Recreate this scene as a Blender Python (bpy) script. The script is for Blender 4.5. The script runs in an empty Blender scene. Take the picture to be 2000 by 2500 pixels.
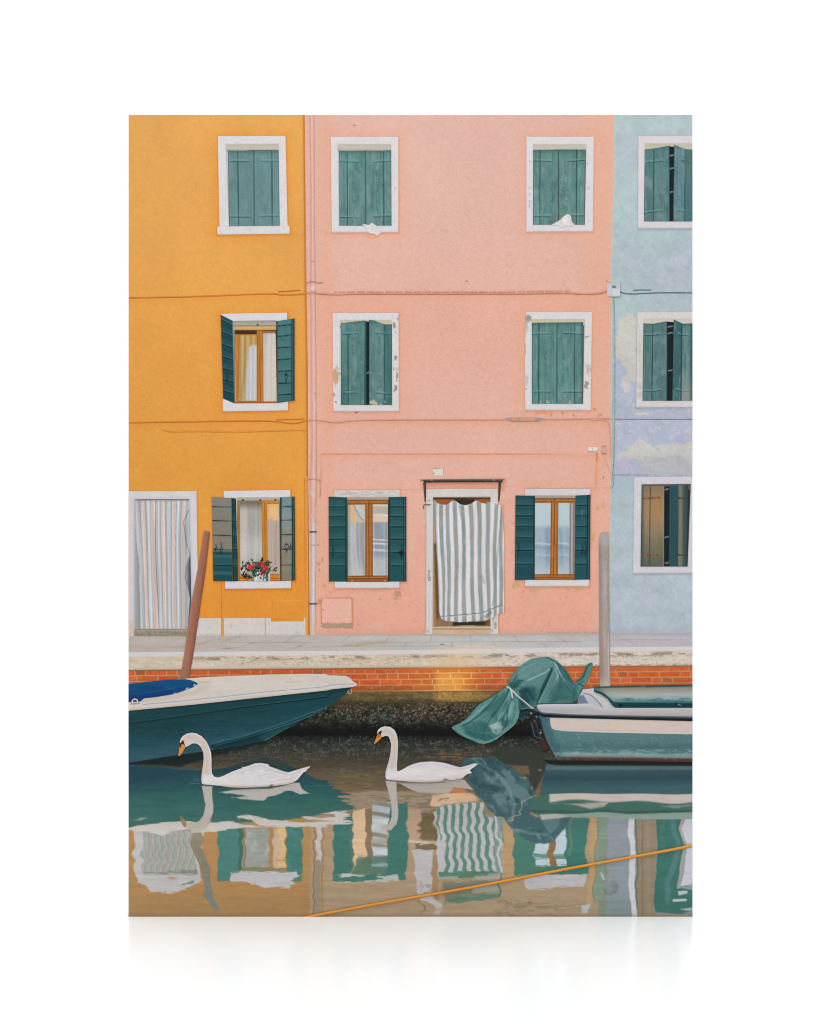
import bpy, math
import numpy as np

# ------------------------------------------------------------------ camera, light, exposure
scene = bpy.context.scene
C = scene.collection
S = 0.70 / 1377.0                 # metres per sheet unit: the canvas is 70 cm wide and 99.5 cm tall
U0, V0, U1, V1 = 314.0, 280.0, 1691.0, 2238.0      # the canvas front in sheet units (v runs downwards)
DIST = 3.2
cam_d = bpy.data.cameras.new('camera')
cam = bpy.data.objects.new('camera', cam_d)
C.objects.link(cam)
cam.location = (0.0, -DIST, (V1 - 1250.0) * S)
cam.rotation_euler = (math.radians(90), 0, 0)
cam_d.sensor_fit = 'VERTICAL'
cam_d.sensor_height = 24.0
cam_d.lens = 24.0 * DIST / (2500.0 * S)
cam_d.clip_end = 100.0
scene.camera = cam

world = bpy.data.worlds.new('World')
scene.world = world
world.use_nodes = True
bg = world.node_tree.nodes['Background']
bg.inputs['Color'].default_value = (1, 1, 1, 1)
bg.inputs['Strength'].default_value = 0.30

def area_lamp(name, loc, target, size, size_y, power):
    d = bpy.data.lights.new(name, 'AREA')
    d.shape = 'RECTANGLE'
    d.size, d.size_y, d.energy = size, size_y, power
    o = bpy.data.objects.new(name, d)
    C.objects.link(o)
    o.location = loc
    dx, dy, dz = (target[i] - loc[i] for i in range(3))
    o.rotation_euler = (math.atan2(math.hypot(dx, dy), -dz), 0, math.atan2(-dx, dy) if (dx or dy) else 0)
    return o
area_lamp('fill_overhead', (0, -0.9, 3.0), (0, -0.9, 0), 3.0, 2.0, 75)  # unseen area lamp added to lift the floor to white
area_lamp('fill_front', (0, -4.6, 2.6), (0, 0, 0.3), 3.0, 2.0, 55)  # unseen fill added to even out the light on the canvas
area_lamp('fill_rear', (0, 0.6, 3.6), (0, -1.0, 1.2), 4.0, 1.0, 37)  # unseen lamp added so the canvas shadow fades forward over the floor
area_lamp('fill_backdrop', (0, 0.6, 2.4), (0, 2.5, 2.3), 5.0, 0.8, 45)  # unseen lamp added to wash the backdrop white

scene.view_settings.view_transform = 'Standard'
scene.view_settings.look = 'None'
scene.view_settings.exposure = 0.0
scene.view_settings.gamma = 1.0
scene.view_settings.use_curve_mapping = False

scene.cycles.pixel_filter_type = 'BLACKMAN_HARRIS'
scene.cycles.filter_width = 1.1

INK_GAIN = 0.925                   # ink reflectance for a printed value of 1

# ------------------------------------------------------------------ materials
def principled(name, rough=0.8, spec=0.3):
    m = bpy.data.materials.new(name)
    m.use_nodes = True
    b = m.node_tree.nodes['Principled BSDF']
    b.inputs['Roughness'].default_value = rough
    b.inputs['Specular IOR Level'].default_value = spec
    return m, m.node_tree, b

def canvas_material(name, printed):
    m, nt, b = principled(name, 0.85, 0.15)
    N, L = nt.nodes, nt.links
    tc = N.new('ShaderNodeTexCoord')
    waves = []
    for d, rot in ((0, math.radians(38)), (1, math.radians(-52))):
        mp = N.new('ShaderNodeMapping')
        mp.inputs['Rotation'].default_value = (0, rot, 0)
        L.new(tc.outputs['Object'], mp.inputs['Vector'])
        w = N.new('ShaderNodeTexWave')
        w.bands_direction = 'X'
        w.inputs['Scale'].default_value = 170.0
        w.inputs['Distortion'].default_value = 1.2
        w.inputs['Detail'].default_value = 1.0
        w.inputs['Detail Scale'].default_value = 2.0
        L.new(mp.outputs['Vector'], w.inputs['Vector'])
        waves.append(w)
    mul = N.new('ShaderNodeMath'); mul.operation = 'MULTIPLY'
    L.new(waves[0].outputs['Fac'], mul.inputs[0]); L.new(waves[1].outputs['Fac'], mul.inputs[1])
    nz = N.new('ShaderNodeTexNoise')
    nz.inputs['Scale'].default_value = 620.0
    nz.inputs['Detail'].default_value = 2.0
    L.new(tc.outputs['Object'], nz.inputs['Vector'])
    add = N.new('ShaderNodeMath'); add.operation = 'ADD'
    L.new(mul.outputs[0], add.inputs[0]); L.new(nz.outputs['Fac'], add.inputs[1])
    mr = N.new('ShaderNodeMapRange')
    mr.inputs['From Min'].default_value = 0.25
    mr.inputs['From Max'].default_value = 1.25
    mr.inputs['To Min'].default_value = 0.935
    mr.inputs['To Max'].default_value = 1.065
    L.new(add.outputs[0], mr.inputs['Value'])
    sc = N.new('ShaderNodeVectorMath'); sc.operation = 'SCALE'
    if printed:
        at = N.new('ShaderNodeAttribute'); at.attribute_name = 'ink'
        L.new(at.outputs['Color'], sc.inputs[0])
    else:
        sc.inputs[0].default_value = (0.80, 0.80, 0.79)
    L.new(mr.outputs[0], sc.inputs['Scale'])
    L.new(sc.outputs[0], b.inputs['Base Color'])
    bp = N.new('ShaderNodeBump')
    bp.inputs['Strength'].default_value = 0.15
    bp.inputs['Distance'].default_value = 0.0003
    L.new(add.outputs[0], bp.inputs['Height'])
    L.new(bp.outputs[0], b.inputs['Normal'])
    return m
INK = canvas_material('printed_canvas_weave', True)
BLANK = canvas_material('blank_canvas_weave', False)

def sweep_material():
    m, nt, b = principled('white_acrylic_sweep', 0.20, 0.14)
    N, L = nt.nodes, nt.links
    tc = N.new('ShaderNodeTexCoord')
    nz = N.new('ShaderNodeTexNoise')
    nz.inputs['Scale'].default_value = 1.3
    nz.inputs['Detail'].default_value = 3.0
    L.new(tc.outputs['Object'], nz.inputs['Vector'])
    cr = N.new('ShaderNodeValToRGB')
    cr.color_ramp.elements[0].color = (0.918, 0.926, 0.935, 1)
    cr.color_ramp.elements[1].color = (0.926, 0.934, 0.943, 1)
    L.new(nz.outputs['Fac'], cr.inputs['Fac'])
    L.new(cr.outputs['Color'], b.inputs['Base Color'])
    return m

# ------------------------------------------------------------------ helpers: noise and ink
def _hash(ix, iy, seed):
    h = (ix.astype(np.int64) * 374761393 + iy.astype(np.int64) * 668265263 + seed * 1442695041) & 0xFFFFFFFF
    h = ((h ^ (h >> 13)) * 1274126177) & 0xFFFFFFFF
    h = ((h ^ (h >> 16)) * 2246822519) & 0xFFFFFFFF
    return ((h ^ (h >> 15)) & 0xFFFFFF) / float(0xFFFFFF)

def vnoise(x, y, seed=0):
    ix, iy = np.floor(x), np.floor(y)
    fx, fy = x - ix, y - iy
    fx = fx * fx * (3 - 2 * fx); fy = fy * fy * (3 - 2 * fy)
    a, b = _hash(ix, iy, seed), _hash(ix + 1, iy, seed)
    c, d = _hash(ix, iy + 1, seed), _hash(ix + 1, iy + 1, seed)
    return (a + (b - a) * fx) * (1 - fy) + (c + (d - c) * fx) * fy

def fbm(x, y, seed=0, octs=4):
    t = np.zeros_like(x); amp = 0.5; s = 0.0
    for k in range(octs):
        t += amp * vnoise(x * 2 ** k + 17.3 * k, y * 2 ** k - 9.1 * k, seed + k)
        s += amp; amp *= 0.5
    return t / s

def cells(x, y, seed=0):
    """distance to the nearest jittered cell centre and that cell's random value"""
    ix, iy = np.floor(x), np.floor(y)
    best = np.full_like(x, 9.0); val = np.zeros_like(x)
    for dx in (-1, 0, 1):
        for dy in (-1, 0, 1):
            cx, cy = ix + dx, iy + dy
            d = np.hypot(cx + _hash(cx, cy, seed) - x, cy + _hash(cx, cy, seed + 7) - y)
            m = d < best
            best[m] = d[m]; val[m] = _hash(cx, cy, seed + 13)[m]
    return best, val

def sstep(a, b, t):
    t = np.clip((t - a) / (b - a), 0, 1)
    return t * t * (3 - 2 * t)

def rgb(c):
    return np.array(c, float) / 255.0

class Ink:
    """ink colours (display values) at the points of one printed shape"""
    def __init__(s, x, y):
        s.x, s.y, s.c = x, y, np.zeros((len(x), 3))
        s.blur = 1.0
    def fill(s, c):
        s.c[:] = rgb(c); return s
    def mix(s, m, c, a=1.0):
        m = (np.clip(m, 0, 1) * a)[:, None]
        s.c = s.c * (1 - m) + rgb(c) * m; return s
    def grad(s, stops, axis='y', ref=None):
        t = (s.y if axis == 'y' else s.x) if ref is None else ref
        p = [k for k, _ in stops]
        for i in range(3):
            s.c[:, i] = np.interp(t, p, [c[i] / 255.0 for _, c in stops])
        return s
    def mul(s, f):
        s.c = s.c * (f[:, None] if np.ndim(f) else f); return s
    def mottle(s, sx, sy, amp, seed=1, octs=4):
        return s.mul(1 + amp * 2 * (fbm(s.x / sx, s.y / sy, seed, octs) - 0.5))
    def _near(s, pts, pad):
        p = np.array(pts, float)
        return np.nonzero((s.x > p[:, 0].min() - pad) & (s.x < p[:, 0].max() + pad) &
                          (s.y > p[:, 1].min() - pad) & (s.y < p[:, 1].max() + pad))[0]
    def _dist(s, x, y, pts, closed):
        d = np.full(len(x), 1e9)
        n = len(pts)
        for i in range(n if closed else n - 1):
            (ax, ay), (bx, by) = pts[i], pts[(i + 1) % n]
            vx, vy = bx - ax, by - ay
            t = np.clip(((x - ax) * vx + (y - ay) * vy) / (vx * vx + vy * vy + 1e-9), 0, 1)
            d = np.minimum(d, np.hypot(x - ax - t * vx, y - ay - t * vy))
        return d
    def line(s, pts, w, c, a=1.0, soft=1.2, rough=0.0, seed=3):
        soft = soft * s.blur
        k = s._near(pts, w + soft + rough + 2)
        if len(k) == 0: return s
        x, y = s.x[k], s.y[k]
        d = s._dist(x, y, pts, False)
        if rough: d = d + rough * 2 * (fbm(x / 4.0, y / 4.0, seed, 2) - 0.5)
        m = 1 - sstep(w / 2 - soft / 2, w / 2 + soft / 2, d)
        m = (m * a)[:, None]
        s.c[k] = s.c[k] * (1 - m) + rgb(c) * m
        return s
    def inside(s, pts, soft=1.2, rough=0.0, seed=5, rs=(5.0, 5.0)):
        soft = soft * s.blur
        m = np.zeros(len(s.x))
        k = s._near(pts, soft + rough + 2)
        if len(k) == 0: return m
        x, y = s.x[k], s.y[k]
        ins = np.zeros(len(k), bool)
        n = len(pts)
        for i in range(n):
            (ax, ay), (bx, by) = pts[i], pts[(i + 1) % n]
            if ay == by: continue
            cr = ((ay > y) != (by > y)) & (x < (bx - ax) * (y - ay) / (by - ay) + ax)
            ins ^= cr
        d = s._dist(x, y, pts, True)
        d = np.where(ins, d, -d)
        if rough: d = d + rough * 2 * (fbm(x / rs[0], y / rs[1], seed, 3) - 0.5)
        m[k] = sstep(-soft / 2, soft / 2, d)
        return m
    def poly(s, pts, c, a=1.0, soft=1.2, rough=0.0, seed=5, rs=(5.0, 5.0)):
        return s.mix(s.inside(pts, soft, rough, seed, rs), c, a)
    def ell(s, cx, cy, rx, ry, c, a=1.0, soft=0.3):
        d = np.hypot((s.x - cx) / rx, (s.y - cy) / ry)
        return s.mix(1 - sstep(1 - soft, 1 + soft, d), c, a)

# ------------------------------------------------------------------ helpers: geometry
def tile(bu, bv):
    """the print is drawn tile by tile: 3.45 tile units are one sheet unit"""
    def f(*p):
        return [(bu + x / 3.45, bv + y / 3.45) for x, y in p]
    return f
A, B, Cc = tile(300, 260), tile(750, 260), tile(1210, 260)
D, E, F = tile(300, 680), tile(750, 680), tile(1210, 680)
G, H, I = tile(300, 1150), tile(750, 1150), tile(1210, 1150)
J, K, L_ = tile(300, 1560), tile(750, 1560), tile(1210, 1560)
def Pt(*p): return [(1060 + x / 4.107, 1570 + y / 4.107) for x, y in p]
M, N_, O = tile(300, 1860), tile(750, 1860), tile(1210, 1860)
def pt(T, x, y): return T((x, y))[0]

def ribbon(pts, w):
    p = np.array(pts, float)
    ws = np.full(len(p), w, float) if np.ndim(w) == 0 else np.array(w, float)
    t = np.gradient(p, axis=0)
    t /= np.linalg.norm(t, axis=1)[:, None] + 1e-9
    n = np.stack([-t[:, 1], t[:, 0]], 1) * ws[:, None] / 2
    return [tuple(q) for q in p + n] + [tuple(q) for q in (p - n)[::-1]]

def smooth(pts, it=2, closed=True):
    """corner cutting"""
    p = [tuple(q) for q in pts]
    for _ in range(it):
        q = []
        n = len(p)
        for i in range(n if closed else n - 1):
            a, b = p[i], p[(i + 1) % n]
            q += [(a[0] * .75 + b[0] * .25, a[1] * .75 + b[1] * .25), (a[0] * .25 + b[0] * .75, a[1] * .25 + b[1] * .75)]
        if not closed: q = [p[0]] + q + [p[-1]]
        p = q
    return p

def ring(outer, inner):
    return [outer, inner]

def tessellate(loops, pitch):
    """fill closed loops (even-odd) with a fine sheet of quads, band by band"""
    edges = []
    for lp in loops:
        n = len(lp)
        for i in range(n):
            (ax, ay), (bx, by) = lp[i], lp[(i + 1) % n]
            if ay > by: ax, ay, bx, by = bx, by, ax, ay
            if by - ay > 1e-6: edges.append((ax, ay, bx, by))
    e = np.array(edges)
    brk = np.unique(np.round(np.concatenate([e[:, 1], e[:, 3]]), 2))
    ys = [brk[0]]
    for b in brk[1:]:
        k = max(1, int(math.ceil((b - ys[-1]) / pitch - 0.35)))
        if b - ys[-1] < 0.3 and b != brk[-1]: continue
        ys += list(np.linspace(ys[-1], b, k + 1)[1:])
    xs_, ys_, quads = [], [], []
    base = 0
    for y0, y1 in zip(ys[:-1], ys[1:]):
        ym = (y0 + y1) / 2
        k = e[(e[:, 1] < ym) & (e[:, 3] >= ym)]
        if len(k) < 2: continue
        sl = (k[:, 2] - k[:, 0]) / (k[:, 3] - k[:, 1])
        xm = k[:, 0] + sl * (ym - k[:, 1])
        ya, yb = np.clip(y0, k[:, 1], k[:, 3]), np.clip(y1, k[:, 1], k[:, 3])
        xa, xb = k[:, 0] + sl * (ya - k[:, 1]), k[:, 0] + sl * (yb - k[:, 1])
        o = np.argsort(xm)
        for i in range(0, len(o) - 1, 2):
            l, r = o[i], o[i + 1]
            w = max(xa[r] - xa[l], xb[r] - xb[l], 0.01)
            n = max(1, int(round(w / pitch)))
            t = np.linspace(0, 1, n + 1)
            xs_ += [xa[l] + (xa[r] - xa[l]) * t, xb[l] + (xb[r] - xb[l]) * t]
            ys_ += [np.full(n + 1, y0), np.full(n + 1, y1)]
            j = base + np.arange(n)
            quads.append(np.stack([j, j + n + 1, j + n + 2, j + 1], 1))
            base += 2 * (n + 1)
    return np.concatenate(xs_), np.concatenate(ys_), np.concatenate(quads)

LAYER = 0.00009                    # each print layer lies this far in front of the one below
def to_lin(c):
    c = np.clip(c, 0, 1)
    return np.where(c <= 0.04045, c / 12.92, ((c + 0.055) / 1.055) ** 2.4)

def clip_sheet(loops):
    return [[(min(max(x, U0), U1), min(max(y, V0), V1)) for x, y in lp] for lp in loops]

def grain(ink):
    n = _hash(np.floor(ink.x / 1.4), np.floor(ink.y / 1.4), 901) + _hash(np.floor(ink.x / 3.1), np.floor(ink.y / 3.1), 902) - 1.0
    ink.c = np.clip(ink.c, 0, 1) * (1 + .022 * n[:, None]) + .005 * n[:, None]

def part(name, parent, loops, paint, layer, pitch=2.0, label=None):
    """one printed shape as ONE mesh"""
    if loops and not isinstance(loops[0], list): loops = [loops]
    loops = clip_sheet(loops)
    x, y, q = tessellate(loops, pitch)
    ink = Ink(x, y)
    paint(ink)
    grain(ink)
    co = np.stack([(x - 1000.0) * S, np.full_like(x, -LAYER * layer), (V1 - y) * S], 1)
    me = bpy.data.meshes.new(name)
    me.vertices.add(len(co)); me.vertices.foreach_set('co', co.astype(np.float32).ravel())
    me.loops.add(q.size); me.loops.foreach_set('vertex_index', q.astype(np.int32).ravel())
    me.polygons.add(len(q)); me.polygons.foreach_set('loop_start', np.arange(0, q.size, 4, dtype=np.int32))
    me.update(calc_edges=True)
    at = me.color_attributes.new('ink', 'FLOAT_COLOR', 'POINT')
    lin = np.concatenate([to_lin(ink.c) * INK_GAIN, np.ones((len(x), 1))], 1)
    at.data.foreach_set('color', lin.astype(np.float32).ravel())
    me.materials.append(INK)
    o = bpy.data.objects.new(name, me)
    C.objects.link(o)
    o.parent = parent
    if label: o['label'] = label
    return o

# ------------------------------------------------------------------ setting: white studio sweep
def build_sweep():
    prof = [(-6.0, 0.0), (1.6, 0.0)]
    R = 0.9
    for k in range(1, 17):
        a = math.pi / 2 * k / 16
        prof.append((1.6 + R * math.sin(a), R - R * math.cos(a)))
    prof.append((2.5, 5.0))
    v, f = [], []
    for y, z in prof:
        v += [(-6, y, z), (6, y, z)]
    for i in range(len(prof) - 1):
        f.append((2 * i, 2 * i + 1, 2 * i + 3, 2 * i + 2))
    me = bpy.data.meshes.new('floor')
    me.from_pydata(v, [], f); me.update()
    for p in me.polygons: p.use_smooth = True
    me.materials.append(sweep_material())
    o = bpy.data.objects.new('floor', me)
    C.objects.link(o)
    o['kind'] = 'structure'
    o['label'] = 'seamless glossy white studio floor curving up into a white backdrop'
build_sweep()

# ------------------------------------------------------------------ the canvas itself
def build_canvas():
    import bmesh
    bm = bmesh.new()
    x0, x1, z0, z1 = (U0 - 1000) * S, (U1 - 1000) * S, 0.0003, (V1 - V0) * S
    d, wall, lip = 0.036, 0.035, 0.0012
    def box(ax, ay, az, bx, by, bz):
        vs = [bm.verts.new(p) for p in ((ax, ay, az), (bx, ay, az), (bx, by, az), (ax, by, az),
                                        (ax, ay, bz), (bx, ay, bz), (bx, by, bz), (ax, by, bz))]
        for q in ((0, 1, 5, 4), (1, 2, 6, 5), (2, 3, 7, 6), (3, 0, 4, 7), (4, 5, 6, 7), (3, 2, 1, 0)):
            bm.faces.new([vs[i] for i in q])
    box(x0, 0, z0, x1, d, z1)
    bmesh.ops.bevel(bm, geom=[e for e in bm.edges if max(v.co.y for v in e.verts) < 1e-6], offset=0.0006, segments=2, affect='EDGES')
    me = bpy.data.meshes.new('canvas_print')
    bm.to_mesh(me); bm.free()
    me.materials.append(BLANK)
    o = bpy.data.objects.new('canvas_print', me)
    C.objects.link(o)
    o['label'] = 'upright stretched canvas print of coloured canal houses, boats and two swans standing on white floor'
    o['category'] = 'canvas print'
    return o
ROOT = build_canvas()

# colours that recur
WHITE = (217, 213, 214)
TEAL = (98, 136, 131)
DARK = (30, 72, 77)
WOOD = (190, 120, 48)
SHADE = (40, 58, 60)

# ------------------------------------------------------------------ the three house fronts
bound_op = [(744.5, 280), (746, 420), (748, 640), (749, 720), (752, 900), (753, 1180), (755, 1400), (756.5, 1551)]   # orange | pink
bound_pb = [(1499, 280), (1500, 400), (1496, 520), (1492, 640), (1492, 800), (1491, 1000), (1492, 1150), (1488.5, 1350), (1487, 1546)]   # pink | blue

def sway(pts, y):
    return np.interp(y, [p[1] for p in pts], [p[0] for p in pts])

def halo(i, pts, c, a, r):
    """tint round a shape in the photographed wall"""
    k = i._near(pts, r)
    if len(k) == 0: return
    d = i._dist(i.x[k], i.y[k], pts, True)
    m = (np.clip(1 - d / r, 0, 1) ** 1.6 * a)
    if r > 10: m = m * (.35 + .9 * fbm(i.x[k] / 45, i.y[k] / 45, 77, 2))
    m = m[:, None]
    i.c[k] = i.c[k] * (1 - m) + rgb(c) * m

def contact_shadow(i, pts, c, a=.4, r=5.0, dx=.8, dy=2.4):  # soft shadow round a shape, printed into the wall ink
    a *= .65
    p = [(x + dx, y + dy) for x, y in pts]
    k = i._near(p, r)
    if len(k) == 0: return
    d = i._dist(i.x[k], i.y[k], p, True)
    m = (np.clip(1 - d / r, 0, 1) ** 1.3 * a)[:, None]
    i.c[k] = i.c[k] * (1 - m) + rgb(c) * m

W_A = A((800, 250), (1370, 247), (1388, 1010), (1405, 1005), (1405, 1070), (797, 1080), (795, 1015), (815, 1010))
W_D = D((830, 297), (1383, 288), (1392, 1110), (843, 1120))
W_G = G((850, 168), (1410, 160), (1416, 987), (862, 993))
DOOR_G = G((40, 170), (620, 168), (643, 1240), (640, 1392), (40, 1392))

def paint_orange(i):
    i.grad([(280, (225, 164, 88)), (600, (227, 164, 84)), (800, (228, 160, 76)), (1000, (228, 158, 72)), (1200, (226, 157, 66)), (1400, (229, 151, 60)), (1552, (229, 147, 54))])
    i.mottle(120, 150, .035, 2); i.mottle(14, 14, .018, 4)
    for w in (W_A, W_D, W_G): halo(i, w, (229, 138, 46), .5, 40)
    for w in (W_A, DOOR_G): contact_shadow(i, w, (170, 92, 26), .5)
    for w in (D((843, 1012), (1390, 1036), (1392, 1110), (843, 1120)), D((825, 306), (925, 356), (942, 1052), (846, 1010)), D((1292, 360), (1447, 336), (1448, 1028), (1302, 1050)), D((830, 297), (1383, 288), (1386, 340), (900, 345)),
              G((750, 219), (915, 228), (922, 930), (762, 925)), G((1324, 222), (1448, 215), (1454, 922), (1328, 926)), G((850, 168), (1410, 160), (1411, 222), (852, 222)), G((862, 930), (1416, 926), (1416, 987), (862, 993))):
        contact_shadow(i, w, (166, 88, 26), .55)
    for (x0, y0, x1, y1) in ((314, 727, 750, 717), (314, 1032, 750, 1025)):
        t = y0 + (y1 - y0) * (i.x - x0) / (x1 - x0)
        d = i.y - t
        i.mix(np.where(d > 0, np.clip(1 - d / 26, 0, 1), 0), (228, 142, 50), .35)
    b = sway(bound_op, i.y)
    i.mix(np.clip(1 - (b - i.x) / 16, 0, 1) ** 2, (214, 122, 40), .55)
    i.mix(np.clip(1 - np.abs(b - 2 - i.x) / 2.5, 0, 1), (150, 76, 30), .75)
    i.mix(sstep(900, 1000, i.y) * (1 - sstep(1150, 1250, i.y)) * sstep(.5, .75, fbm(i.x / 130, i.y / 90, 8)), (222, 148, 70), .3)
    # service hatch by the plinth
    i.line(G((1258, 1088), (1505, 1088), (1505, 1252), (1258, 1250), (1258, 1088)), 1.6, (190, 104, 36), .8)
    i.line(G((1262, 1093), (1500, 1093)), 1.6, (240, 176, 92), .5)
    i.ell(*pt(G, 1290, 1170), 1.5, 1.5, (120, 70, 40), .8)
    # narrow painted conduit beside the drainpipe
    i.line(G((1548, 60), (1552, 1385)), 7, (232, 158, 74), .8, 3)
    i.line(G((1533, 60), (1538, 1385)), 2, (196, 108, 36), .6)
    i.line(G((1568, 0), (1572, 1385)), 3, (120, 62, 40), .7)
    for yy in range(200, 1380, 90): i.ell(*pt(G, 1570, yy), 1.6, 3, (110, 50, 34), .5)
house_o = part('house', ROOT, [[(U0, V0), (744.5, 280)] + bound_op[1:] + [(U0, 1552)]], paint_orange, 1, 3.0,
               'orange house front at the left of the picture')

W_B = B((200, 255), (767, 255), (768, 1060), (208, 1062))
W_C = Cc((260, 255), (827, 255), (818, 1053), (260, 1055))
W_E = E((215, 292), (770, 290), (772, 1118), (222, 1120), (218, 600))
W_F = F((255, 283), (812, 283), (806, 700), (800, 1108), (252, 1110), (245, 850))
W_H = H((228, 160), (780, 158), (777, 985), (235, 987))
W_I = I((248, 145), (798, 145), (785, 970), (248, 972))

def blot(i, T, x, y, rx, ry, c, a, seed):
    u, v = pt(T, x, y)
    rx, ry = rx / 3.45, ry / 3.45
    k = np.nonzero((np.abs(i.x - u) < rx * 1.6) & (np.abs(i.y - v) < ry * 1.6))[0]
    if len(k) == 0: return
    d = np.hypot((i.x[k] - u) / rx, (i.y[k] - v) / ry) + 1.3 * (fbm(i.x[k] / 6, i.y[k] / 6, seed, 3) - .5)
    m = ((1 - sstep(.62, .8, d)) * a)[:, None]
    i.c[k] = i.c[k] * (1 - m) + rgb(c) * m

def paint_pink(i):
    i.grad([(280, (221, 178, 164)), (500, (224, 180, 165)), (720, (224, 176, 160)), (740, (226, 172, 152)), (1000, (227, 176, 158)), (1200, (228, 176, 158)), (1400, (230, 172, 150)), (1550, (230, 168, 146))])
    i.mottle(150, 150, .022, 21); i.mottle(12, 12, .018, 22)
    for w in (W_B, W_C, W_E, W_F): halo(i, w, (230, 160, 128), .42, 46)
    for w in (W_H, W_I): halo(i, w, (230, 160, 128), .35, 30)
    for w in (W_B, W_C, W_E, W_F): contact_shadow(i, w, (176, 108, 82), .5)
    for w in (H((228, 160), (780, 158), (780, 220), (230, 222)), H((232, 932), (777, 930), (777, 985), (235, 987)), I((248, 145), (798, 145), (798, 210), (250, 210)), I((248, 915), (786, 914), (784, 970), (248, 972)),
              H((181, 217), (336, 222), (341, 931), (183, 931)), H((686, 220), (836, 217), (837, 931), (686, 931)), I((168, 206), (332, 208), (330, 916), (162, 918)), I((674, 206), (800, 197), (796, 914), (664, 916)),
              H((1002, 156), (1605, 150), (1608, 1368), (1000, 1374)), H((950, 73), (1672, 66), (1645, 94), (985, 97)), H((1540, 280), (1648, 284), (1660, 1180), (1600, 1200))):
        contact_shadow(i, w, (170, 98, 72), .55)
    contact_shadow(i, H((985, 110), (1645, 108), (1640, 140), (990, 142)), (196, 112, 74), .6, 14)
    bp = sway(bound_pb, i.y)
    i.mix(sstep(1380, 1470, i.x) * (1 - sstep(600, 1300, i.y) * .6), (230, 170, 142), .5)
    i.mix(np.clip(1 - np.abs(bp - i.x) / 3, 0, 1), (205, 190, 172), .6)
    b = sway(bound_op, i.y)
    i.mix(np.clip(1 - np.abs(i.x - b - 48) / 30, 0, 1), (232, 166, 134), .4)
    for (yy, r) in ((716, 24), (1027, 20), (1109, 14)):
        d = i.y - yy
        i.mix(np.where(d > 0, np.clip(1 - d / r, 0, 1), 0), (232, 158, 116), .5)
    # bands of older plaster, cracks and stains
    i.line(E((120, 1480), (1725, 1478)), 1.8, (196, 128, 104), .75); i.line(F((0, 1478), (855, 1474)), 1.8, (196, 128, 104), .75)
    i.line(E((121, 1483), (118, 1725)), 1.6, (204, 136, 112), .6); i.line(H((116, 0), (112, 215)), 1.6, (204, 136, 112), .6)
    i.line(H((80, 152), (990, 160)), 1.4, (206, 146, 124), .5); i.line(I((60, 132), (960, 138)), 1.4, (206, 146, 124), .45)
    i.line(E((180, 1575), (330, 1510), (420, 1580), (500, 1620), (560, 1615), (600, 1550), (700, 1555), (820, 1530)), 2.2, (228, 158, 132), .7, 2, 1.2)
    i.line(E((180, 1360), (520, 1350)), 1.5, (224, 164, 142), .6, 2, 1)
    for j, (x, y, rx, ry) in enumerate(((760, 1030, 34, 30), (745, 1075, 22, 12), (560, 995, 46, 8), (640, 990, 30, 6), (100, 1100, 22, 42), (145, 965, 14, 14), (130, 745, 12, 26), (96, 780, 16, 24), (95, 620, 12, 20), (105, 835, 12, 16),
                                          (165, 1050, 10, 16), (980, 1135, 8, 8), (615, 1080, 8, 6), (600, 1200, 8, 5), (680, 1375, 16, 8), (430, 1375, 30, 6), (800, 1372, 30, 5), (250, 1376, 20, 5))):
        blot(i, H, x, y, rx, ry, (166, 136, 106), .6, 60 + j)
    for j, (x, y, rx, ry) in enumerate(((170, 960, 42, 34), (340, 1000, 70, 34), (400, 980, 80, 14), (230, 1020, 18, 20), (700, 1000, 40, 26), (860, 310, 22, 30), (905, 300, 20, 34), (820, 560, 22, 50), (150, 440, 14, 16), (85, 495, 10, 10), (120, 250, 14, 12),
                                          (815, 490, 10, 16), (140, 690, 8, 20), (610, 1000, 40, 14), (740, 990, 26, 14))):
        blot(i, I, x, y, rx, ry, (198, 158, 106), .6, 90 + j)
    rs = np.random.RandomState(4)
    for _ in range(60):
        x, y = rs.uniform(20, 860), 1000 + 360 * rs.rand() ** .6
        i.ell(*pt(I, x, y), rs.uniform(.7, 1.8), rs.uniform(.5, 1.4), (168, 124, 100), rs.uniform(.25, .6))
    for _ in range(40):
        x, y = rs.uniform(90, 1000), rs.uniform(980, 1370)
        i.ell(*pt(H, x, y), rs.uniform(.8, 2.0), rs.uniform(.6, 1.6), (170, 124, 98), rs.uniform(.3, .7))
    for (x, y) in ((1110, 170), (600, 1060)): blot(i, I, x, y, 12, 10, (140, 110, 90), .6, 7)
    i.mix(sstep(.6, .72, fbm(i.x / 9, i.y / 7, 211)) * sstep(1440, 1540, i.y) * sstep(.5, .65, fbm(i.x / 60, i.y / 40, 212)), (206, 156, 130), .45)
    i.mix(sstep(.55, .7, fbm(i.x / 70, i.y / 60, 213)) * sstep(1180, 1300, i.y), (222, 180, 162), .5)
    i.line(I((440, 1362), (880, 1360)), 3, (150, 122, 100), .5, 3, 2)
    i.line(F((858, 1480), (852, 1560), (848, 1725)), 6, (222, 150, 84), .6, 5, 2); i.line(I((850, 0), (838, 160)), 5, (222, 150, 84), .35, 5, 2)
    i.line(F((856, 1470), (850, 1530)), 2.5, (178, 96, 40), .8)
    i.line(F((912, 1500), (970, 1640)), 1.6, (184, 132, 112), .6)
    for (T, x, y) in ((B, 400, 160), (B, 1345, 1472), (Cc, 937, 1472), (F, 566, 1135), (F, 655, 1150), (F, 465, 1150), (F, 910, 1680), (F, 1345 - 460, 1150)):
        i.ell(*pt(T, x, y), 1.7, 2.2, (120, 76, 60), .8)
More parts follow.
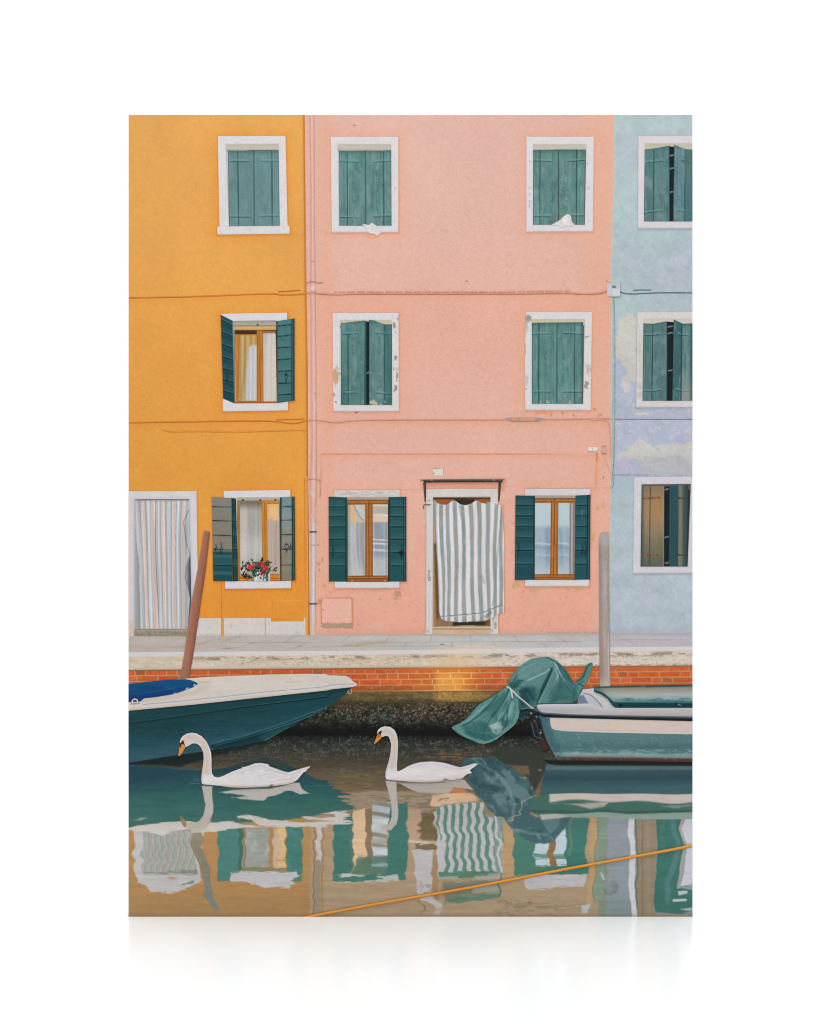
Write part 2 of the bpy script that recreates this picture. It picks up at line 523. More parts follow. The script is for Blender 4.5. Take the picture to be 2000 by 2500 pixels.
    blot(i, F, 835, 1105, 20, 16, (224, 134, 70), .8, 5); blot(i, F, 870, 1150, 26, 20, (226, 146, 92), .6, 6); blot(i, F, 400, 1130, 120, 16, (224, 142, 84), .6, 8)
    blot(i, B, 560, 1100, 80, 26, (230, 160, 96), .5, 9)
    blot(i, E, 420, 1125, 30, 8, (120, 90, 70), .7, 10)
    # meter hatch, left of the door
    i.poly(H((125, 1075), (375, 1072), (375, 1280), (122, 1280)), (232, 182, 166), .8)
    i.line(H((122, 1072), (378, 1068), (378, 1282), (118, 1282), (122, 1072)), 2.6, (206, 118, 72), .8, 1.5, .8)
    i.line(H((385, 1075), (388, 1300)), 3, (176, 152, 128), .6, 2, 1)
    i.poly(H((118, 1288), (385, 1288), (390, 1330), (300, 1322), (200, 1330), (115, 1318)), (166, 146, 124), .9, 1.5, 2)
    i.ell(*pt(H, 140, 1170), 1.6, 1.6, (130, 90, 70), .8)
    i.mix(sstep(1528, 1550, i.y), (214, 156, 134), .5)
house_p = part('house', ROOT, [bound_op + [(1487, 1546)] + bound_pb[::-1]], paint_pink, 1, 2.6,
               'salmon pink house front between orange and pale blue houses in the picture')

def paint_blue(i):
    i.grad([(280, (176, 194, 193)), (500, (178, 196, 196)), (640, (174, 189, 194)), (760, (174, 192, 193)), (900, (176, 186, 196)), (1100, (177, 184, 200)), (1200, (174, 188, 196)), (1350, (180, 195, 199)), (1545, (178, 190, 199))])
    n = fbm(i.x / 70, i.y / 90, 31)
    i.mix(sstep(.45, .7, n), (180, 185, 200), .5)
    i.mottle(16, 16, .03, 33)
    # flaked paint: cream undercoat and lilac patches
    band = sstep(765, 800, i.y) * (1 - sstep(965, 985, i.y)) * (1 - sstep(1545, 1570, i.x))
    n1 = fbm(i.x / 34 + 3, i.y / 46, 41)
    cream = [(1510, 775), (1530, 764), (1550, 768), (1560, 800), (1558, 930), (1540, 925), (1530, 960), (1522, 930), (1530, 905), (1514, 880), (1506, 860), (1505, 800)]
    i.poly([(1502, 870), (1560, 905), (1560, 1010), (1691, 1002), (1691, 1090), (1502, 1100), (1500, 960)], (177, 182, 201), .85, 10, 10, 12, (22, 18))
    i.poly(cream, (203, 198, 188), .85, 2, 14, 11, (16, 14))
    low = [(1500, 1110), (1520, 1100), (1545, 1088), (1560, 1062), (1575, 1080), (1600, 1095), (1640, 1085), (1691, 1080), (1691, 1130), (1660, 1120), (1600, 1118), (1560, 1125), (1510, 1125)]
    i.poly([(1500, 1020), (1691, 1020), (1691, 1110), (1500, 1120)], (177, 183, 202), .85, 8, 10, 13, (20, 14))
    i.poly(low, (202, 198, 190), .85, 2, 12, 14, (14, 9))
    i.poly([(1575, 1118), (1691, 1112), (1691, 1160), (1560, 1160)], (186, 183, 184), .8, 8, 12, 15, (24, 12))
    i.poly([(1495, 1120), (1570, 1122), (1560, 1158), (1495, 1160)], (182, 178, 200), .7, 8, 10, 16, (20, 12))
    sp = fbm(i.x / 9, i.y / 9, 45, 3)
    reg = sstep(965, 985, i.y) * (1 - sstep(1065, 1085, i.y)) + sstep(930, 950, i.y) * (1 - sstep(975, 990, i.y)) * (1 - sstep(1540, 1550, i.x))
    i.mix(sstep(.64, .7, sp) * np.clip(reg, 0, 1), (204, 198, 194), .65)
    i.poly(F((1170, 1150), (1190, 1125), (1290, 1120), (1300, 1150)), (206, 198, 184), .9, 2, 4, 6)
    i.mottle(26, 22, .045, 46); i.mottle(5, 5, .035, 47)
    i.line([(1494, 1023), (1691, 1023.5)], 2.2, (80, 92, 104), .8)
    i.line([(1496, 1160), (1691, 1161)], 1.6, (120, 122, 138), .8, 1.4, .8)
    i.poly([(1494, 1162), (1691, 1163), (1691, 1200), (1494, 1200)], (172, 187, 200), .9, 4)
    halo(i, Cc((1203, 250), (1658, 248), (1658, 1026), (1200, 1028)), (166, 186, 190), .4, 14)
    for w in (Cc((1203, 250), (1700, 248), (1700, 1026), (1200, 1028)), F((1197, 283), (1700, 280), (1700, 1083), (1185, 1086)), I((1168, 53), (1700, 45), (1700, 858), (1160, 862))): contact_shadow(i, w, (110, 124, 134), .5)
    contact_shadow(i, Cc((942, 1492), (1050, 1490), (1048, 1602), (942, 1600)), (110, 118, 130), .5)
    b = sway(bound_pb, i.y)
    i.mix(np.clip(1 - np.abs(i.x - b) / 3.5, 0, 1), (190, 200, 190), .8)
    i.mix(np.clip(1 - np.abs(i.x - b - 6) / 4, 0, 1) * sstep(700, 1160, i.y) * (1 - sstep(1165, 1180, i.y)), (150, 158, 158), .5)
    i.mix(sstep(1525, 1546, i.y), (168, 178, 194), .5)
house_b = part('house', ROOT, [bound_pb + [(U1, 1546), (U1, V0)]], paint_blue, 1, 2.4,
               'pale blue house front with flaking paint at the right of the picture')

# ------------------------------------------------------------------ windows with closed board shutters
def surround(parent, outer, inner, marks=None, c=WHITE, layer=2, name='window_surround', label=None):
    ys = [p[1] for p in outer]
    def paint(i):
        i.fill(c); i.mottle(20, 20, .02, 51); i.mottle(5, 5, .015, 52)
        i.mix(sstep(max(ys) - 3.5, max(ys) - .5, i.y), (176, 164, 158), .6)
        if inner: halo(i, inner, (176, 172, 172), .35, 3)
        if marks: marks(i)
    return part(name, parent, [outer, inner] if inner else [outer], paint, layer, 2.2, label)

def recess(parent, inner, c_top=(188, 180, 170), c_dark=(150, 140, 128), name='window_reveal', layer=3):
    ys = [p[1] for p in inner]
    def paint(i):
        t = (i.y - min(ys)) / 16.0
        i.grad([(0, c_top), (.75, tuple(min(255, int(k * 1.04)) for k in c_top)), (1.0, c_dark)], ref=t)
        xs = min(p[0] for p in inner)
        i.mix((1 - sstep(xs + 4, xs + 7, i.x)) * sstep(0.9, 1.4, t), (190, 194, 198), .9)
        i.mottle(8, 8, .02, 53)
    return part(name, parent, inner, paint, layer, 2.2)

def strap(i, T, x0, y0, x1, y1, c=(70, 108, 108), w=4.6):
    a, b = T((x0, y0), (x1, y1))
    i.line([a, b], w, tuple(int(k * 1.5) for k in c), .4, 1.4)
    i.line([(a[0], a[1] - w * .45), (b[0], b[1] - w * .45)], 1.3, tuple(min(255, int(k * 1.5)) for k in c), .6)
    i.line([(a[0], a[1] + w * .6), (b[0], b[1] + w * .6)], 1.4, (22, 54, 58), .95)

def board_shutter(parent, T, quad, lines=(), straps=(), cracks=(), c=TEAL, layer=4, seams=(), extra=None, label=None, wear=1.0):
    ys = [p[1] for p in T(*quad)]
    def paint(i):
        i.fill(c)
        q0 = int(sum(p[0] for p in T(*quad))) % 97
        i.mottle(7, 60, .10 * wear, 71 + q0); i.mottle(2.6, 22, .08 * wear, 73 + q0); i.mottle(30, 30, .10 * wear, 74 + q0)
        i.mix(sstep(.56, .72, fbm(i.x / 12, i.y / 26, 75 + q0)), (134, 152, 152), .42 * wear)
        i.mix(sstep(.58, .74, fbm(i.x / 9, i.y / 30, 76 + q0)), (66, 112, 106), .5 * wear)
        i.mix(1 - sstep(min(ys), min(ys) + 14, i.y), (52, 98, 96), .6)  # recess shadow at the shutter top, part of the ink
        for (x0, y0, x1, y1) in seams: i.line(T((x0, y0), (x1, y1)), 1.6, (66, 104, 104), .6)
        for (x0, y0, x1, y1) in lines:
            a, b = T((x0, y0), (x1, y1))
            i.line([a, b], 2.0, (20, 54, 58), .95)
            i.line([(a[0] + 2.2, a[1]), (b[0] + 2.2, b[1])], 1.2, (118, 156, 152), .4)
        for s in straps: strap(i, T, *s)
        for j, (x, y0, y1, w) in enumerate(cracks):
            u, v0 = pt(T, x, y0); _, v1 = pt(T, x, y1)
            xx = u + 1.6 * (fbm(i.y / 9, i.y * 0 + j, 77) - .5) * 2
            m = (np.abs(i.x - xx) < w * .38 + .8 * (vnoise(i.y / 3, i.y * 0, 78 + j) - .3)) & (i.y > v0) & (i.y < v1) & (vnoise(i.y / 5, i.y * 0, 81 + j) > .36)
            i.mix(m.astype(float), (196, 196, 178), .62)
            i.mix(np.clip(1 - np.abs(i.x - xx) / 4, 0, 1) * ((i.y > v0) & (i.y < v1)), (60, 98, 96), .35)
        if extra: extra(i)
        P4 = T(*quad)
        i.line([P4[0], P4[-1]], 1.7, (24, 56, 60), .8)
        e = len(P4) - 2 if len(P4) > 3 else 1
        i.line([P4[e - 1] if len(P4) == 4 else P4[-3], P4[e]], 1.7, (24, 56, 60), .8)
    return part('shutter', parent, T(*quad), paint, layer, 1.8, label)

def flakes(T, x0, x1, y, h, c=(206, 196, 170), seed=5, th=.55):
    """bare wood along the foot of a shutter"""
    u0, v = pt(T, x0, y); u1, _ = pt(T, x1, y)
    def f(i):
        n = fbm(i.x / 3.0, i.y / 14.0, seed, 2)
        up = np.clip((v - i.y) / (h / 3.45), 0, 1)
        i.mix(((i.x > u0) & (i.x < u1)) * sstep(th + .04 + up * .34, th + .12 + up * .34, n), c, .6)
    return f

def gap(parent, T, quad, paint=None, layer=4):
    def pf(i):
        i.fill((22, 32, 36)); i.mottle(8, 8, .2, 91)
        if paint: paint(i)
    return part('dark_opening', parent, T(*quad), pf, layer, 2.0)

# orange house, top
surround(house_o, W_A, A((868, 318), (1312, 316), (1322, 1004), (895, 1008)))
recess(house_o, A((868, 318), (1312, 316), (1322, 1004), (895, 1008)))
board_shutter(house_o, A, ((889, 373), (1000, 374), (1104, 368), (1107, 1006), (897, 1008)), [(968, 375, 976, 1006), (1104, 370, 1106, 1006)],
              [(905, 456, 1065, 456), (905, 922, 1075, 922)], c=(103, 135, 135), wear=.45)
board_shutter(house_o, A, ((1105, 368), (1312, 368), (1321, 1004), (1108, 1006)), [(1255, 372, 1260, 1004)], [(1155, 454, 1312, 454), (1145, 917, 1318, 917)], c=(105, 138, 138), wear=.45)

# pink house, top left
def marksB(i): blot(i, B, 738, 700, 16, 30, (196, 190, 186), .7, 3)
surround(house_p, W_B, B((258, 318), (708, 318), (710, 1004), (270, 1004)), marksB)
recess(house_p, B((258, 318), (708, 318), (710, 1004), (270, 1004)))
board_shutter(house_p, B, ((270, 374), (400, 376), (491, 372), (493, 1004), (272, 1004)), [(337, 405, 339, 1004), (490, 374, 492, 1004)], [(275, 456, 430, 458), (275, 926, 430, 930)],
              [(395, 480, 1000, 1.6), (360, 960, 1004, 1.4), (440, 980, 1004, 1.2)])
board_shutter(house_p, B, ((492, 372), (620, 374), (708, 368), (711, 1004), (494, 1004)), [(645, 374, 646, 1004)], [(560, 462, 706, 452), (555, 922, 706, 912)],
              [(590, 480, 890, 1.8), (628, 930, 1004, 1.6), (600, 930, 1004, 1.2), (648, 372, 400, 1.4)])

# pink house, top right
def marksC(i):
    for k, (x, y) in enumerate(((290, 460), (288, 690), (286, 800), (284, 840), (785, 690), (790, 960), (770, 480), (285, 740))): blot(i, Cc, x, y, 16, 18, (186, 184, 176), .7, 30 + k)
surround(house_p, W_C, Cc((316, 320), (765, 320), (752, 996), (314, 996)), marksC)
recess(house_p, Cc((316, 320), (765, 320), (752, 996), (314, 996)), (190, 182, 166), (120, 118, 100))
board_shutter(house_p, Cc, ((318, 366), (420, 364), (530, 362), (530, 997), (316, 997)), [(377, 366, 373, 996), (530, 366, 529, 996)], [(320, 450, 470, 455), (318, 918, 460, 918)],
              [(466, 480, 980, 1.6), (388, 850, 905, 2.2), (392, 910, 996, 1.2), (358, 640, 700, 1.4), (458, 960, 996, 2)], c=(97, 134, 129))
board_shutter(house_p, Cc, ((531, 362), (757, 362), (750, 997), (531, 997)), [(684, 366, 681, 996)], [(600, 456, 752, 444), (635, 910, 748, 912)],
              [(596, 470, 880, 2.6), (572, 640, 870, 1.6), (548, 560, 960, 1.6)], c=(97, 134, 129))

# blue house, top
surround(house_b, Cc((1203, 250), (1680, 248), (1680, 1026), (1200, 1028)), Cc((1258, 312), (1700, 312), (1700, 968), (1250, 968)), c=(214, 208, 212))
recess(house_b, Cc((1258, 312), (1658, 312), (1658, 968), (1250, 968)), (192, 182, 166), (170, 160, 140))
def slats(ys, x0, x1, T):
    def f(i):
        for y in ys: i.line(T((x0, y + 8), (x1, y)), 2.4, (170, 180, 182), .8)
    return f
gap(house_b, Cc, ((1462, 335), (1506, 340), (1500, 968), (1462, 968)), slats((408, 516, 716), 1470, 1500, Cc))
board_shutter(house_b, Cc, ((1256, 362), (1340, 352), (1466, 330), (1468, 968), (1251, 968)), [(1334, 360, 1330, 968), (1464, 340, 1466, 968)], [(1258, 468, 1410, 450), (1256, 890, 1400, 872)], c=(90, 122, 122), layer=5)
board_shutter(house_b, Cc, ((1505, 322), (1600, 360), (1660, 364), (1660, 968), (1496, 968)), [(1597, 360, 1594, 968)], [(1560, 440, 1600, 455), (1606, 458, 1660, 470), (1540, 868, 1600, 884), (1606, 885, 1660, 895)], c=(96, 132, 136), layer=5,
              extra=lambda i: i.mix(sstep(pt(Cc, 1590, 0)[0], pt(Cc, 1600, 0)[0], i.x), (70, 108, 110), .75))

# pink house, middle left
def marksE(i):
    blot(i, E, 248, 820, 42, 90, (186, 156, 112), .85, 3); blot(i, E, 240, 850, 30, 40, (204, 168, 118), .8, 4)
    for k, (x, y, rx, ry) in enumerate(((735, 390, 14, 40), (745, 670, 20, 30), (758, 800, 8, 70), (745, 925, 18, 50), (225, 985, 10, 26), (240, 1040, 12, 10), (740, 455, 8, 10), (765, 340, 8, 10), (728, 760, 6, 30))):
        blot(i, E, x, y, rx, ry, (134, 130, 112), .8, 40 + k)
surround(house_p, W_E, E((275, 352), (713, 350), (716, 1065), (285, 1066)), marksE)
recess(house_p, E((275, 352), (713, 350), (716, 1065), (285, 1066)), (196, 186, 160), (120, 116, 100))
gap(house_p, E, ((498, 362), (524, 362), (522, 1064), (498, 1064)), slats((790,), 502, 520, E))
board_shutter(house_p, E, ((286, 376), (480, 354), (500, 360), (499, 1064), (286, 1064)), [(345, 470, 346, 1064), (487, 360, 484, 1064)], [(300, 460, 425, 455), (300, 962, 420, 955)],
              [(392, 380, 640, 1.0), (465, 590, 740, 1.6), (360, 700, 950, .9)], c=(88, 126, 122), layer=5,
              extra=lambda i: (i.mix(sstep(pt(E, 484, 0)[0], pt(E, 490, 0)[0], i.x), (40, 84, 88), .8), i.mix((1 - sstep(pt(E, 300, 0)[0], pt(E, 350, 0)[0], i.x)) * sstep(880, 940, i.y), (40, 92, 92), .5), flakes(E, 380, 480, 1064, 60)(i)))
board_shutter(house_p, E, ((522, 350), (560, 352), (650, 386), (714, 386), (716, 1064), (522, 1064)), [(650, 386, 651, 1064)], [(572, 448, 650, 460), (650, 462, 712, 462), (580, 952, 650, 965), (650, 967, 714, 967)],
              [(606, 400, 920, 1.2)], c=(92, 130, 126), layer=5,
              extra=lambda i: (i.mix(sstep(pt(E, 651, 0)[0], pt(E, 655, 0)[0], i.x), (52, 100, 98), .6), blot(i, E, 565, 1045, 44, 26, (206, 184, 156), .9, 17), flakes(E, 530, 660, 1064, 50)(i)))

# pink house, middle right
def marksF(i):
    for k, (x, y, rx, ry) in enumerate(((275, 340, 30, 40), (262, 400, 14, 60), (252, 480, 8, 40), (250, 600, 8, 60), (252, 760, 6, 10), (285, 750, 6, 6), (770, 490, 24, 8), (805, 600, 6, 14), (780, 760, 30, 70), (765, 900, 26, 50), (750, 945, 30, 8), (262, 860, 16, 60), (256, 930, 12, 12))):
        blot(i, F, x, y, rx, ry, (186, 176, 156) if k % 3 else (140, 130, 112), .75, 50 + k)
surround(house_p, W_F, F((305, 345), (750, 343), (738, 1055), (305, 1055)), marksF)
recess(house_p, F((305, 345), (750, 343), (738, 1055), (305, 1055)), (196, 184, 158), (110, 104, 84))
board_shutter(house_p, F, ((308, 372), (517, 370), (517, 1056), (306, 1056)), [(366, 372, 364, 1055), (516, 372, 516, 1055)], [(315, 460, 458, 458), (315, 950, 460, 948)], [(425, 600, 900, .8)],
              c=(92, 132, 126), seams=[(416, 470, 416, 1055)], extra=lambda i: (flakes(F, 306, 520, 1056, 70)(i)))
board_shutter(house_p, F, ((518, 370), (738, 368), (731, 1056), (518, 1056)), [(667, 370, 666, 1055)], [(575, 452, 735, 460), (570, 948, 732, 948)], [(567, 640, 850, 1.4), (600, 960, 1010, 3), (612, 1010, 1056, 1.2)],
              c=(95, 134, 128), extra=lambda i: (flakes(F, 530, 740, 1056, 70, seed=9)(i), i.mix(sstep(pt(F, 700, 0)[0], pt(F, 735, 0)[0], i.x), (44, 96, 94), .5)))

# blue house, middle
def marksFb(i):
    for k, (x, y, rx, ry) in enumerate(((1210, 600, 22, 60), (1215, 900, 22, 40), (1210, 980, 26, 30), (1205, 400, 12, 20), (1220, 480, 10, 30))): blot(i, F, x, y, rx, ry, (190, 188, 176), .8, 70 + k)
    i.mix((i.x < pt(F, 1240, 0)[0]) * sstep(790, 830, i.y) * (1 - sstep(910, 930, i.y)), (203, 199, 190), .7)
surround(house_b, F((1197, 283), (1680, 280), (1680, 1083), (1185, 1086)), F((1248, 340), (1700, 340), (1700, 1030), (1238, 1030)), marksFb, c=(212, 206, 206))
recess(house_b, F((1248, 340), (1658, 340), (1658, 1030), (1238, 1030)), (200, 192, 182), (90, 100, 100))
gap(house_b, F, ((1446, 362), (1500, 368), (1490, 1030), (1446, 1030)), slats((400, 455, 770), 1455, 1490, F))
board_shutter(house_b, F, ((1246, 378), (1325, 381), (1446, 360), (1448, 1030), (1238, 1030)), [(1325, 381, 1316, 1030), (1446, 362, 1444, 1030)], [(1252, 472, 1318, 470), (1330, 470, 1396, 460), (1248, 942, 1310, 942), (1318, 942, 1390, 932)], c=(88, 119, 119), layer=5)
board_shutter(house_b, F, ((1500, 345), (1569, 376), (1566, 1030), (1488, 1030)), [(1567, 378, 1563, 1030)], [(1535, 462, 1566, 468), (1520, 928, 1562, 940)], c=(62, 100, 102), layer=5)
board_shutter(house_b, F, ((1570, 380), (1660, 378), (1660, 1030), (1563, 1030)), [(1652, 380, 1648, 1030)], [(1572, 468, 1640, 474), (1565, 942, 1640, 940)], c=(98, 132, 130), layer=5,
              extra=lambda i: (i.mix(sstep(880, 990, i.y), (150, 146, 140), .8), i.mix(sstep(pt(F, 1620, 0)[0], pt(F, 1650, 0)[0], i.x), (60, 92, 96), .7)))

# ------------------------------------------------------------------ windows with open, ledged shutters
def ledged(parent, T, quad, battens, face=DARK, lo=None, layer=5, extra=None, x_edge=None, label=None):
    """shutter folded back: battens is a list of (x0, y0, x1, y1) joints between boards"""
    def paint(i):
        i.fill(face); i.mottle(30, 6, .06, 101); i.mottle(4, 3, .05, 102)
        p = T(*quad); y0, y1 = min(q[1] for q in p), max(q[1] for q in p)
        if lo: i.mix((i.y - y0) / (y1 - y0), lo, .8)
        for (xa, ya, xb, yb) in battens:
            a, b = T((xa, ya), (xb, yb))
            up = [(a[0], a[1] - 3.6), (b[0], b[1] - 3.6)]
            i.line([(a[0], a[1] - 10), (b[0], b[1] - 10)], 12, (96, 138, 138), .16, 8)
            i.line(up, 3.2, (90, 132, 132), .35, 2.5)
            i.line([a, b], 2.4, (10, 36, 42), .95)
            i.line([(a[0], a[1] + 2.6), (b[0], b[1] + 2.6)], 1.4, (74, 116, 118), .4)
        if x_edge:
            xe, ce = x_edge
            u = pt(T, xe, 0)[0]
            i.mix(sstep(u - .8, u + .8, i.x), ce, .85)
            i.line(T((xe, 0), (xe, 1300)), 1.4, (8, 30, 36), .9)
        if extra: extra(i)
    return part('shutter', parent, T(*quad), paint, layer, 1.8, label)

def hook(T, x, y, c=(14, 26, 30), h=60):
    def f(i):
        i.line(T((x, y - h * .6), (x + 4, y - h * .2), (x - 8, y + h * .1), (x, y + h * .5)), 1.9, c, .85)
        i.line(T((x + 3, y - h * .3), (x + 12, y), (x + 2, y + h * .35)), 1.2, c, .7)
    return f

def heart(T, x, y, w=18, h=60):
    def f(i):
        i.line(T((x, y - h * .35), (x - w * .5, y - h * .5), (x - w, y - h * .2), (x, y + h * .5), (x + w, y - h * .2), (x + w * .5, y - h * .5), (x, y - h * .35)), 1.4, (18, 28, 30), .9)
        i.line(T((x, y - h * .65), (x, y - h * .3)), 1.8, (18, 28, 30), .9)
        i.line(T((x, y + h * .5), (x, y + h * .7)), 2.0, (40, 40, 40), .7)
    return f

def wood(i, c=WOOD):
    i.fill(c); i.mottle(4, 30, .10, 111); i.mottle(30, 3, .04, 112)

def sash(parent, T, quad, panes, c=WOOD, strokes=(), layer=4, head=None):
    """timber sash with its panes cut out of it"""
    def paint(i):
        wood(i, c)
        for q in panes:
            halo(i, T(*q), (112, 64, 24), .6, 2.4)
        for (x0, y0, x1, y1, w, col, a) in strokes: i.line(T((x0, y0), (x1, y1)), w, col, a)
        if head: head(i)
    return part('window_sash', parent, [T(*quad)] + [T(*q) for q in panes], paint, layer, 1.8)

def pane(parent, T, quad, paint, layer=5):
    return part('window_pane', parent, T(*quad), paint, layer, 1.8)

def curtain_tone(i, base, dark, per, T, seed, amp=.5):
    t = i.x / per + .5 * fbm(i.y / 160, i.x * 0, seed, 2) * 1.5
    n = fbm(t, i.y / 220, seed + 1, 3)
    i.fill(base); i.mix(sstep(.42, .72, n), dark, amp)
    f = np.abs(np.sin(t * 3.1))
    i.mix(np.clip(1 - f * 3, 0, 1), dark, amp * .6)

# orange house, middle
surround(house_o, D((830, 297), (1383, 288), (1386, 400), (1290, 352), (926, 356), (826, 306)), None, layer=2, name='lintel')
surround(house_o, D((843, 1012), (940, 1050), (1302, 1048), (1390, 1036), (1392, 1110), (843, 1120)), None, layer=2, name='window_sill')
part('window_reveal', house_o, D((926, 356), (1292, 354), (1302, 1050), (938, 1052)), lambda i: (
    i.grad([(pt(D, 0, 356)[1], (150, 148, 146)), (pt(D, 0, 392)[1], (176, 172, 164)), (pt(D, 0, 398)[1], (100, 78, 48)), (pt(D, 0, 403)[1], (212, 172, 112)), (pt(D, 0, 430)[1], (206, 160, 92)), (pt(D, 0, 437)[1], (70, 48, 30)), (pt(D, 0, 470)[1], (60, 42, 30)), (pt(D, 0, 474)[1], (120, 74, 34))]),
    i.line(D((1135, 385), (1136, 398)), 3, (60, 50, 40), .9), i.mix(1 - sstep(pt(D, 938, 0)[0], pt(D, 948, 0)[0], i.x), (150, 160, 160), .8)), 2.5, 1.8)
sash(house_o, D, ((948, 470), (1128, 468), (1130, 438), (1180, 440), (1286, 442), (1302, 1050), (944, 1050)),
     [((985, 478), (1130, 478), (1130, 1030), (975, 1032)), ((1181, 446), (1286, 446), (1296, 1034), (1186, 1036))], strokes=[(1152, 440, 1160, 1048, 1.6, (110, 60, 24), .8), (1135, 450, 1132, 1040, 1.5, (110, 60, 24), .6), (945, 1048, 1300, 1049, 3, (140, 56, 30), .9), (955, 480, 950, 1040, 2, (230, 170, 90), .5)])
def pane_D1(i):
    i.fill((190, 156, 96))
    t = (i.x - pt(D, 980, 0)[0]) / 43.5
    for (a, w, c) in ((.06, .05, (150, 128, 90)), (.2, .06, (214, 184, 128)), (.33, .04, (140, 108, 60)), (.5, .08, (208, 166, 96)), (.68, .05, (156, 116, 60)), (.82, .07, (214, 170, 100)), (.95, .05, (170, 120, 50))):
        i.mix(np.clip(1 - np.abs(t - a) / w, 0, 1), c, .8)
    lo = D((1062, 585), (1090, 560), (1130, 566), (1130, 1030), (1030, 1030), (1042, 800))
    i.poly(lo, (194, 200, 214), .85, 9)
    for (a, w, c) in ((.55, .03, (160, 168, 190)), (.66, .04, (224, 224, 228)), (.78, .03, (158, 164, 186)), (.88, .05, (216, 216, 224))):
        i.mix(np.clip(1 - np.abs(t - a) / w, 0, 1) * i.inside(lo, 4), c, .7)
    i.line(D((1030, 480), (1030, 700), (1000, 1020)), 4, (150, 128, 100), .6, 4); i.mottle(3, 30, .04, 5)
pane(house_o, D, ((985, 478), (1130, 478), (1130, 1030), (975, 1032)), pane_D1)
pane(house_o, D, ((1181, 446), (1286, 446), (1296, 1034), (1186, 1036)), lambda i: (curtain_tone(i, (208, 200, 190), (166, 156, 148), 14, D, 121, .6), i.mix(1 - sstep(811, 816, i.y), (120, 78, 48), .8)))
ledged(house_o, D, ((825, 306), (925, 356), (942, 1052), (846, 1010)), [(828, 350, 925, 402), (832, 452, 928, 492), (834, 555, 930, 590), (836, 660, 932, 690), (838, 760, 934, 782), (842, 855, 936, 876), (845, 950, 938, 978)], (24, 66, 74),
       extra=lambda i: (hook(D, 880, 840)(i), i.line(D((926, 358), (942, 1050)), 2, (96, 130, 130), .7)))
ledged(house_o, D, ((1292, 360), (1447, 336), (1448, 1028), (1302, 1050)), [(1310, 400, 1416, 388), (1310, 488, 1416, 476), (1310, 585, 1416, 576), (1310, 685, 1416, 676), (1310, 783, 1416, 776), (1312, 883, 1416, 880), (1312, 980, 1418, 974)], (70, 116, 120), lo=(54, 100, 104),
       extra=lambda i: (heart(D, 1376, 840, 12, 70)(i), i.mix(sstep(pt(D, 1418, 0)[0] - 1, pt(D, 1418, 0)[0] + 1, i.x), (26, 64, 68), .9), i.mix(1 - sstep(pt(D, 1304, 0)[0] - 1, pt(D, 1304, 0)[0] + 1, i.x), (22, 58, 62), .9), i.line(D((1428, 340), (1430, 1028)), 2, (60, 108, 110), .8)))

# orange house, ground floor window
surround(house_o, G((850, 168), (1410, 160), (1411, 232), (852, 232)), None, name='lintel')
surround(house_o, G((862, 926), (1416, 924), (1416, 987), (862, 993)), None, name='window_sill')
part('window_reveal', house_o, G((948, 222), (1330, 222), (1330, 928), (965, 928)), lambda i: (
    i.fill((176, 168, 158)), i.mix(sstep(1221, 1223, i.y), (110, 72, 36), .9), [i.ell(*pt(G, x, 243), 2.6, 2.2, (50, 44, 40), .95) for x in (1012, 1158, 1286)], i.mix(1 - sstep(pt(G, 962, 0)[0], pt(G, 966, 0)[0], i.x), (200, 198, 194), .9)), 2.5, 1.8)
sash(house_o, G, ((966, 252), (1322, 250), (1326, 922), (974, 924)), [((988, 260), (1168, 258), (1178, 880), (990, 880)), ((1214, 278), (1316, 276), (1324, 868), (1222, 868))], (202, 128, 40),
     strokes=[(1192, 256, 1200, 880, 1.6, (120, 66, 20), .8), (972, 254, 980, 920, 2, (120, 70, 26), .6), (975, 900, 1325, 905, 2, (140, 76, 26), .7)])
def pane_G1(i):
    curtain_tone(i, (190, 186, 178), (150, 146, 138), 13, G, 131, .6)
    i.mix(1 - sstep(1225, 1250, i.y), (92, 84, 76), .7); i.mix(sstep(1290, 1330, i.y) * (1 - sstep(1350, 1385, i.y)), (212, 210, 206), .4)
pane(house_o, G, ((988, 260), (1168, 258), (1178, 880), (990, 880)), pane_G1)
def pane_G2(i):
    curtain_tone(i, (186, 168, 154), (150, 132, 122), 9, G, 135, .6)
    i.poly(G((1214, 278), (1316, 276), (1318, 425), (1290, 410), (1240, 400), (1216, 430)), (226, 176, 116), .95, 5, 5, 6)
    i.ell(*pt(G, 1275, 350), 10, 18, (240, 196, 140), .6, .6)
pane(house_o, G, ((1214, 278), (1316, 276), (1324, 868), (1222, 868)), pane_G2)
def shine_G(i):
    y = (i.y - 1150) * 3.45
    i.mix(1 - sstep(665, 690, y), (142, 132, 116), .9)
    i.mix((1 - sstep(290, 420, y)), (128, 130, 126), .5)
    for yy in (300, 417, 540, 660): i.line(G((752, yy), (912, yy + 4)), 2.4, (24, 48, 50), .95)
    i.mix(sstep(840, 850, y) * (1 - sstep(868, 880, y)), (80, 128, 128), .4)
    i.mix(sstep(700, 706, y) * (1 - sstep(725, 745, y)), (70, 120, 122), .5)
    hook(G, 828, 655, h=90)(i); hook(G, 784, 650, h=50)(i)
ledged(house_o, G, ((750, 219), (915, 228), (922, 930), (762, 925)), [(755, 797, 915, 797)], (26, 74, 80), extra=shine_G)
ledged(house_o, G, ((916, 226), (954, 234), (970, 928), (924, 930)), [(918, 420, 958, 428), (920, 545, 962, 550), (922, 660, 964, 664), (922, 797, 966, 797)], (24, 64, 70), extra=lambda i: i.line(G((918, 230), (926, 928)), 2.5, (14, 46, 52), .9))
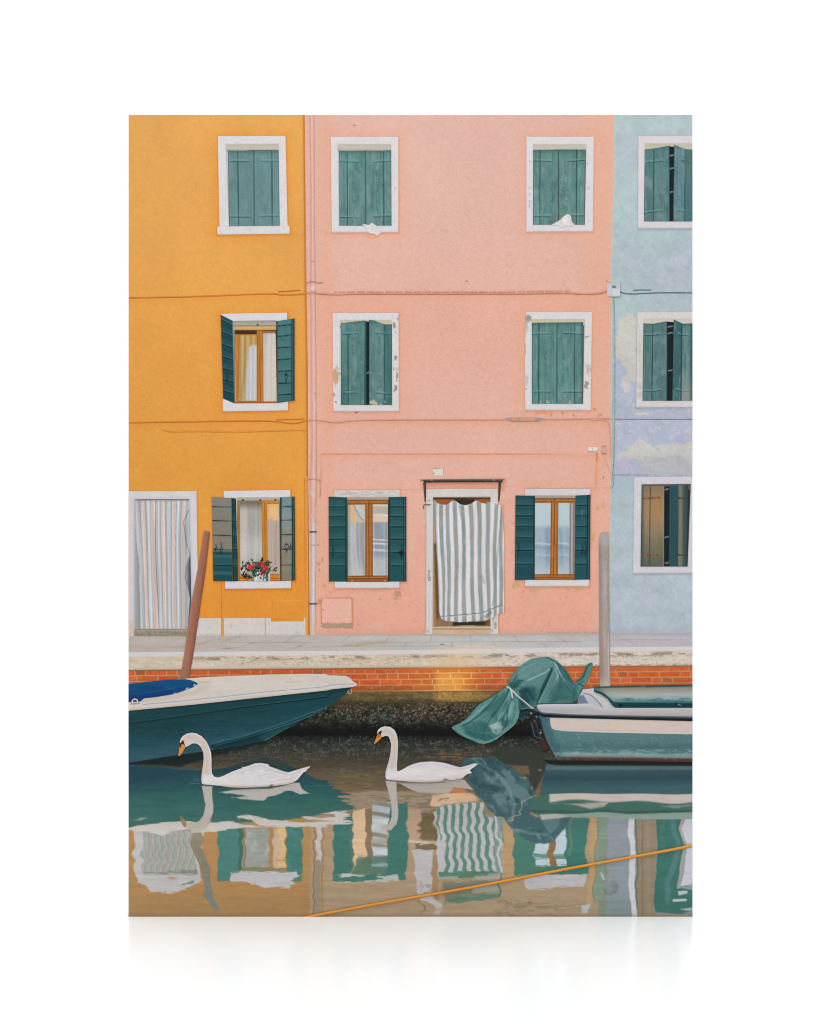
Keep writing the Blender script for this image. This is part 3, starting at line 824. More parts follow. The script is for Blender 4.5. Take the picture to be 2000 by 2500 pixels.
def shine_G2(i):
    i.grad([(pt(G, 0, 220)[1], (118, 138, 146)), (pt(G, 0, 420)[1], (136, 146, 144)), (pt(G, 0, 540)[1], (140, 136, 124)), (pt(G, 0, 925)[1], (132, 122, 100))])
    i.mottle(20, 8, .05, 9)
    for yy in (302, 415, 537, 660, 793): i.line(G((1338, yy), (1424, yy - 3)), 2.4, (22, 48, 50), .95)
    i.mix(1 - sstep(pt(G, 1338, 0)[0] - .8, pt(G, 1338, 0)[0] + .8, i.x), (30, 60, 60), .95)
    i.mix(sstep(pt(G, 1422, 0)[0] - .8, pt(G, 1422, 0)[0] + .8, i.x), (26, 62, 62), .97)
    i.line(G((1436, 216), (1442, 922)), 2, (58, 100, 98), .8)
    heart(G, 1380, 645, 18, 60)(i); hook(G, 1412, 640, h=50)(i)
ledged(house_o, G, ((1324, 222), (1448, 215), (1454, 922), (1328, 926)), [], (120, 136, 140), extra=shine_G2)

# flower box on that sill
def paint_pot(i):
    i.fill((196, 198, 198))
    for (x0, x1, c) in ((1090, 1105, (70, 104, 104)), (1180, 1192, (80, 112, 112)), (1205, 1225, (44, 84, 90))):
        i.poly(G((x0, 860), (x1, 860), (x1, 930), (x0, 930)), c, .85)
    i.ell(*pt(G, 1148, 900), 7, 8, (226, 222, 222), .9, .2); i.line(G((1130, 880), (1148, 925), (1172, 880)), 2, (140, 140, 142), .7)
    i.mottle(6, 6, .06, 3)
part('flower_pot', house_o, G((1086, 850), (1195, 850), (1200, 842), (1242, 845), (1240, 928), (1092, 930)), paint_pot, 6, 1.5)
rs = np.random.RandomState(11)
def leaf(u, v, a, l, w):
    ca, sa = math.cos(a), math.sin(a)
    return [(u + ca * t * l - sa * s * w, v + sa * t * l + ca * s * w) for t, s in ((0, 0), (.3, .5), (.7, .4), (1, 0), (.7, -.4), (.3, -.5))]
def foliage_loops():
    out = []
    for k in range(150):
        x, y = rs.normal(1140, 62), rs.normal(825, 34)
        if y > 905 or x > 1245: continue
        if rs.rand() < .12: x, y = 1010 + rs.rand() * 60, 870 + rs.rand() * 20
        if rs.rand() < .08: x, y = 1150 + rs.rand() * 20, 745 + rs.rand() * 30
        u, v = pt(G, x, y)
        out.append(leaf(u, v, rs.rand() * 6.28, 6 + rs.rand() * 4, 4))
    for x, y in ((1270, 830), (1285, 822), (1280, 845), (1262, 842)): out.append(leaf(*pt(G, x, y), -.6, 7, 4))
    return out
def one_mesh(name, parent, loop_list, paint, layer, pitch):
    """many small leaves of one plant in one mesh"""
    XS, YS, QS, base = [], [], [], 0
    for lp in loop_list:
        x, y, q = tessellate([lp], pitch)
        XS.append(x); YS.append(y); QS.append(q + base); base += len(x)
    x, y, q = np.concatenate(XS), np.concatenate(YS), np.concatenate(QS)
    cnt = np.concatenate([np.full(len(a), k) for k, a in enumerate(XS)])
    ink = Ink(x, y); ink.id = cnt
    paint(ink)
    co = np.stack([(x - 1000.0) * S, -LAYER * layer - (cnt % 7) * LAYER * .1, (V1 - y) * S], 1)
    me = bpy.data.meshes.new(name)
    me.from_pydata([tuple(p) for p in co], [], [tuple(int(k) for k in r) for r in q]); me.update()
    at = me.color_attributes.new('ink', 'FLOAT_COLOR', 'POINT')
    lin = np.concatenate([to_lin(ink.c) * INK_GAIN, np.ones((len(x), 1))], 1)
    at.data.foreach_set('color', lin.astype(np.float32).ravel())
    me.materials.append(INK)
    o = bpy.data.objects.new(name, me); C.objects.link(o); o.parent = parent
    return o
def paint_leaves(i):
    r = _hash(i.id, i.id * 0 + 3, 5)
    i.fill((40, 62, 48)); i.mix(r, (92, 112, 82), .6); i.mix((r < .3).astype(float), (24, 38, 34), .8)
one_mesh('foliage', house_o, foliage_loops(), paint_leaves, 7, 2.0)
fl = []
for (x, y, n) in ((1060, 815, 6), (1085, 800, 6), (1175, 795, 7), (1200, 825, 7), (1190, 870, 3), (1050, 895, 3), (1160, 790, 4), (1215, 815, 3)):
    for k in range(n):
        u, v = pt(G, x + rs.normal(0, 14), y + rs.normal(0, 11))
        a0 = rs.rand() * 6
        fl.append([(u + math.cos(a0 + t) * (2.0 + 1.6 * (j % 2)), v + math.sin(a0 + t) * (2.0 + 1.4 * (j % 2))) for j, t in enumerate(np.linspace(0, 6.28, 9)[:-1])])
def paint_fl(i):
    r = _hash(i.id, i.id * 0 + 9, 5)
    i.fill((192, 42, 50)); i.mix(r, (216, 80, 78), .6); i.mix((r < .25).astype(float), (160, 30, 40), .8)
one_mesh('red_flowers', house_o, fl, paint_fl, 8, 1.5)

# pink house, ground floor windows
def marksH(i):
    i.mix(sstep(.52, .6, fbm(i.x / 12, i.y / 4, 143)), (188, 180, 172), .55)
    i.line(H((240, 195), (420, 185), (500, 200), (640, 180)), 1.4, (160, 152, 146), .6, 1.5, 1)
surround(house_p, H((228, 162), (780, 158), (780, 224), (230, 224)), None, marksH, name='lintel', c=(212, 204, 200))
surround(house_p, H((232, 932), (777, 930), (777, 985), (235, 987)), None, name='window_sill')
def reveal_HI(T, x0, y0, x1, y1):
    part('window_reveal', house_p, T((x0, y0), (x1, y0), (x1, y1), (x0, y1)), lambda i: (i.grad([(pt(T, 0, y0)[1], (170, 160, 148)), (pt(T, 0, y0 + 22)[1], (160, 148, 134)), (pt(T, 0, y0 + 25)[1], (70, 44, 24))])), 2.5, 2)
reveal_HI(H, 332, 220, 690, 935)
sash(house_p, H, ((340, 244), (682, 244), (682, 934), (340, 934)), [((342, 284), (490, 282), (490, 880), (344, 882)), ((552, 280), (680, 280), (680, 880), (554, 880))], (178, 110, 46),
     strokes=[(495, 280, 495, 890, 1.6, (100, 54, 22), .7), (519, 260, 521, 905, 2.2, (88, 46, 20), .85), (546, 280, 548, 890, 1.6, (100, 54, 22), .7), (342, 272, 680, 272, 2, (104, 58, 24), .6), (342, 886, 680, 884, 2, (100, 54, 22), .8), (342, 908, 680, 906, 2, (92, 50, 26), .9)],
     head=lambda i: (i.mix(sstep(pt(H, 0, 905)[1], pt(H, 0, 908)[1], i.y), (140, 84, 58), .8), i.mix(1 - sstep(pt(H, 0, 246)[1], pt(H, 0, 256)[1], i.y), (90, 52, 26), .7), i.ell(*pt(H, 520, 240), 2.4, 3, (60, 50, 40), .9),
                     [i.ell(*pt(H, x, 924), 1.8, 1.8, (220, 196, 160), .8) for x in (378, 656)]))
def pane_H1(i):
    curtain_tone(i, (186, 186, 186), (138, 142, 146), 11, H, 151, .7)
    sky = 1 - sstep(420, 445, (i.y - 1150) * 3.45)
    i.mix(sky, (206, 186, 158), .9)
    i.poly(H((342, 284), (400, 284), (400, 430), (365, 420), (342, 400)), (222, 178, 128), .8, 4)
    i.poly(H((405, 284), (460, 284), (488, 360), (488, 410), (430, 370)), (190, 198, 206), .9, 3); i.line(H((395, 290), (440, 380), (470, 415)), 2.5, (120, 112, 100), .6)
    i.mix(1 - sstep(pt(H, 350, 0)[0], pt(H, 372, 0)[0], i.x), (136, 140, 136), .6)
    i.mix(sstep(1372, 1405, i.y), (206, 204, 200), .35)
pane(house_p, H, ((342, 284), (490, 282), (490, 880), (344, 882)), pane_H1)
def pane_H2(i):
    curtain_tone(i, (170, 178, 186), (128, 136, 148), 12, H, 155, .6)
    y = (i.y - 1150) * 3.45
    i.mix(1 - sstep(425, 435, y), (206, 196, 186), .95)
    i.poly(H((552, 300), (680, 300), (680, 375), (590, 370), (560, 400), (552, 390)), (180, 164, 148), .7, 5); i.line(H((560, 372), (620, 366), (680, 375)), 5, (226, 220, 214), .8, 4)
    i.poly(H((556, 385), (680, 380), (680, 425), (556, 425)), (226, 196, 166), .8, 4)
    for yy, w, c in ((582, 3, (222, 222, 222)), (600, 4, (160, 150, 140)), (615, 4, (224, 222, 220)), (670, 6, (206, 208, 214))): i.line(H((552, yy - 6), (680, yy)), w, c, .8, 2)
    i.mix(sstep(690, 760, y), (206, 206, 206), .6)
    i.line(H((668, 440), (668, 880)), 4, (120, 124, 120), .5, 4)
pane(house_p, H, ((552, 280), (680, 280), (680, 880), (554, 880)), pane_H2)
batH = lambda x0, x1: [(x0, y, x1, y) for y in (302, 384, 471, 575, 688, 799)]
ledged(house_p, H, ((181, 217), (336, 222), (341, 931), (183, 931)), batH(184, 322), (30, 78, 80), extra=lambda i: (i.mix(sstep(pt(H, 322, 0)[0] - 1, pt(H, 322, 0)[0] + 1, i.x), (16, 52, 56), .95), i.line(H((332, 222), (338, 930)), 1.5, (60, 104, 104), .7), hook(H, 215, 680, h=90)(i)))
ledged(house_p, H, ((686, 220), (836, 217), (837, 931), (686, 931)), batH(700, 826), (32, 80, 84), extra=lambda i: (i.mix(1 - sstep(pt(H, 698, 0)[0] - 1, pt(H, 698, 0)[0] + 1, i.x), (18, 54, 58), .95), i.line(H((813, 222), (815, 930)), 2.4, (14, 42, 48), .9), i.line(H((818, 222), (820, 930)), 1.4, (80, 120, 122), .6), hook(H, 795, 690, h=110)(i), i.ell(*pt(H, 790, 688), 6, 5, (10, 22, 26), .8, .4), i.mix(sstep(pt(H, 826, 0)[0], pt(H, 829, 0)[0], i.x), (18, 56, 62), .9)))

surround(house_p, I((248, 145), (798, 145), (798, 212), (250, 212)), None, lambda i: i.line(I((250, 144), (798, 144)), 1.6, (140, 100, 84), .7), name='lintel', c=(212, 206, 205))
surround(house_p, I((248, 915), (786, 914), (784, 970), (248, 972)), None, name='window_sill')
reveal_HI(I, 325, 206, 680, 918)
sash(house_p, I, ((330, 233), (672, 231), (665, 916), (328, 918)), [((334, 270), (466, 268), (460, 868), (331, 870)), ((530, 268), (668, 268), (664, 868), (526, 868))], (184, 116, 44),
     strokes=[(472, 250, 468, 880, 1.6, (110, 60, 22), .7), (497, 240, 490, 892, 2.2, (92, 50, 20), .85), (520, 255, 516, 880, 1.6, (110, 60, 22), .7), (332, 258, 670, 258, 2, (104, 58, 24), .6), (332, 876, 665, 876, 2, (100, 54, 22), .8), (330, 894, 664, 893, 2, (92, 50, 26), .9)],
     head=lambda i: (i.mix(sstep(pt(I, 0, 892)[1], pt(I, 0, 895)[1], i.y), (146, 92, 58), .8), i.mix(1 - sstep(pt(I, 0, 234)[1], pt(I, 0, 244)[1], i.y), (80, 48, 26), .8), i.ell(*pt(I, 518, 228), 2.4, 3, (160, 130, 100), .9)))
def pane_I(i, x0, x1):
    curtain_tone(i, (160, 178, 192), (126, 146, 164), 8, I, 161, .7)
    y = (i.y - 1150) * 3.45
    i.mix(1 - sstep(440, 500, y), (190, 204, 210), .92)
    for yy, w, c, a in ((605, 3, (216, 220, 222), .6), (640, 8, (120, 140, 154), .4), (700, 3, (200, 206, 210), .5)): i.line(I((x0, yy), (x1, yy + 14)), w, c, a, 3)
    i.mix(sstep(720, 860, y), (196, 204, 208), .6)
pane(house_p, I, ((334, 270), (466, 268), (460, 868), (331, 870)), lambda i: pane_I(i, 330, 466))
def pane_I2(i):
    pane_I(i, 526, 668)
    i.mix(sstep(pt(I, 622, 0)[0], pt(I, 628, 0)[0], i.x), (150, 140, 134), .9); i.line(I((644, 270), (644, 868)), 3, (196, 184, 176), .7, 2); i.line(I((628, 270), (626, 868)), 2, (96, 90, 92), .7); i.line(I((660, 270), (656, 868)), 3, (110, 104, 100), .7)
pane(house_p, I, ((530, 268), (668, 268), (664, 868), (526, 868)), pane_I2)
batI = lambda x0, x1: [(x0, y, x1, y) for y in (291, 378, 468, 563, 670, 785)]
ledged(house_p, I, ((168, 206), (332, 208), (330, 916), (162, 918)), batI(168, 314), (30, 74, 82), extra=lambda i: (i.mix(sstep(pt(I, 316, 0)[0] - 1, pt(I, 316, 0)[0] + 1, i.x), (16, 50, 58), .95), i.line(I((328, 210), (326, 916)), 1.4, (70, 112, 112), .7), hook(I, 195, 660, h=90)(i)))
ledged(house_p, I, ((674, 206), (770, 202), (800, 197), (796, 914), (664, 916)), batI(676, 768), (34, 80, 88), extra=lambda i: (i.line(I((773, 204), (770, 914)), 2.4, (14, 42, 48), .9), i.mix(sstep(pt(I, 778, 0)[0], pt(I, 781, 0)[0], i.x), (20, 56, 64), .9), i.line(I((786, 204), (784, 912)), 1.6, (70, 112, 114), .6), hook(I, 730, 665, h=90)(i), hook(I, 757, 665, h=100)(i), i.line(I((729, 330), (729, 420)), 1.4, (130, 160, 160), .6)))

# blue house, ground floor
surround(house_b, I((1168, 53), (1680, 45), (1680, 858), (1160, 862)), I((1230, 112), (1645, 108), (1618, 805), (1220, 805)), c=(210, 206, 212))
recess(house_b, I((1230, 112), (1645, 108), (1618, 805), (1220, 805)), (90, 92, 88), (40, 54, 56))
gap(house_b, I, ((1420, 130), (1464, 128), (1460, 803), (1418, 803)), slats((150, 552, 770), 1428, 1456, I))
def bronze(i):
    i.grad([(pt(I, 0, 130)[1], (134, 116, 90)), (pt(I, 0, 330)[1], (156, 126, 92)), (pt(I, 0, 500)[1], (140, 124, 98)), (pt(I, 0, 800)[1], (92, 98, 84))])
    i.ell(*pt(I, 1345, 330), 30, 40, (178, 136, 92), .5, .8)
    i.mix(1 - sstep(pt(I, 1228, 0)[0], pt(I, 1262, 0)[0], i.x), (52, 80, 84), .8)
    i.mottle(6, 40, .04, 5)
    i.line(I((1303, 132), (1294, 803)), 1.8, (40, 48, 44), .9); i.line(I((1416, 128), (1414, 803)), 2, (170, 146, 110), .7)
    for (xa, ya, xb, yb) in ((1240, 232, 1300, 230), (1308, 228, 1382, 222), (1232, 706, 1290, 706), (1296, 706, 1370, 702)):
        i.line(I((xa, ya), (xb, yb)), 4.6, (146, 86, 66), .85)
        for x in (xa + 8, xb - 6): i.ell(*pt(I, x, ya), 1.8, 1.8, (50, 40, 40), .9)
board_shutter(house_b, I, ((1231, 128), (1422, 122), (1420, 804), (1221, 804)), extra=bronze, layer=5)
def bronze2(i):
    x = (i.x - 1210) * 3.45
    i.grad([(1462, (44, 80, 86)), (1530, (44, 76, 84)), (1540, (118, 116, 102)), (1562, (124, 122, 106)), (1585, (66, 84, 82)), (1620, (46, 70, 72))], ref=x)
    i.mottle(5, 60, .05, 6)
    i.line(I((1540, 126), (1535, 803)), 1.6, (28, 52, 56), .8)
    for y in (225, 704): i.line(I((1500, y), (1610, y + 6)), 4, (64, 70, 72), .8); i.ell(*pt(I, 1550, y + 3), 2, 2, (30, 36, 40), .9)
board_shutter(house_b, I, ((1464, 122), (1624, 118), (1612, 804), (1460, 804)), extra=bronze2, layer=5)

# rags on the sills of the pink house
def rag(i):
    i.fill((216, 212, 210)); i.mottle(9, 9, .08, 171); i.mottle(4, 12, .05, 172)
part('white_rag', house_p, B((466, 988), (520, 1000), (545, 978), (575, 1000), (610, 1030), (622, 1065), (580, 1092), (575, 1075), (520, 1068), (505, 1030), (470, 998)), rag, 6, 1.6)
part('white_rag', house_p, Cc((465, 1000), (545, 955), (585, 915), (610, 903), (636, 922), (642, 970), (670, 998), (640, 1010), (590, 1000), (550, 1022), (520, 1000)), rag, 6, 1.6)

# ------------------------------------------------------------------ doorways
def paint_door_o(i):
    i.fill((212, 208, 212)); i.mottle(20, 30, .03, 181)
    halo(i, G((95, 235), (560, 235), (580, 1100), (545, 1390), (95, 1390)), (186, 186, 190), .5, 8)
    i.poly(G((52, 1250), (95, 1260), (100, 1388), (52, 1388)), (208, 184, 170), .7, 4)
part('door_surround', house_o, G((52, 170), (620, 168), (628, 700), (643, 1240), (640, 1392), (52, 1392)), paint_door_o, 2, 2.2)
def paint_open_o(i):
    i.fill((150, 150, 150)); i.mix(1 - sstep(1219, 1223, i.y), (170, 160, 150), .9); i.line(G((95, 244), (556, 244)), 2.4, (90, 84, 80), .8)
    i.mix(sstep(pt(G, 540, 0)[0], pt(G, 565, 0)[0], i.x), (70, 72, 84), .9)
    i.mix(1 - sstep(pt(G, 90, 0)[0], pt(G, 140, 0)[0], i.x), (176, 180, 178), .9)
part('dark_opening', house_o, G((97, 235), (558, 235), (570, 680), (578, 1080), (556, 1330), (97, 1332), (97, 235)), paint_open_o, 3, 2.2)
def paint_step_o(i):
    i.fill((150, 138, 120)); i.mottle(3, 3, .25, 183); i.mix(1 - sstep(1538, 1541, i.y), (112, 102, 92), .7); i.mix(sstep(1536, 1538, i.y) * (1 - sstep(1540, 1542, i.y)), (186, 178, 166), .6)
part('doorstep', house_o, G((95, 1332), (548, 1332), (540, 1392), (92, 1390)), paint_step_o, 4, 1.8)
edgeL = G((105, 245), (95, 440), (120, 620), (142, 800), (140, 950), (148, 1100), (150, 1330))
edgeR = G((556, 245), (512, 430), (540, 600), (530, 830), (528, 920), (552, 1100), (548, 1330))
edgeR2 = G((556, 245), (562, 440), (572, 690), (540, 830), (545, 960), (566, 1080), (545, 1330))
def paint_curtain_o(i):
    l, r = np.interp(i.y, [1220, 1535], [330, 343]), np.interp(i.y, [1220, 1300, 1535], [461, 458, 459])
    t = (i.x - l) / (r - l)
    yy = (i.y - 1220) / 320
    t = t + .010 * np.sin(t * 23 + 1) + .008 * np.sin(t * 41) + .006 * np.sin(yy * 6 + t * 14) + .014 * yy * (t - .5)
    ph = (t * 5.15 + .03) % 1.0
    i.fill((190, 196, 200))
    i.mix(sstep(.53, .56, ph), (214, 193, 182), .97)
    i.mix(np.clip(1 - np.abs(ph - .25) / .16, 0, 1), (212, 214, 214), .7)
    i.mix(np.clip(1 - np.abs(ph - .07) / .07, 0, 1), (156, 164, 170), .8)
    i.mix(np.clip(1 - np.abs(ph - .50) / .045, 0, 1), (138, 134, 146), .85); i.mix(np.clip(1 - np.abs(ph - .42) / .1, 0, 1), (166, 172, 176), .5); i.mul(1 + .04 * np.sin(t * 47 + 3 * fbm(t * 9, yy * 2, 15, 2)))
    i.mix(np.clip(1 - np.abs(ph - .975) / .04, 0, 1), (112, 104, 108), .85)
    i.mix(np.clip(1 - np.abs(ph - .73) / .03, 0, 1), (170, 140, 140), .5)
    i.mul(1 + .06 * (fbm(t * 11, yy * 3, 7) - .5) * 2)
    i.mix((1 - sstep(0, .02, yy)), (120, 110, 104), .5)
    i.mix(sstep(.86, .93, t) * sstep(.1, .3, yy), (150, 160, 160), .4)
    i.mix(sstep(.96, 1, yy), (176, 170, 166), .5)
    # gathered right-hand edge
    i.line(G((556, 330), (512, 430), (536, 600), (560, 690)), 2.2, (90, 100, 110), .7, 2)
    i.line(G((572, 690), (535, 820), (528, 900), (560, 1010)), 2.4, (100, 100, 112), .7, 2)
    i.line(G((570, 560), (530, 760)), 5, (200, 190, 184), .6, 3)
part('door_curtain', house_o, [edgeL + edgeR2[::-1]], paint_curtain_o, 5, 1.1, 'pale pink and grey striped door curtain')
def paint_plinth(i):
    i.fill((211, 205, 198)); i.mottle(40, 20, .03, 191); i.mottle(6, 6, .02, 192)
    i.line(G((1198, 1238), (1198, 1385)), 1.8, (150, 144, 138), .8)
    for k, (x, y, r) in enumerate(((915, 1305, 22), (1480, 1375, 40), (1010, 1380, 20), (700, 1390, 20), (1520, 1300, 14))): blot(i, G, x, y, r, r * .8, (208, 180, 160), .6, 190 + k)
    i.mix(sstep(1545, 1552, i.y), (186, 176, 168), .6)
part('plinth', house_o, G((640, 1238), (1245, 1238), (1248, 1268), (1525, 1266), (1528, 1236), (1540, 1236), (1540, 1386), (640, 1390)), paint_plinth, 2, 2.2)
def pipe_paint(c, lo, hi, u):  # rounded shading in the ink: darker sides, bright middle
    def f(i):
        i.fill(c); t = (i.x - u(i.y)[0]) / (u(i.y)[1] - u(i.y)[0])
        i.mix(np.clip(1 - t / .35, 0, 1), lo, .7); i.mix(np.clip((t - .7) / .3, 0, 1), lo, .9); i.mix(np.clip(1 - np.abs(t - .5) / .2, 0, 1), hi, .6)
        i.mottle(5, 40, .03, 201)
    return f
part('gas_pipe', house_o, G((832, 930), (848, 930), (852, 1388), (830, 1388)), lambda i: (i.fill((226, 150, 64)), i.mix(1 - sstep(pt(G, 832, 0)[0], pt(G, 838, 0)[0], i.x), (188, 104, 40), .8), blot(i, G, 825, 1150, 16, 14, (180, 90, 36), .8, 3)), 4, 1.6)

# pink doorway
def paint_door_p(i):
    i.fill((213, 206, 201)); i.mottle(16, 40, .04, 211)
    i.mix(sstep(pt(H, 0, 230)[1], pt(H, 0, 300)[1], i.y) * (1 - sstep(pt(H, 1060, 0)[0], pt(H, 1070, 0)[0], i.x)), (211, 207, 208), .8)
    i.line(H((1000, 160), (1002, 1372)), 2, (180, 150, 136), .6)
    for k, (x, y, rx, ry) in enumerate(((1028, 250, 16, 12), (1570, 1240, 14, 40), (1585, 1300, 16, 40), (1560, 1340, 10, 20), (1028, 850, 14, 22), (1026, 875, 12, 14), (1022, 1350, 10, 24))):
        blot(i, H, x, y, rx, ry, (150, 146, 140), .75, 210 + k)
    i.line(H((1018, 895), (1036, 895), (1036, 918), (1020, 918), (1018, 895)), 1.8, (80, 84, 90), .9)
part('door_surround', house_p, [H((1002, 156), (1160, 150), (1605, 150), (1608, 1368), (1545, 1372), (1545, 215), (1060, 218), (1056, 1372), (1000, 1374))], paint_door_p, 2, 2.0)
def paint_door(i):
    i.fill((150, 116, 78)); i.mottle(5, 60, .12, 221)
    y = (i.y - 1150) * 3.45; x = (i.x - 750) * 3.45
    i.mix(1 - sstep(234, 238, y), (140, 128, 108), .9)
    i.mix(sstep(236, 240, y) * (1 - sstep(275, 285, y)), (160, 82, 30), .9); i.mix(sstep(1225, 1260, x) * (1 - sstep(1400, 1420, x)) * sstep(238, 242, y) * (1 - sstep(290, 300, y)), (50, 42, 34), .95)
    i.line(H((1060, 232), (1545, 230)), 3, (48, 40, 32), .9)
    i.mix(sstep(280, 300, y) * (1 - sstep(560, 700, y)) * (1 - sstep(1075, 1095, x)), (196, 160, 128), .8)
    i.mix((1 - sstep(1064, 1080, x)) * sstep(600, 700, y), (196, 156, 104), .7)
    i.line(H((1078, 620), (1100, 1240)), 6, (92, 68, 42), .8, 3)
    i.poly(H((1100, 1240), (1228, 1262), (1228, 1306), (1095, 1306)), (146, 112, 82), .9); i.poly(H((1228, 1268), (1500, 1268), (1535, 1262), (1535, 1300), (1228, 1305)), (44, 36, 32), .92)
    i.poly(H((1500, 1255), (1540, 1250), (1540, 1305), (1500, 1300)), (132, 74, 36), .9)
    i.poly(H((1100, 1310), (1400, 1300), (1420, 1306), (1545, 1310), (1545, 1318), (1058, 1318)), (190, 176, 158), .8)
part('door', house_p, H((1056, 214), (1548, 212), (1548, 1318), (1056, 1318)), paint_door, 1.6, 2.0)
def paint_step_p(i):
    i.fill((206, 176, 144)); i.mottle(18, 8, .06, 231); i.line(H((1056, 1330), (1548, 1330)), 3, (150, 122, 94), .7, 2); i.mix(1 - sstep(pt(H, 0, 1316)[1], pt(H, 0, 1326)[1], i.y), (214, 200, 180), .7)
part('doorstep', house_p, H((1055, 1314), (1546, 1314), (1546, 1374), (1055, 1374)), paint_step_p, 2.4, 2.0)

TOP = [(1064, 1088), (1110, 1146), (1168, 1201), (1231, 1266), (1298, 1326), (1360, 1396), (1427, 1463), (1499, 1537), (1573, 1606), (1630, 1652)]
BOT = [(1100, 1112), (1146, 1166), (1184, 1212), (1243, 1276), (1309, 1345), (1384, 1414), (1448, 1482), (1514, 1542), (1566, 1592), (1612, 1645)]
def paint_towel(i):
    x, y = (i.x - 750) * 3.45, (i.y - 1150) * 3.45
    t = np.clip((y - 280) / 950, 0, 1)
    i.fill((222, 215, 217))
    xs = x + 5 * np.sin(t * 7 + x / 90) + 4 * (fbm(t * 6, x / 200, 17, 2) - .5)
    n = fbm(x / 60, y / 170, 19)
    for k, ((a0, a1), (b0, b1)) in enumerate(zip(TOP, BOT)):
        tt = t ** (.8 if k > 6 else 1.0)
        l, r = a0 + (b0 - a0) * tt, a1 + (b1 - a1) * tt
        m = sstep(l - 3, l + 3, xs) * (1 - sstep(r - 3, r + 3, xs))
        i.mix(m, (148, 158, 156), .97)
        i.mix(m * sstep(.5, .7, n), (150, 148, 138), .5)
        i.mix(m * (1 - sstep(.3, .45, n)), (128, 146, 148), .6)
    i.mul(1 + .07 * (fbm(x / 45, y / 260, 23) - .5) * 2)
    i.line(H((1280, 290), (1310, 420), (1320, 560)), 5, (120, 126, 124), .45, 5); i.line(H((1640, 300), (1600, 760), (1575, 1060), (1560, 1130)), 3, (110, 116, 120), .45, 3)
    i.line(H((1470, 880), (1490, 940)), 5, (124, 120, 104), .4, 5)
    i.line(H((1130, 1225), (1300, 1212), (1470, 1195), (1560, 1160), (1640, 1130)), 2.2, (96, 106, 106), .85, 1.6, .8)
    i.line(H((1130, 1233), (1300, 1220), (1470, 1203), (1560, 1170), (1640, 1140)), 2.0, (220, 216, 212), .5, 1.6)
    i.line(H((1510, 1225), (1545, 1190)), 8, (80, 90, 92), .5, 6)
    i.line(H((1062, 250), (1075, 420), (1100, 800), (1110, 1180)), 3, (96, 110, 110), .5, 4)
fringe = []
base_pts = H((1655, 1188), (1605, 1200), (1560, 1236), (1490, 1256), (1290, 1268), (1150, 1256), (1120, 1226))
for (a, b) in zip(base_pts[:-1], base_pts[1:]):
    n = max(2, int(math.hypot(b[0] - a[0], b[1] - a[1]) / 2.4))
    for k in range(n):
        t = k / n
        fringe.append((a[0] + (b[0] - a[0]) * t, a[1] + (b[1] - a[1]) * t + (2.6 + rs.rand() * 1.4 if k % 2 else -.6)))
towel = H((1062, 250), (1075, 247), (1100, 272), (1130, 280), (1168, 285), (1200, 268), (1228, 247), (1250, 250), (1288, 280), (1340, 288), (1385, 272), (1418, 250), (1440, 250), (1470, 268), (1510, 276), (1518, 256), (1560, 268), (1600, 284), (1636, 284), (1648, 420), (1660, 600), (1655, 800), (1658, 1000), (1660, 1130)) + fringe + H((1112, 1180), (1105, 930), (1090, 700), (1078, 480))
part('door_curtain', house_p, towel, paint_towel, 6, 1.8, 'white and grey striped cloth hung as a door curtain')

# canopy frame over the pink door
def metal(i): i.fill((74, 64, 58)); i.mottle(12, 4, .15, 241)
def paint_canopy(i):
    metal(i); i.mix(1 - sstep(pt(H, 0, 72)[1], pt(H, 0, 80)[1], i.y), (128, 118, 108), .8); i.line(H((985, 90), (1650, 90)), 1.6, (40, 34, 32), .8)
    for x in (1048, 1572): i.ell(*pt(H, x, 74), 2.6, 2.6, (170, 160, 150), .8)
part('door_canopy', house_p, [H((950, 73), (1040, 70), (1560, 66), (1672, 66), (1650, 76), (1645, 94), (985, 97), (982, 84))], paint_canopy, 7, 1.6)
for (x0, y0, x1, y1) in ((990, 96, 995, 262), (1624, 92, 1615, 256)):
    part('canopy_bracket', house_p, ribbon(H((x0, y0), ((x0 + x1) / 2, (y0 + y1) / 2), (x1, y1)), (7.0, 5.0, 3.0)), metal, 7.5, 1.6)
part('wall_hook', house_p, ribbon(H((1040, 284), (985, 284), (978, 300), (984, 318)), 2.6), lambda i: i.fill((120, 92, 78)), 7, 1.5)
part('wall_plaque', house_p, E((1060, 1600), (1100, 1598), (1148, 1602), (1150, 1660), (1058, 1660)), lambda i: (i.fill((220, 214, 200)), i.ell(*pt(E, 1069, 1642), 1.6, 1.6, (40, 40, 40), .9), i.line(E((1060, 1602), (1120, 1598)), 2, (160, 120, 90), .7), i.line(E((1150, 1602), (1152, 1660)), 2, (160, 130, 110), .7)), 4, 1.6)
part('doorbell', house_p, H((1650, 664), (1672, 666), (1672, 696), (1655, 695)), lambda i: (i.fill((206, 200, 196)), i.ell(*pt(H, 1664, 682), 1.5, 1.5, (110, 110, 110), .9)), 7, 1.5)

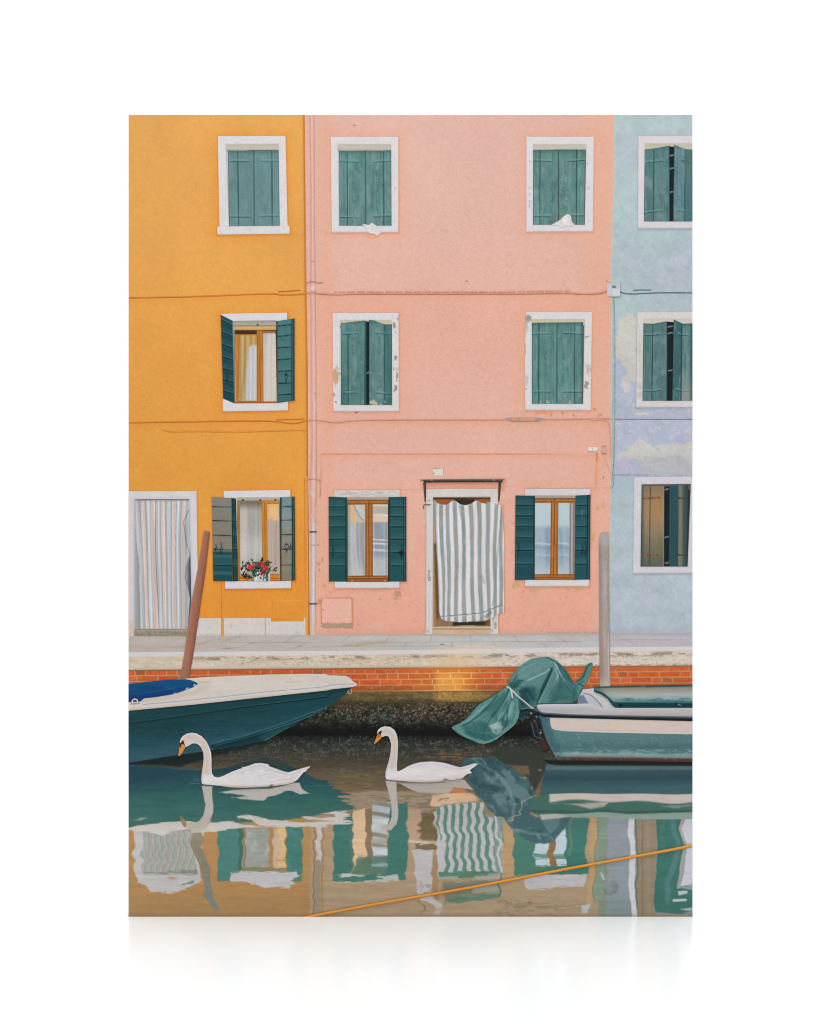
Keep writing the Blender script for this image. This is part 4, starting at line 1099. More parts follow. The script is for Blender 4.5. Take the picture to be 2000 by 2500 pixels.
# ------------------------------------------------------------------ pipes and cables on the fronts
pl = A((1582, 70), (1584, 700), (1586, 1270)) + D((1588, 100), (1590, 900), (1592, 1400)) + G((1574, 0), (1586, 432))
pr = A((1612, 70), (1616, 700), (1622, 1270)) + D((1620, 100), (1636, 900), (1636, 1400)) + G((1638, 0), (1630, 432))
pl = [(755.5, 280), (758, 460), (758.5, 640), (758, 700), (759, 760), (760, 900), (761, 1000), (761, 1090), (757, 1160), (758, 1275)]
pr = [(767.5, 280), (768.5, 460), (770, 640), (770.5, 700), (771, 760), (772.5, 900), (773, 1000), (773.5, 1090), (773.5, 1160), (772, 1275)]
def pipeU(y): return sway(pl, y), sway(pr, y)
def paint_dp(i):
    pipe_paint((222, 176, 160), (196, 138, 116), (230, 190, 176), pipeU)(i)
    for y in (637, 640, 690, 712, 960, 1028): i.mix(np.clip(1 - np.abs(i.y - y) / 2, 0, 1), (190, 130, 108), .6)
    i.mix(sstep(695, 700, i.y) * (1 - sstep(705, 710, i.y)), (232, 214, 206), .5)
    n = fbm(i.x / 4, i.y / 18, 251); i.mix(sstep(.62, .68, n) * sstep(900, 1000, i.y), (212, 206, 200), .7)
part('drainpipe', house_p, [pl + pr[::-1]], paint_dp, 4, 2.0, 'pink painted drainpipe')
wl = G((1586, 432), (1584, 800), (1580, 1386)); wr = G((1626, 432), (1626, 800), (1622, 1386))
def paint_wp(i):
    pipe_paint((206, 198, 198), (170, 156, 152), (216, 212, 214), lambda y: (sway(wl, y), sway(wr, y)))(i)
    i.mix(sstep(1480, 1545, i.y), (214, 186, 172), .8)
    for x, y in ((1592, 620), (1602, 622), (1610, 620)): i.line(G((x, y), (x + 4, y + 8)), 1.4, (110, 110, 116), .8)
part('drainpipe', house_p, [wl + wr[::-1]], paint_wp, 5, 2.0, 'white foot of the drainpipe')
for y in (512, 1118):
    part('pipe_clamp', house_p, G((1572, y - 6), (1634, y - 5), (1634, y + 6), (1572, y + 7)), lambda i: (i.fill((84, 78, 80)), i.mottle(6, 6, .1, 3)), 6, 1.5)
def cable(parent, pts, w, c, layer=3, sh=(150, 84, 40), name='cable'):
    pts = smooth(pts, 2, False)
    p = np.array(pts)
    def paint(i):
        v = np.interp(i.x, p[:, 0], p[:, 1]) if p[0, 0] < p[-1, 0] else i.y
        i.fill(c); d = (i.y - v) / w
        i.mix(sstep(.1, .5, d), sh, .85); i.mix(sstep(.1, .5, -d), tuple(min(255, k + 14) for k in c), .6)
        i.mottle(14, 14, .07, 261)
    return part(name, parent, ribbon(pts, w), paint, layer, 1.6)
cable(house_o, D((52, 163), (500, 155), (900, 140), (1290, 125), (1340, 142), (1545, 130)), 3.6, (212, 124, 54), sh=(160, 82, 34))
cable(house_o, D((52, 1215), (700, 1204), (1270, 1197), (1400, 1222), (1480, 1220), (1555, 1192)), 3.2, (206, 118, 48), sh=(164, 86, 36))
cable(house_o, D((325, 1270), (390, 1293), (600, 1285), (950, 1293), (1450, 1278), (1520, 1275), (1560, 1310)), 3.6, (222, 142, 66), sh=(182, 100, 42))
cable(house_o, D((1310, 111), (1400, 106), (1495, 100)), 2.4, (190, 100, 40), sh=(130, 66, 30))
cable(house_o, D((1290, 1190), (1400, 1186), (1525, 1184)), 2.4, (200, 110, 46), sh=(150, 80, 36))
cable(house_p, E((0, 122), (100, 126), (250, 137), (400, 127), (1000, 129), (1725, 126)) + F((200, 128), (600, 120), (700, 130), (860, 129), (940, 106)), 4.2, (208, 148, 124), sh=(136, 82, 64), layer=5)
cable(house_p, E((230, 112), (900, 112), (1725, 112)) + F((100, 110), (630, 104)), 3.4, (222, 152, 122), sh=(206, 132, 102), layer=3)
for k in range(28):
    u = 800 + k * 23
    part('cable_clip', house_p, [(u, 709), (u + 1.6, 709), (u + 1.8, 716), (u + .2, 716)], lambda i: i.fill((228, 192, 172)), 4, 1.5)
cable(house_p, E((0, 1192), (120, 1196), (250, 1220), (380, 1192), (1000, 1190), (1660, 1190)) + F((480, 1187), (850, 1184), (920, 1180), (968, 1182)), 2.8, (212, 152, 128), sh=(160, 106, 88), layer=5)
cable(house_p, F((800, 1190), (900, 1188), (945, 1200), (968, 1250), (968, 1500)), 2.8, (222, 160, 136), sh=(190, 130, 106), layer=5.5)
def paint_sleeve(i):
    i.fill((206, 152, 126)); x = (i.x - 1210) * 3.45
    for a, b in ((80, 140), (180, 215), (330, 420)): i.mix(sstep(a, a + 10, x) * (1 - sstep(b - 10, b, x)), (150, 148, 148), .85)
    i.mix(sstep(1026, 1029, i.y), (120, 92, 80), .6)
part('cable_sleeve', house_p, F((80, 1180), (130, 1172), (330, 1172), (420, 1182), (360, 1203), (130, 1204)), paint_sleeve, 6, 1.6)
cable(house_p, A((1550, 1490), (1580, 1475), (1620, 1472), (1640, 1488), (1690, 1484)), 2.2, (196, 134, 108), sh=(150, 96, 76), layer=6, name='pipe_bracket')
cable(house_p, G((1530, 72), (1580, 66), (1620, 68), (1665, 78)), 2.6, (206, 160, 142), sh=(150, 96, 76), layer=6, name='pipe_bracket')
cable(house_p, [pt(G, 1660, 80), pt(G, 1664, 150), pt(G, 1666, 215), pt(G, 1648, 222)], 2.0, (206, 142, 116), sh=(190, 120, 96), layer=5)
cable(house_b, Cc((1050, 1562), (1110, 1582), (1250, 1575), (1400, 1568), (1658, 1570)), 2.8, (92, 108, 112), sh=(52, 66, 72))
cable(house_b, Cc((1160, 1548), (1220, 1545), (1310, 1546)), 2.4, (96, 104, 122), sh=(60, 66, 84))
bl = Cc((985, 1600), (985, 1725)) + F((985, 300), (985, 900), (985, 1400), (972, 1725)) + I((975, 60), (968, 130))
bpts = [(1496.5, 726), (1499, 770), (1499.5, 900), (1499, 1050), (1497, 1120), (1494, 1160), (1496, 1185), (1492, 1192)]
def paint_bc(i):
    i.fill((170, 183, 185)); c = sway(bpts, i.y); d = i.x - c
    i.mix(sstep(.5, 2.2, d), (110, 130, 134), .8); i.mottle(4, 14, .08, 271)
    for y in range(740, 1180, 22): i.mix(np.clip(1 - np.abs(i.y - y) / 2, 0, 1) * sstep(0, 1.5, d), (70, 86, 92), .7)
part('conduit', house_b, ribbon(bpts, 6.0), paint_bc, 3, 1.6)
# junction box with its number
SEG = {'3': [((0, 0), (1, 0), (1, 1), (.3, 1)), ((1, 1), (1, 2), (0, 2))], '8': [((0, 0), (1, 0), (1, 2), (0, 2), (0, 0)), ((0, 1), (1, 1))], '0': [((0, 0), (1, 0), (1, 2), (0, 2), (0, 0))], '7': [((0, 0), (1, 0), (.35, 2))]}
def digits(i, txt, u, v, w, h, gap_, c, lw):
    for ch in txt:
        for st in SEG[ch]: i.line([(u + x * w, v + y * h / 2) for x, y in st], lw, c, .95, .8)
        u += w + gap_
def paint_box(i):
    i.fill((190, 196, 202)); i.mottle(10, 10, .03, 281)
    i.poly(Cc((985, 1535), (1048, 1535), (1048, 1600), (985, 1598)), (212, 210, 212), .8); i.mix(sstep(pt(Cc, 0, 1592)[1], pt(Cc, 0, 1600)[1], i.y), (150, 150, 160), .7)
    i.mix(1 - sstep(pt(Cc, 940, 0)[0], pt(Cc, 952, 0)[0], i.x), (214, 216, 220), .7)
    digits(i, '380', *pt(Cc, 980, 1511), 2.4, 5.0, 1.5, (70, 66, 70), 1.1)
part('junction_box', house_b, Cc((942, 1492), (1050, 1490), (1048, 1602), (990, 1606), (942, 1600)), paint_box, 7, 1.0, 'grey junction box numbered 380')
part('house_number', house_p, F((778, 1420), (858, 1420), (862, 1450), (856, 1456), (776, 1452)), lambda i: (i.fill((226, 220, 216)), digits(i, '7', *pt(F, 814, 1430), 2.2, 4.6, 1, (176, 118, 54), .9), [i.ell(*pt(F, x, y), 1.3, 1.3, (130, 100, 90), .8) for x, y in ((782, 1450), (855, 1450))]), 6, 1.0, 'white plate with the number 7')
part('junction_box', house_p, F((892, 1412), (935, 1408), (935, 1478), (895, 1480)), lambda i: (i.fill((212, 164, 150)), i.mottle(6, 6, .08, 5), i.mix(1 - sstep(pt(F, 0, 1415)[1], pt(F, 0, 1422)[1], i.y), (180, 132, 118), .7), i.mix(sstep(pt(F, 0, 1466)[1], pt(F, 0, 1474)[1], i.y), (160, 110, 96), .8)), 6, 1.6, 'small pink junction box')

# ------------------------------------------------------------------ pavement and quay wall
quay = [(314, 1592.5), (500, 1591), (800, 1589), (1000, 1587), (1210, 1584), (1400, 1580.5), (1691, 1578.5)]   # pavement edge
kerb_lo = [(314, 1603), (800, 1599), (1210, 1594), (1691, 1588)]
stone_lo = [(314, 1636), (800, 1632), (1210, 1628), (1691, 1625)]
def line_v(pts, x): return np.interp(x, [p[0] for p in pts], [p[1] for p in pts])
def paint_pave(i):
    i.grad([(314, (186, 174, 168)), (700, (190, 180, 174)), (1000, (190, 188, 182)), (1300, (190, 188, 186)), (1691, (188, 184, 192))], 'x')
    i.mottle(60, 10, .05, 301); i.mottle(8, 4, .03, 302)
    i.mix(1 - sstep(1548, 1556, i.y), (160, 146, 140), .35)
    # slab joints running away from the canal
    for k, x0 in enumerate((470, 560, 640, 705, 800, 858, 920, 980, 1045, 1105, 1160, 1220, 1290, 1350, 1420, 1520, 1600)):
        dx = -(x0 - 1090) * -.14
        pts = [(x0, 1589), (x0 + (1090 - x0) * .11, 1569), (x0 + (1090 - x0) * .2, 1550)]
        if k % 2: pts = pts[:2]
        else: pts = pts[1:]
        i.line(pts, 1.6, (142, 132, 128), .55)
    for (x0, x1, y) in ((560, 940, 1568), (940, 1420, 1567), (760, 1180, 1577), (1420, 1691, 1562)): i.line([(x0, y + 1), (x1, y - 1)], 1.5, (152, 142, 138), .5)
    for (x, y, w) in ((555, 1583, 16), (728, 1581.5, 16), (1080, 1574, 10)): i.line([(x - w / 2, y), (x + w / 2, y - .8)], 2.4, (130, 100, 84), .8)
    i.poly([(830, 1572), (940, 1565), (950, 1570), (840, 1582)], (178, 156, 130), .6, 5, 3)
    i.poly([(430, 1578), (500, 1566), (520, 1562), (500, 1574), (420, 1582)], (176, 150, 124), .5, 5, 3)
    i.poly([(1090, 1582), (1140, 1574), (1210, 1576), (1240, 1582), (1200, 1588), (1090, 1590)], (226, 200, 176), .7, 6, 3)
    i.poly([(1350, 1556), (1500, 1548), (1500, 1556), (1380, 1562)], (194, 182, 178), .6, 5)
pave = part('pavement', ROOT, [[(314, 1551), (745, 1550), (1060, 1548), (1480, 1545), (1691, 1545)] + [(x, y + 1) for x, y in quay[::-1]]], paint_pave, 1.5, 2.2, 'grey stone pavement along the house fronts')
def paint_wall(i):
    """weathered render under the bricks"""
    i.fill((104, 88, 56)); i.mottle(60, 6, .2, 311); i.mottle(9, 5, .12, 312)
    i.mix(sstep(1700, 1726, i.y + 8 * (fbm(i.x / 16, i.y / 8, 313) - .5)), (36, 36, 28), .9)
    gl = sstep(1050, 1072, i.x) * (1 - sstep(1140, 1230, i.x))  # patch of light on the wall, put into the ink
    i.mix(gl * (1 - sstep(1700, 1726, i.y)) * (.5 + .6 * fbm(i.x / 12, i.y / 12, 314)), (184, 142, 72), .9)
    i.mottle(3, 3, .3, 315); i.mottle(40, 3, .12, 316)
    i.mix(sstep(1250, 1400, i.x), (92, 84, 66), .4)
    i.mix(1 - sstep(1686, 1693, i.y), (70, 60, 44), .5)
wall_q = part('quay_wall', ROOT, [[(314, 1640), (1691, 1630), (1691, 1800), (314, 1800)]], paint_wall, 1.2, 2.2, 'canal wall of stone, brick and mussels below the pavement')
def paint_kerb(i):
    t0, t1 = line_v(quay, i.x), line_v(kerb_lo, i.x)
    t2 = line_v(stone_lo, i.x)
    i.fill((212, 196, 176)); 
    f = (i.y - t1) / (t2 - t1)
    i.mix(sstep(1000, 1350, i.x), (216, 205, 195), .8)
    i.mottle(50, 14, .05, 321); i.mottle(6, 3, .06, 322)
    cr = fbm(i.x / 16, i.y / 5, 323, 4)
    cr2 = fbm(i.x / 9, i.y / 3.4, 328, 3)
    i.mix(np.clip(1 - np.abs(cr - .5) / .016, 0, 1) * sstep(.25, .5, fbm(i.x / 60, i.y / 14, 327)), (104, 86, 62), .9)
    i.mix(np.clip(1 - np.abs(cr2 - .47) / .016, 0, 1) * sstep(.4, .55, fbm(i.x / 40, i.y / 12, 329)), (128, 106, 80), .7); i.mix(sstep(.6, .75, fbm(i.x / 14, i.y / 6, 330)), (222, 206, 186), .6)
    gr = fbm(i.x / 22, i.y / 7, 324)
    band = np.exp(-((f - .2) / .16) ** 2) * (.4 + .8 * vnoise(i.x / 3, i.y / 3, 326))
    i.mix(sstep(.46, .62, gr) * band * sstep(420, 520, i.x), (116, 102, 74), .7)
    i.mix(sstep(.50, .60, fbm(i.x / 7, i.y / 4, 325)) * sstep(.82, .98, f), (122, 112, 86), .7)
    i.mix(sstep(.92, 1.0, f), (136, 124, 96), .5)
    gl = np.exp(-((i.x - 1110) / 60) ** 2)  # kerb brightened in the ink above the patch of light
    i.mix(gl, (226, 192, 150), .6)
    i.mix(1 - sstep(-.03, .05, f), (214, 208, 206), 1)
    i.mix((1 - sstep(-.03, .05, f)) * (1 - sstep(420, 640, i.x)), (206, 206, 206), .7)
    i.mix(gl * (1 - sstep(-.03, .05, f)), (226, 210, 192), .6)
part('kerb_stone', wall_q, [quay + stone_lo[::-1]], paint_kerb, 2, 1.2)
def paint_brick(i):
    top = line_v(stone_lo, i.x)
    d = (i.y - top) / 14.0
    row = np.floor(d); fy = d - row
    off = row * .37 + .1 * _hash(row, row * 0, 3)
    w = 51.0 + 0 * row
    u = i.x / w + off
    col = np.floor(u); fx = u - col
    half = _hash(col, row, 331) > .62
    fx2 = np.where(half, (fx * 2) % 1.0, fx); sub = np.where(half, np.floor(fx * 2), 0)
    r = _hash(col * 3 + sub, row, 333)
    i.fill((194, 86, 42)); i.mix(r, (212, 108, 58), .8); i.mix((r < .06).astype(float), (150, 96, 62), .7)
    i.mottle(9, 4, .12, 334); i.mottle(30, 8, .08, 335)
    wd = np.where(half, w / 2, w)
    fy = np.clip(fy + .05 * (vnoise(i.x / 12, i.y / 5, 338) - .5), 0, 1)
    joint = np.maximum(1 - sstep(.8, 1.8, np.minimum(fx2, 1 - fx2) * wd), 1 - sstep(.8, 1.8, np.minimum(fy, 1 - fy) * 14))
    i.mix(joint, (196, 160, 118), .75)
    i.mix(sstep(2.6, 3.9, d + .8 * (fbm(i.x / 16, i.y / 8, 336) - .5)), (120, 78, 44), .5)
    i.mix(np.clip(1 - d / .3, 0, 1), (90, 70, 48), .6)
    i.mix(sstep(1180, 1300, i.x) * (1 - joint), (200, 98, 54), .3)
    gl = sstep(1048, 1078, i.x) * (1 - sstep(1128, 1190, i.x)) + .35 * np.exp(-((i.x - 1040) / 50) ** 2)  # glow of light on the bricks, printed as colour
    gl = np.clip(gl, 0, 1) * (.75 + .5 * fbm(i.x / 20, i.y / 9, 339))
    i.mix(gl * (1 - joint * .3), (226, 146, 58), .68)
    i.mix(gl * joint, (250, 208, 132), .7)
    i.mix(sstep(1058, 1074, i.x) * (1 - sstep(1120, 1140, i.x)) * sstep(.8, 1.6, d) * (1 - joint), (240, 176, 84), .55)
    i.mix((1 - sstep(940, 985, i.x)) * sstep(900, 960, i.x) * sstep(2.5, 3.5, d), (120, 90, 60), .3)
part('brickwork', wall_q, [[(x, y - .5) for x, y in stone_lo] + [(1691, 1684), (1400, 1686), (1210, 1687), (800, 1690), (314, 1692)]], paint_brick, 1.8, 1.3)
def paint_mussel(i):
    d, v = cells(i.x / 8.5, i.y / 6.5, 341)
    d2, v2 = cells(i.x / 4.6, i.y / 4.2, 343)
    i.fill((42, 39, 32))
    lit = (1 - sstep(1735, 1795, i.y))
    big = fbm(i.x / 18, i.y / 12, 348)
    i.mix((1 - sstep(.2, .6, d)) * sstep(.25, 1, v), (92, 84, 70), .85)
    i.mix((1 - sstep(.15, .5, d2)) * sstep(.45, 1, v2) * sstep(.35, .6, big), (134, 126, 112), .75)
    i.mix((1 - sstep(.2, .5, d2)) * (v2 < .2), (66, 72, 66), .8)
    i.mix(sstep(.55, .75, fbm(i.x / 2.5, i.y / 2.5, 349, 2)), (12, 14, 12), .55)
    i.mix(sstep(.5, .65, fbm(i.x / 14, i.y / 10, 345)), (16, 17, 15), .6)
    tl = np.exp(-((i.x - 895) / 70) ** 2) * sstep(1735, 1750, i.y) * (1 - sstep(1770, 1785, i.y))
    i.mix(sstep(.55, .72, fbm(i.x / 4, i.y / 9, 346)) * tl, (56, 110, 106), .75)
    i.mix(1 - sstep(1718, 1734, i.y + 9 * (fbm(i.x / 12, i.y / 8, 347) - .5)), (52, 46, 30), .85)
    i.mix(sstep(1758, 1788, i.y), (14, 18, 17), .8)
    i.mix(sstep(.6, .8, fbm(i.x / 3.0, i.y / 3.0, 350, 2)) * lit, (150, 138, 118), .45)
    i.mul(.72 + .5 * lit)
    gl = np.exp(-((i.x - 1070) / 60) ** 2) * (1 - sstep(1735, 1760, i.y))  # printed glow reaching the upper mussels
    i.mix(gl * (1 - sstep(.2, .5, d)), (168, 136, 92), .4)
    i.mix(sstep(1250, 1330, i.x) * sstep(1740, 1775, i.y), (20, 24, 22), .7)
part('mussel_bed', wall_q, [[(760, 1716), (1000, 1714), (1400, 1712), (1400, 1795), (700, 1795), (640, 1795), (700, 1760)]], paint_mussel, 2.2, 1.2)

# ------------------------------------------------------------------ the canal with its reflections
def paint_water(i):
    x, y = i.x.copy(), i.y.copy()
    i.blur = 1.5
    amp = sstep(1930, 2010, y)
    A_ = 3.4 + 4.6 * np.exp(-((x - 1150) / 95) ** 2) + 5.5 * np.exp(-((x - 410) / 80) ** 2)
    wx = amp * (A_ * 2 * (vnoise(x / 170, y / 15.0, 406) - .5) + A_ * .8 * (vnoise(x / 120, y / 31.0 + 5, 407) - .5) + 2.6 * (vnoise(x / 70, y / 6.5, 408) - .5) + 1.6 * (vnoise(x / 40, y / 2.2, 405) - .5))
    wx = wx + (1 - amp) * (3.0 * (vnoise(x / 40, y / 3.0, 402) - .5))
    wy = 11.0 * (fbm(x / 16, y / 1.9, 403, 3) - .5) * (.45 + .55 * amp)
    i.x, i.y = x + wx, y + wy
    X, Y = i.x, i.y
    # dark strip below the wall, brown wall mirrored under it
    i.grad([(1786, (13, 16, 15)), (1797, (20, 24, 22)), (1812, (42, 45, 41)), (1835, (56, 57, 50)), (1860, (72, 66, 54)), (1890, (96, 86, 68)), (1930, (118, 100, 74)), (1960, (142, 126, 104)), (2238, (170, 146, 114))])
    n = fbm(x / 12, y / 5, 411); i.mix(sstep(.52, .75, n) * (1 - sstep(1830, 1860, y)) * sstep(1793, 1812, y), (88, 90, 82), .6); n = fbm(x / 3.5, y / 6, 416, 2); i.mix(sstep(.6, .8, n) * (1 - sstep(1835, 1870, y)) * sstep(1792, 1808, y), (110, 112, 102), .5); i.mix(sstep(.62, .8, fbm(x / 22, y / 2.2, 417)) * sstep(1830, 1850, y) * (1 - sstep(1925, 1940, y)), (122, 112, 92), .45); i.mix(sstep(.6, .8, fbm(x / 26, y / 2.0, 418)) * sstep(1820, 1840, y) * (1 - sstep(1925, 1940, y)), (48, 48, 42), .45)
    tl = fbm(x / 5, y / 9, 412); i.mix(sstep(.58, .75, tl) * np.exp(-((x - 890) / 120) ** 2) * (1 - sstep(1815, 1840, y)), (62, 92, 88), .6)
    n = fbm(x / 30, y / 6, 413); i.mix(sstep(.5, .65, n) * sstep(1868, 1890, y) * (1 - sstep(1925, 1940, y)) * (1 - sstep(1010, 1100, x)) * sstep(780, 830, x), (128, 106, 66), .6)
    n = fbm(x / 20, y / 3.5, 414); i.mix(sstep(.5, .7, n) * np.exp(-((x - 1100) / 60) ** 2) * np.exp(-((y - 1845) / 14) ** 2), (150, 112, 66), .7)
    # pale kerb mirrored
    i.poly([(820, 1940), (900, 1930), (1170, 1935), (1170, 1978), (1060, 1982), (1000, 1970), (860, 1978)], (164, 144, 120), .85, 6)
    n = fbm(x / 14, y / 3, 415); i.mix(sstep(.52, .68, n) * sstep(1935, 1945, y) * (1 - sstep(1970, 1982, y)) * (x < 1090) * (x > 840), (112, 100, 78), .55)
    i.poly(K((1190, 1265), (1270, 1250), (1345, 1270), (1335, 1298), (1195, 1300)), (214, 122, 70), .9, 2, 1)
    i.poly(N_((1050, 285), (1180, 265), (1370, 262), (1410, 290), (1440, 325), (1260, 345), (1060, 380), (1040, 350)), (224, 184, 148), .9, 3)
    i.line(N_((1100, 325), (1130, 312), (1190, 305)), 2.5, (90, 90, 80), .7, 2, 1); i.poly(N_((940, 350), (1040, 335), (1040, 385), (940, 390)), (120, 106, 88), .55, 3, 3)
    # house fronts mirrored
    yb = 2000
    lo = sstep(1985, 1998, Y)
    i.mix(lo * (1 - sstep(752, 762, X)), (180, 135, 82), 1)
    i.mix(lo * (1 - sstep(752, 762, X)) * sstep(2120, 2238, y), (164, 130, 84), .7)
    i.mix(lo * sstep(752, 762, X) * (1 - sstep(1478, 1484, X)), (174, 148, 116), .9)
    i.mix(lo * sstep(752, 762, X) * (1 - sstep(800, 830, X)) * (1 - sstep(2030, 2120, y)), (180, 146, 108), .5)
    i.mix(sstep(2150, 2238, y) * sstep(760, 800, X), (162, 142, 112), .5)
    i.mix(lo * sstep(1458, 1464, X) * (1 - sstep(1480, 1484, X)), (124, 140, 124), .9)
    i.mix(lo * sstep(1478, 1488, X), (140, 150, 156), 1)
    i.mix(lo * sstep(1478, 1488, X) * sstep(2160, 2220, y), (124, 142, 142), .8)
    GR = (64, 118, 108)
    # orange ground floor: door and window
    i.poly(M((78, 590), (120, 545), (690, 590), (640, 800), (680, 1000), (560, 1060), (420, 1105), (240, 1090), (180, 1040), (108, 1015)), (190, 186, 186), 1, 2, 1)
    cz = M((150, 590), (580, 560), (640, 930), (175, 940)); mc = i.inside(cz, 2)
    t = (X - pt(M, 150, 0)[0]) / 138 + .02 * np.sin(y / 14)
    p9 = (t * 9) % 1.0
    i.mix(mc, (176, 166, 154), 1); i.mix(mc * sstep(.1, .2, p9) * (1 - sstep(.4, .48, p9)), (150, 168, 166), .9); i.mix(mc * np.clip(1 - np.abs(p9 - .06) / .1, 0, 1), (108, 128, 126), .8); i.mix(mc * np.clip(1 - np.abs(p9 - .5) / .06, 0, 1), (124, 134, 126), .7)
    i.poly(M((175, 930), (640, 915), (650, 950), (180, 948)), (110, 120, 108), .6, 3)
    i.poly(M((350, 975), (410, 960), (480, 972), (420, 992)), (190, 142, 88), .9, 2); i.poly(M((470, 1035), (560, 1010), (640, 990), (580, 1030)), (96, 128, 116), .8, 2, 2)
    # leaning pole mirrored
    polr = M((585, 600), (660, 595), (690, 650), (655, 720), (700, 800), (742, 900), (740, 1000), (760, 1130), (818, 1248), (780, 1250), (690, 1130), (688, 1010), (655, 880), (610, 790), (570, 710))
    i.x, i.y = x + wx * .3, y
    i.mix(i.inside(polr, 2), (136, 126, 106), 1); i.mix(i.inside(polr, 2) * sstep(2110, 2190, y), (120, 130, 124), .9); i.mix(i.inside(polr, 2) * (1 - sstep(2040, 2080, y)), (150, 140, 118), .7)
    i.x, i.y = X, Y
    i.poly(M((800, 570), (1020, 555), (1020, 985), (960, 1000), (810, 1005)), (72, 128, 120), 1, 2, 1); i.mix(i.inside(M((975, 560), (1020, 555), (1025, 930), (980, 930)), 2), (66, 104, 90), .8)
    i.poly(M((1015, 560), (1240, 560), (1240, 890), (1010, 890)), (150, 156, 148), 1, 2); i.mix(i.inside(M((1015, 560), (1240, 560), (1240, 890), (1010, 890)), 2) * sstep(.45, .65, fbm(X / 20, y / 30, 421)), (176, 176, 168), .7)
    i.line(M((1022, 560), (1030, 890)), 5, (150, 112, 76), .9, 2)
    i.line(M((1242, 560), (1248, 895)), 10, (172, 130, 82), .95, 2); i.poly(M((1262, 570), (1330, 560), (1330, 890), (1265, 890)), (198, 172, 144), 1, 2); i.poly(M((1290, 560), (1370, 540), (1370, 890), (1300, 880), (1330, 700)), (226, 180, 126), .9, 4)
    i.line(M((1370, 545), (1378, 900)), 2.4, (120, 96, 66), .8); i.poly(M((1010, 885), (1380, 890), (1380, 925), (1000, 925)), (120, 128, 104), .8, 3, 2)
    i.line(M((1240, 832), (1370, 826)), 1.6, (120, 100, 76), .8)
    i.poly(M((1372, 540), (1510, 530), (1510, 940), (1470, 960), (1378, 930)), (66, 124, 114), 1, 2, 1); i.poly(M((1440, 965), (1510, 965), (1510, 1010), (1430, 1000)), (74, 126, 114), .9, 2, 2)
    i.mix(i.inside(M((1372, 540), (1510, 530), (1510, 940), (1378, 930)), 2) * sstep(.5, .7, fbm(X / 8, y / 12, 423)), (84, 136, 126), .6)
    i.poly(M((920, 940), (1000, 920), (1460, 930), (1480, 965), (1420, 1000), (1460, 1025), (1400, 1060), (1200, 1055), (1060, 1015), (915, 1010)), (190, 188, 190), 1, 2, 2, 7, (14, 3))
    # drainpipe mirrored
    i.line(M((1650, 540), (1660, 760), (1650, 1260)), 22, (176, 136, 90), .5, 12)
    i.line([(778, 2012), (778, 2105)], 12, (196, 188, 182), .95, 2); i.line([(776, 2105), (774, 2230)], 14, (150, 138, 118), .95, 3); i.line([(767, 2012), (765, 2230)], 2.4, (116, 96, 66), .8); i.line([(788, 2012), (786, 2230)], 2.6, (132, 118, 94), .7)
    # pink ground floor window mirrored
    i.poly(N_((220, 530), (380, 430), (390, 700), (370, 1000), (220, 1010)), GR, 1, 2, 1); i.line(N_((372, 480), (372, 860)), 6, (90, 124, 104), .8, 3)
    i.poly(N_((385, 420), (495, 395), (500, 800), (430, 860), (390, 875)), (224, 186, 146), 1, 2)
    i.mix(i.inside(N_((385, 560), (495, 560), (495, 650), (385, 660)), 3), (206, 176, 146), .5)
    i.poly(N_((490, 400), (560, 395), (555, 880), (500, 880)), (138, 116, 88), 1, 2)
    m = i.inside(N_((550, 345), (712, 345), (700, 520), (672, 580), (665, 880), (545, 880)), 2)
    st = .5 + .5 * np.sin(y / 4.1 + 1.2 * np.sin(x / 23)); i.mix(m, (176, 186, 190), 1); i.mix(m * sstep(.55, .8, st), (128, 120, 102), .8); i.mix(m * sstep(.6, .9, .5 + .5 * np.sin(y / 11 + 1)), (206, 212, 214), .75); i.mix(m * np.exp(-((y - 2054) / 9) ** 2), (164, 148, 124), .7)
    i.poly(N_((430, 800), (680, 790), (680, 950), (380, 950), (390, 880)), (82, 118, 100), .85, 5); i.line(N_((540, 870), (670, 865)), 7, (150, 180, 186), .8, 5)
    i.poly(N_((700, 400), (760, 350), (850, 345), (850, 560), (835, 985), (670, 960), (680, 600)), GR, 1, 2, 1)
    i.poly(N_((220, 950), (830, 940), (825, 995), (225, 1012)), (66, 122, 108), 1, 2, 1)
    i.poly(N_((265, 958), (330, 940), (500, 950), (480, 968), (290, 968)), (196, 190, 186), .95, 2, 2, 9, (12, 3)); i.poly(N_((570, 960), (770, 955), (775, 1000), (480, 1012), (640, 985)), (190, 188, 184), .85, 2, 3, 9, (14, 3)); i.line(N_((225, 1014), (560, 1012)), 2, (190, 186, 182), .7)
    # wall strip, door and striped cloth mirrored
    i.poly(N_((850, 380), (960, 400), (950, 560), (960, 720), (860, 720), (840, 560)), (188, 156, 128), .9, 4)
    i.poly(N_((1040, 400), (1090, 400), (1110, 560), (1090, 640), (1030, 640)), (140, 112, 74), .9, 3)
    i.poly(N_((955, 440), (1010, 430), (1080, 440), (1060, 540), (1110, 600), (1080, 660), (930, 650), (960, 600), (915, 590), (960, 550), (935, 530), (970, 500)), (112, 96, 66), .95, 2)
    i.poly(N_((905, 690), (1090, 690), (1080, 740), (900, 735)), (124, 104, 72), .95, 2)
    i.line(N_((860, 672), (960, 682), (1080, 680)), 4.5, (200, 190, 182), .9, 2); i.line(N_((1080, 690), (1180, 660)), 8, (186, 182, 182), .9, 3)
    i.poly(N_((870, 735), (1060, 745), (1050, 860), (1070, 960), (1060, 1100), (940, 1110), (920, 980), (905, 850)), (186, 182, 182), 1, 2, 1.5)
    i.mix(i.inside(N_((930, 1000), (1060, 1000), (1060, 1100), (930, 1110)), 3) * sstep(.48, .65, fbm(X / 5, y / 5, 431)), (150, 144, 130), .7)
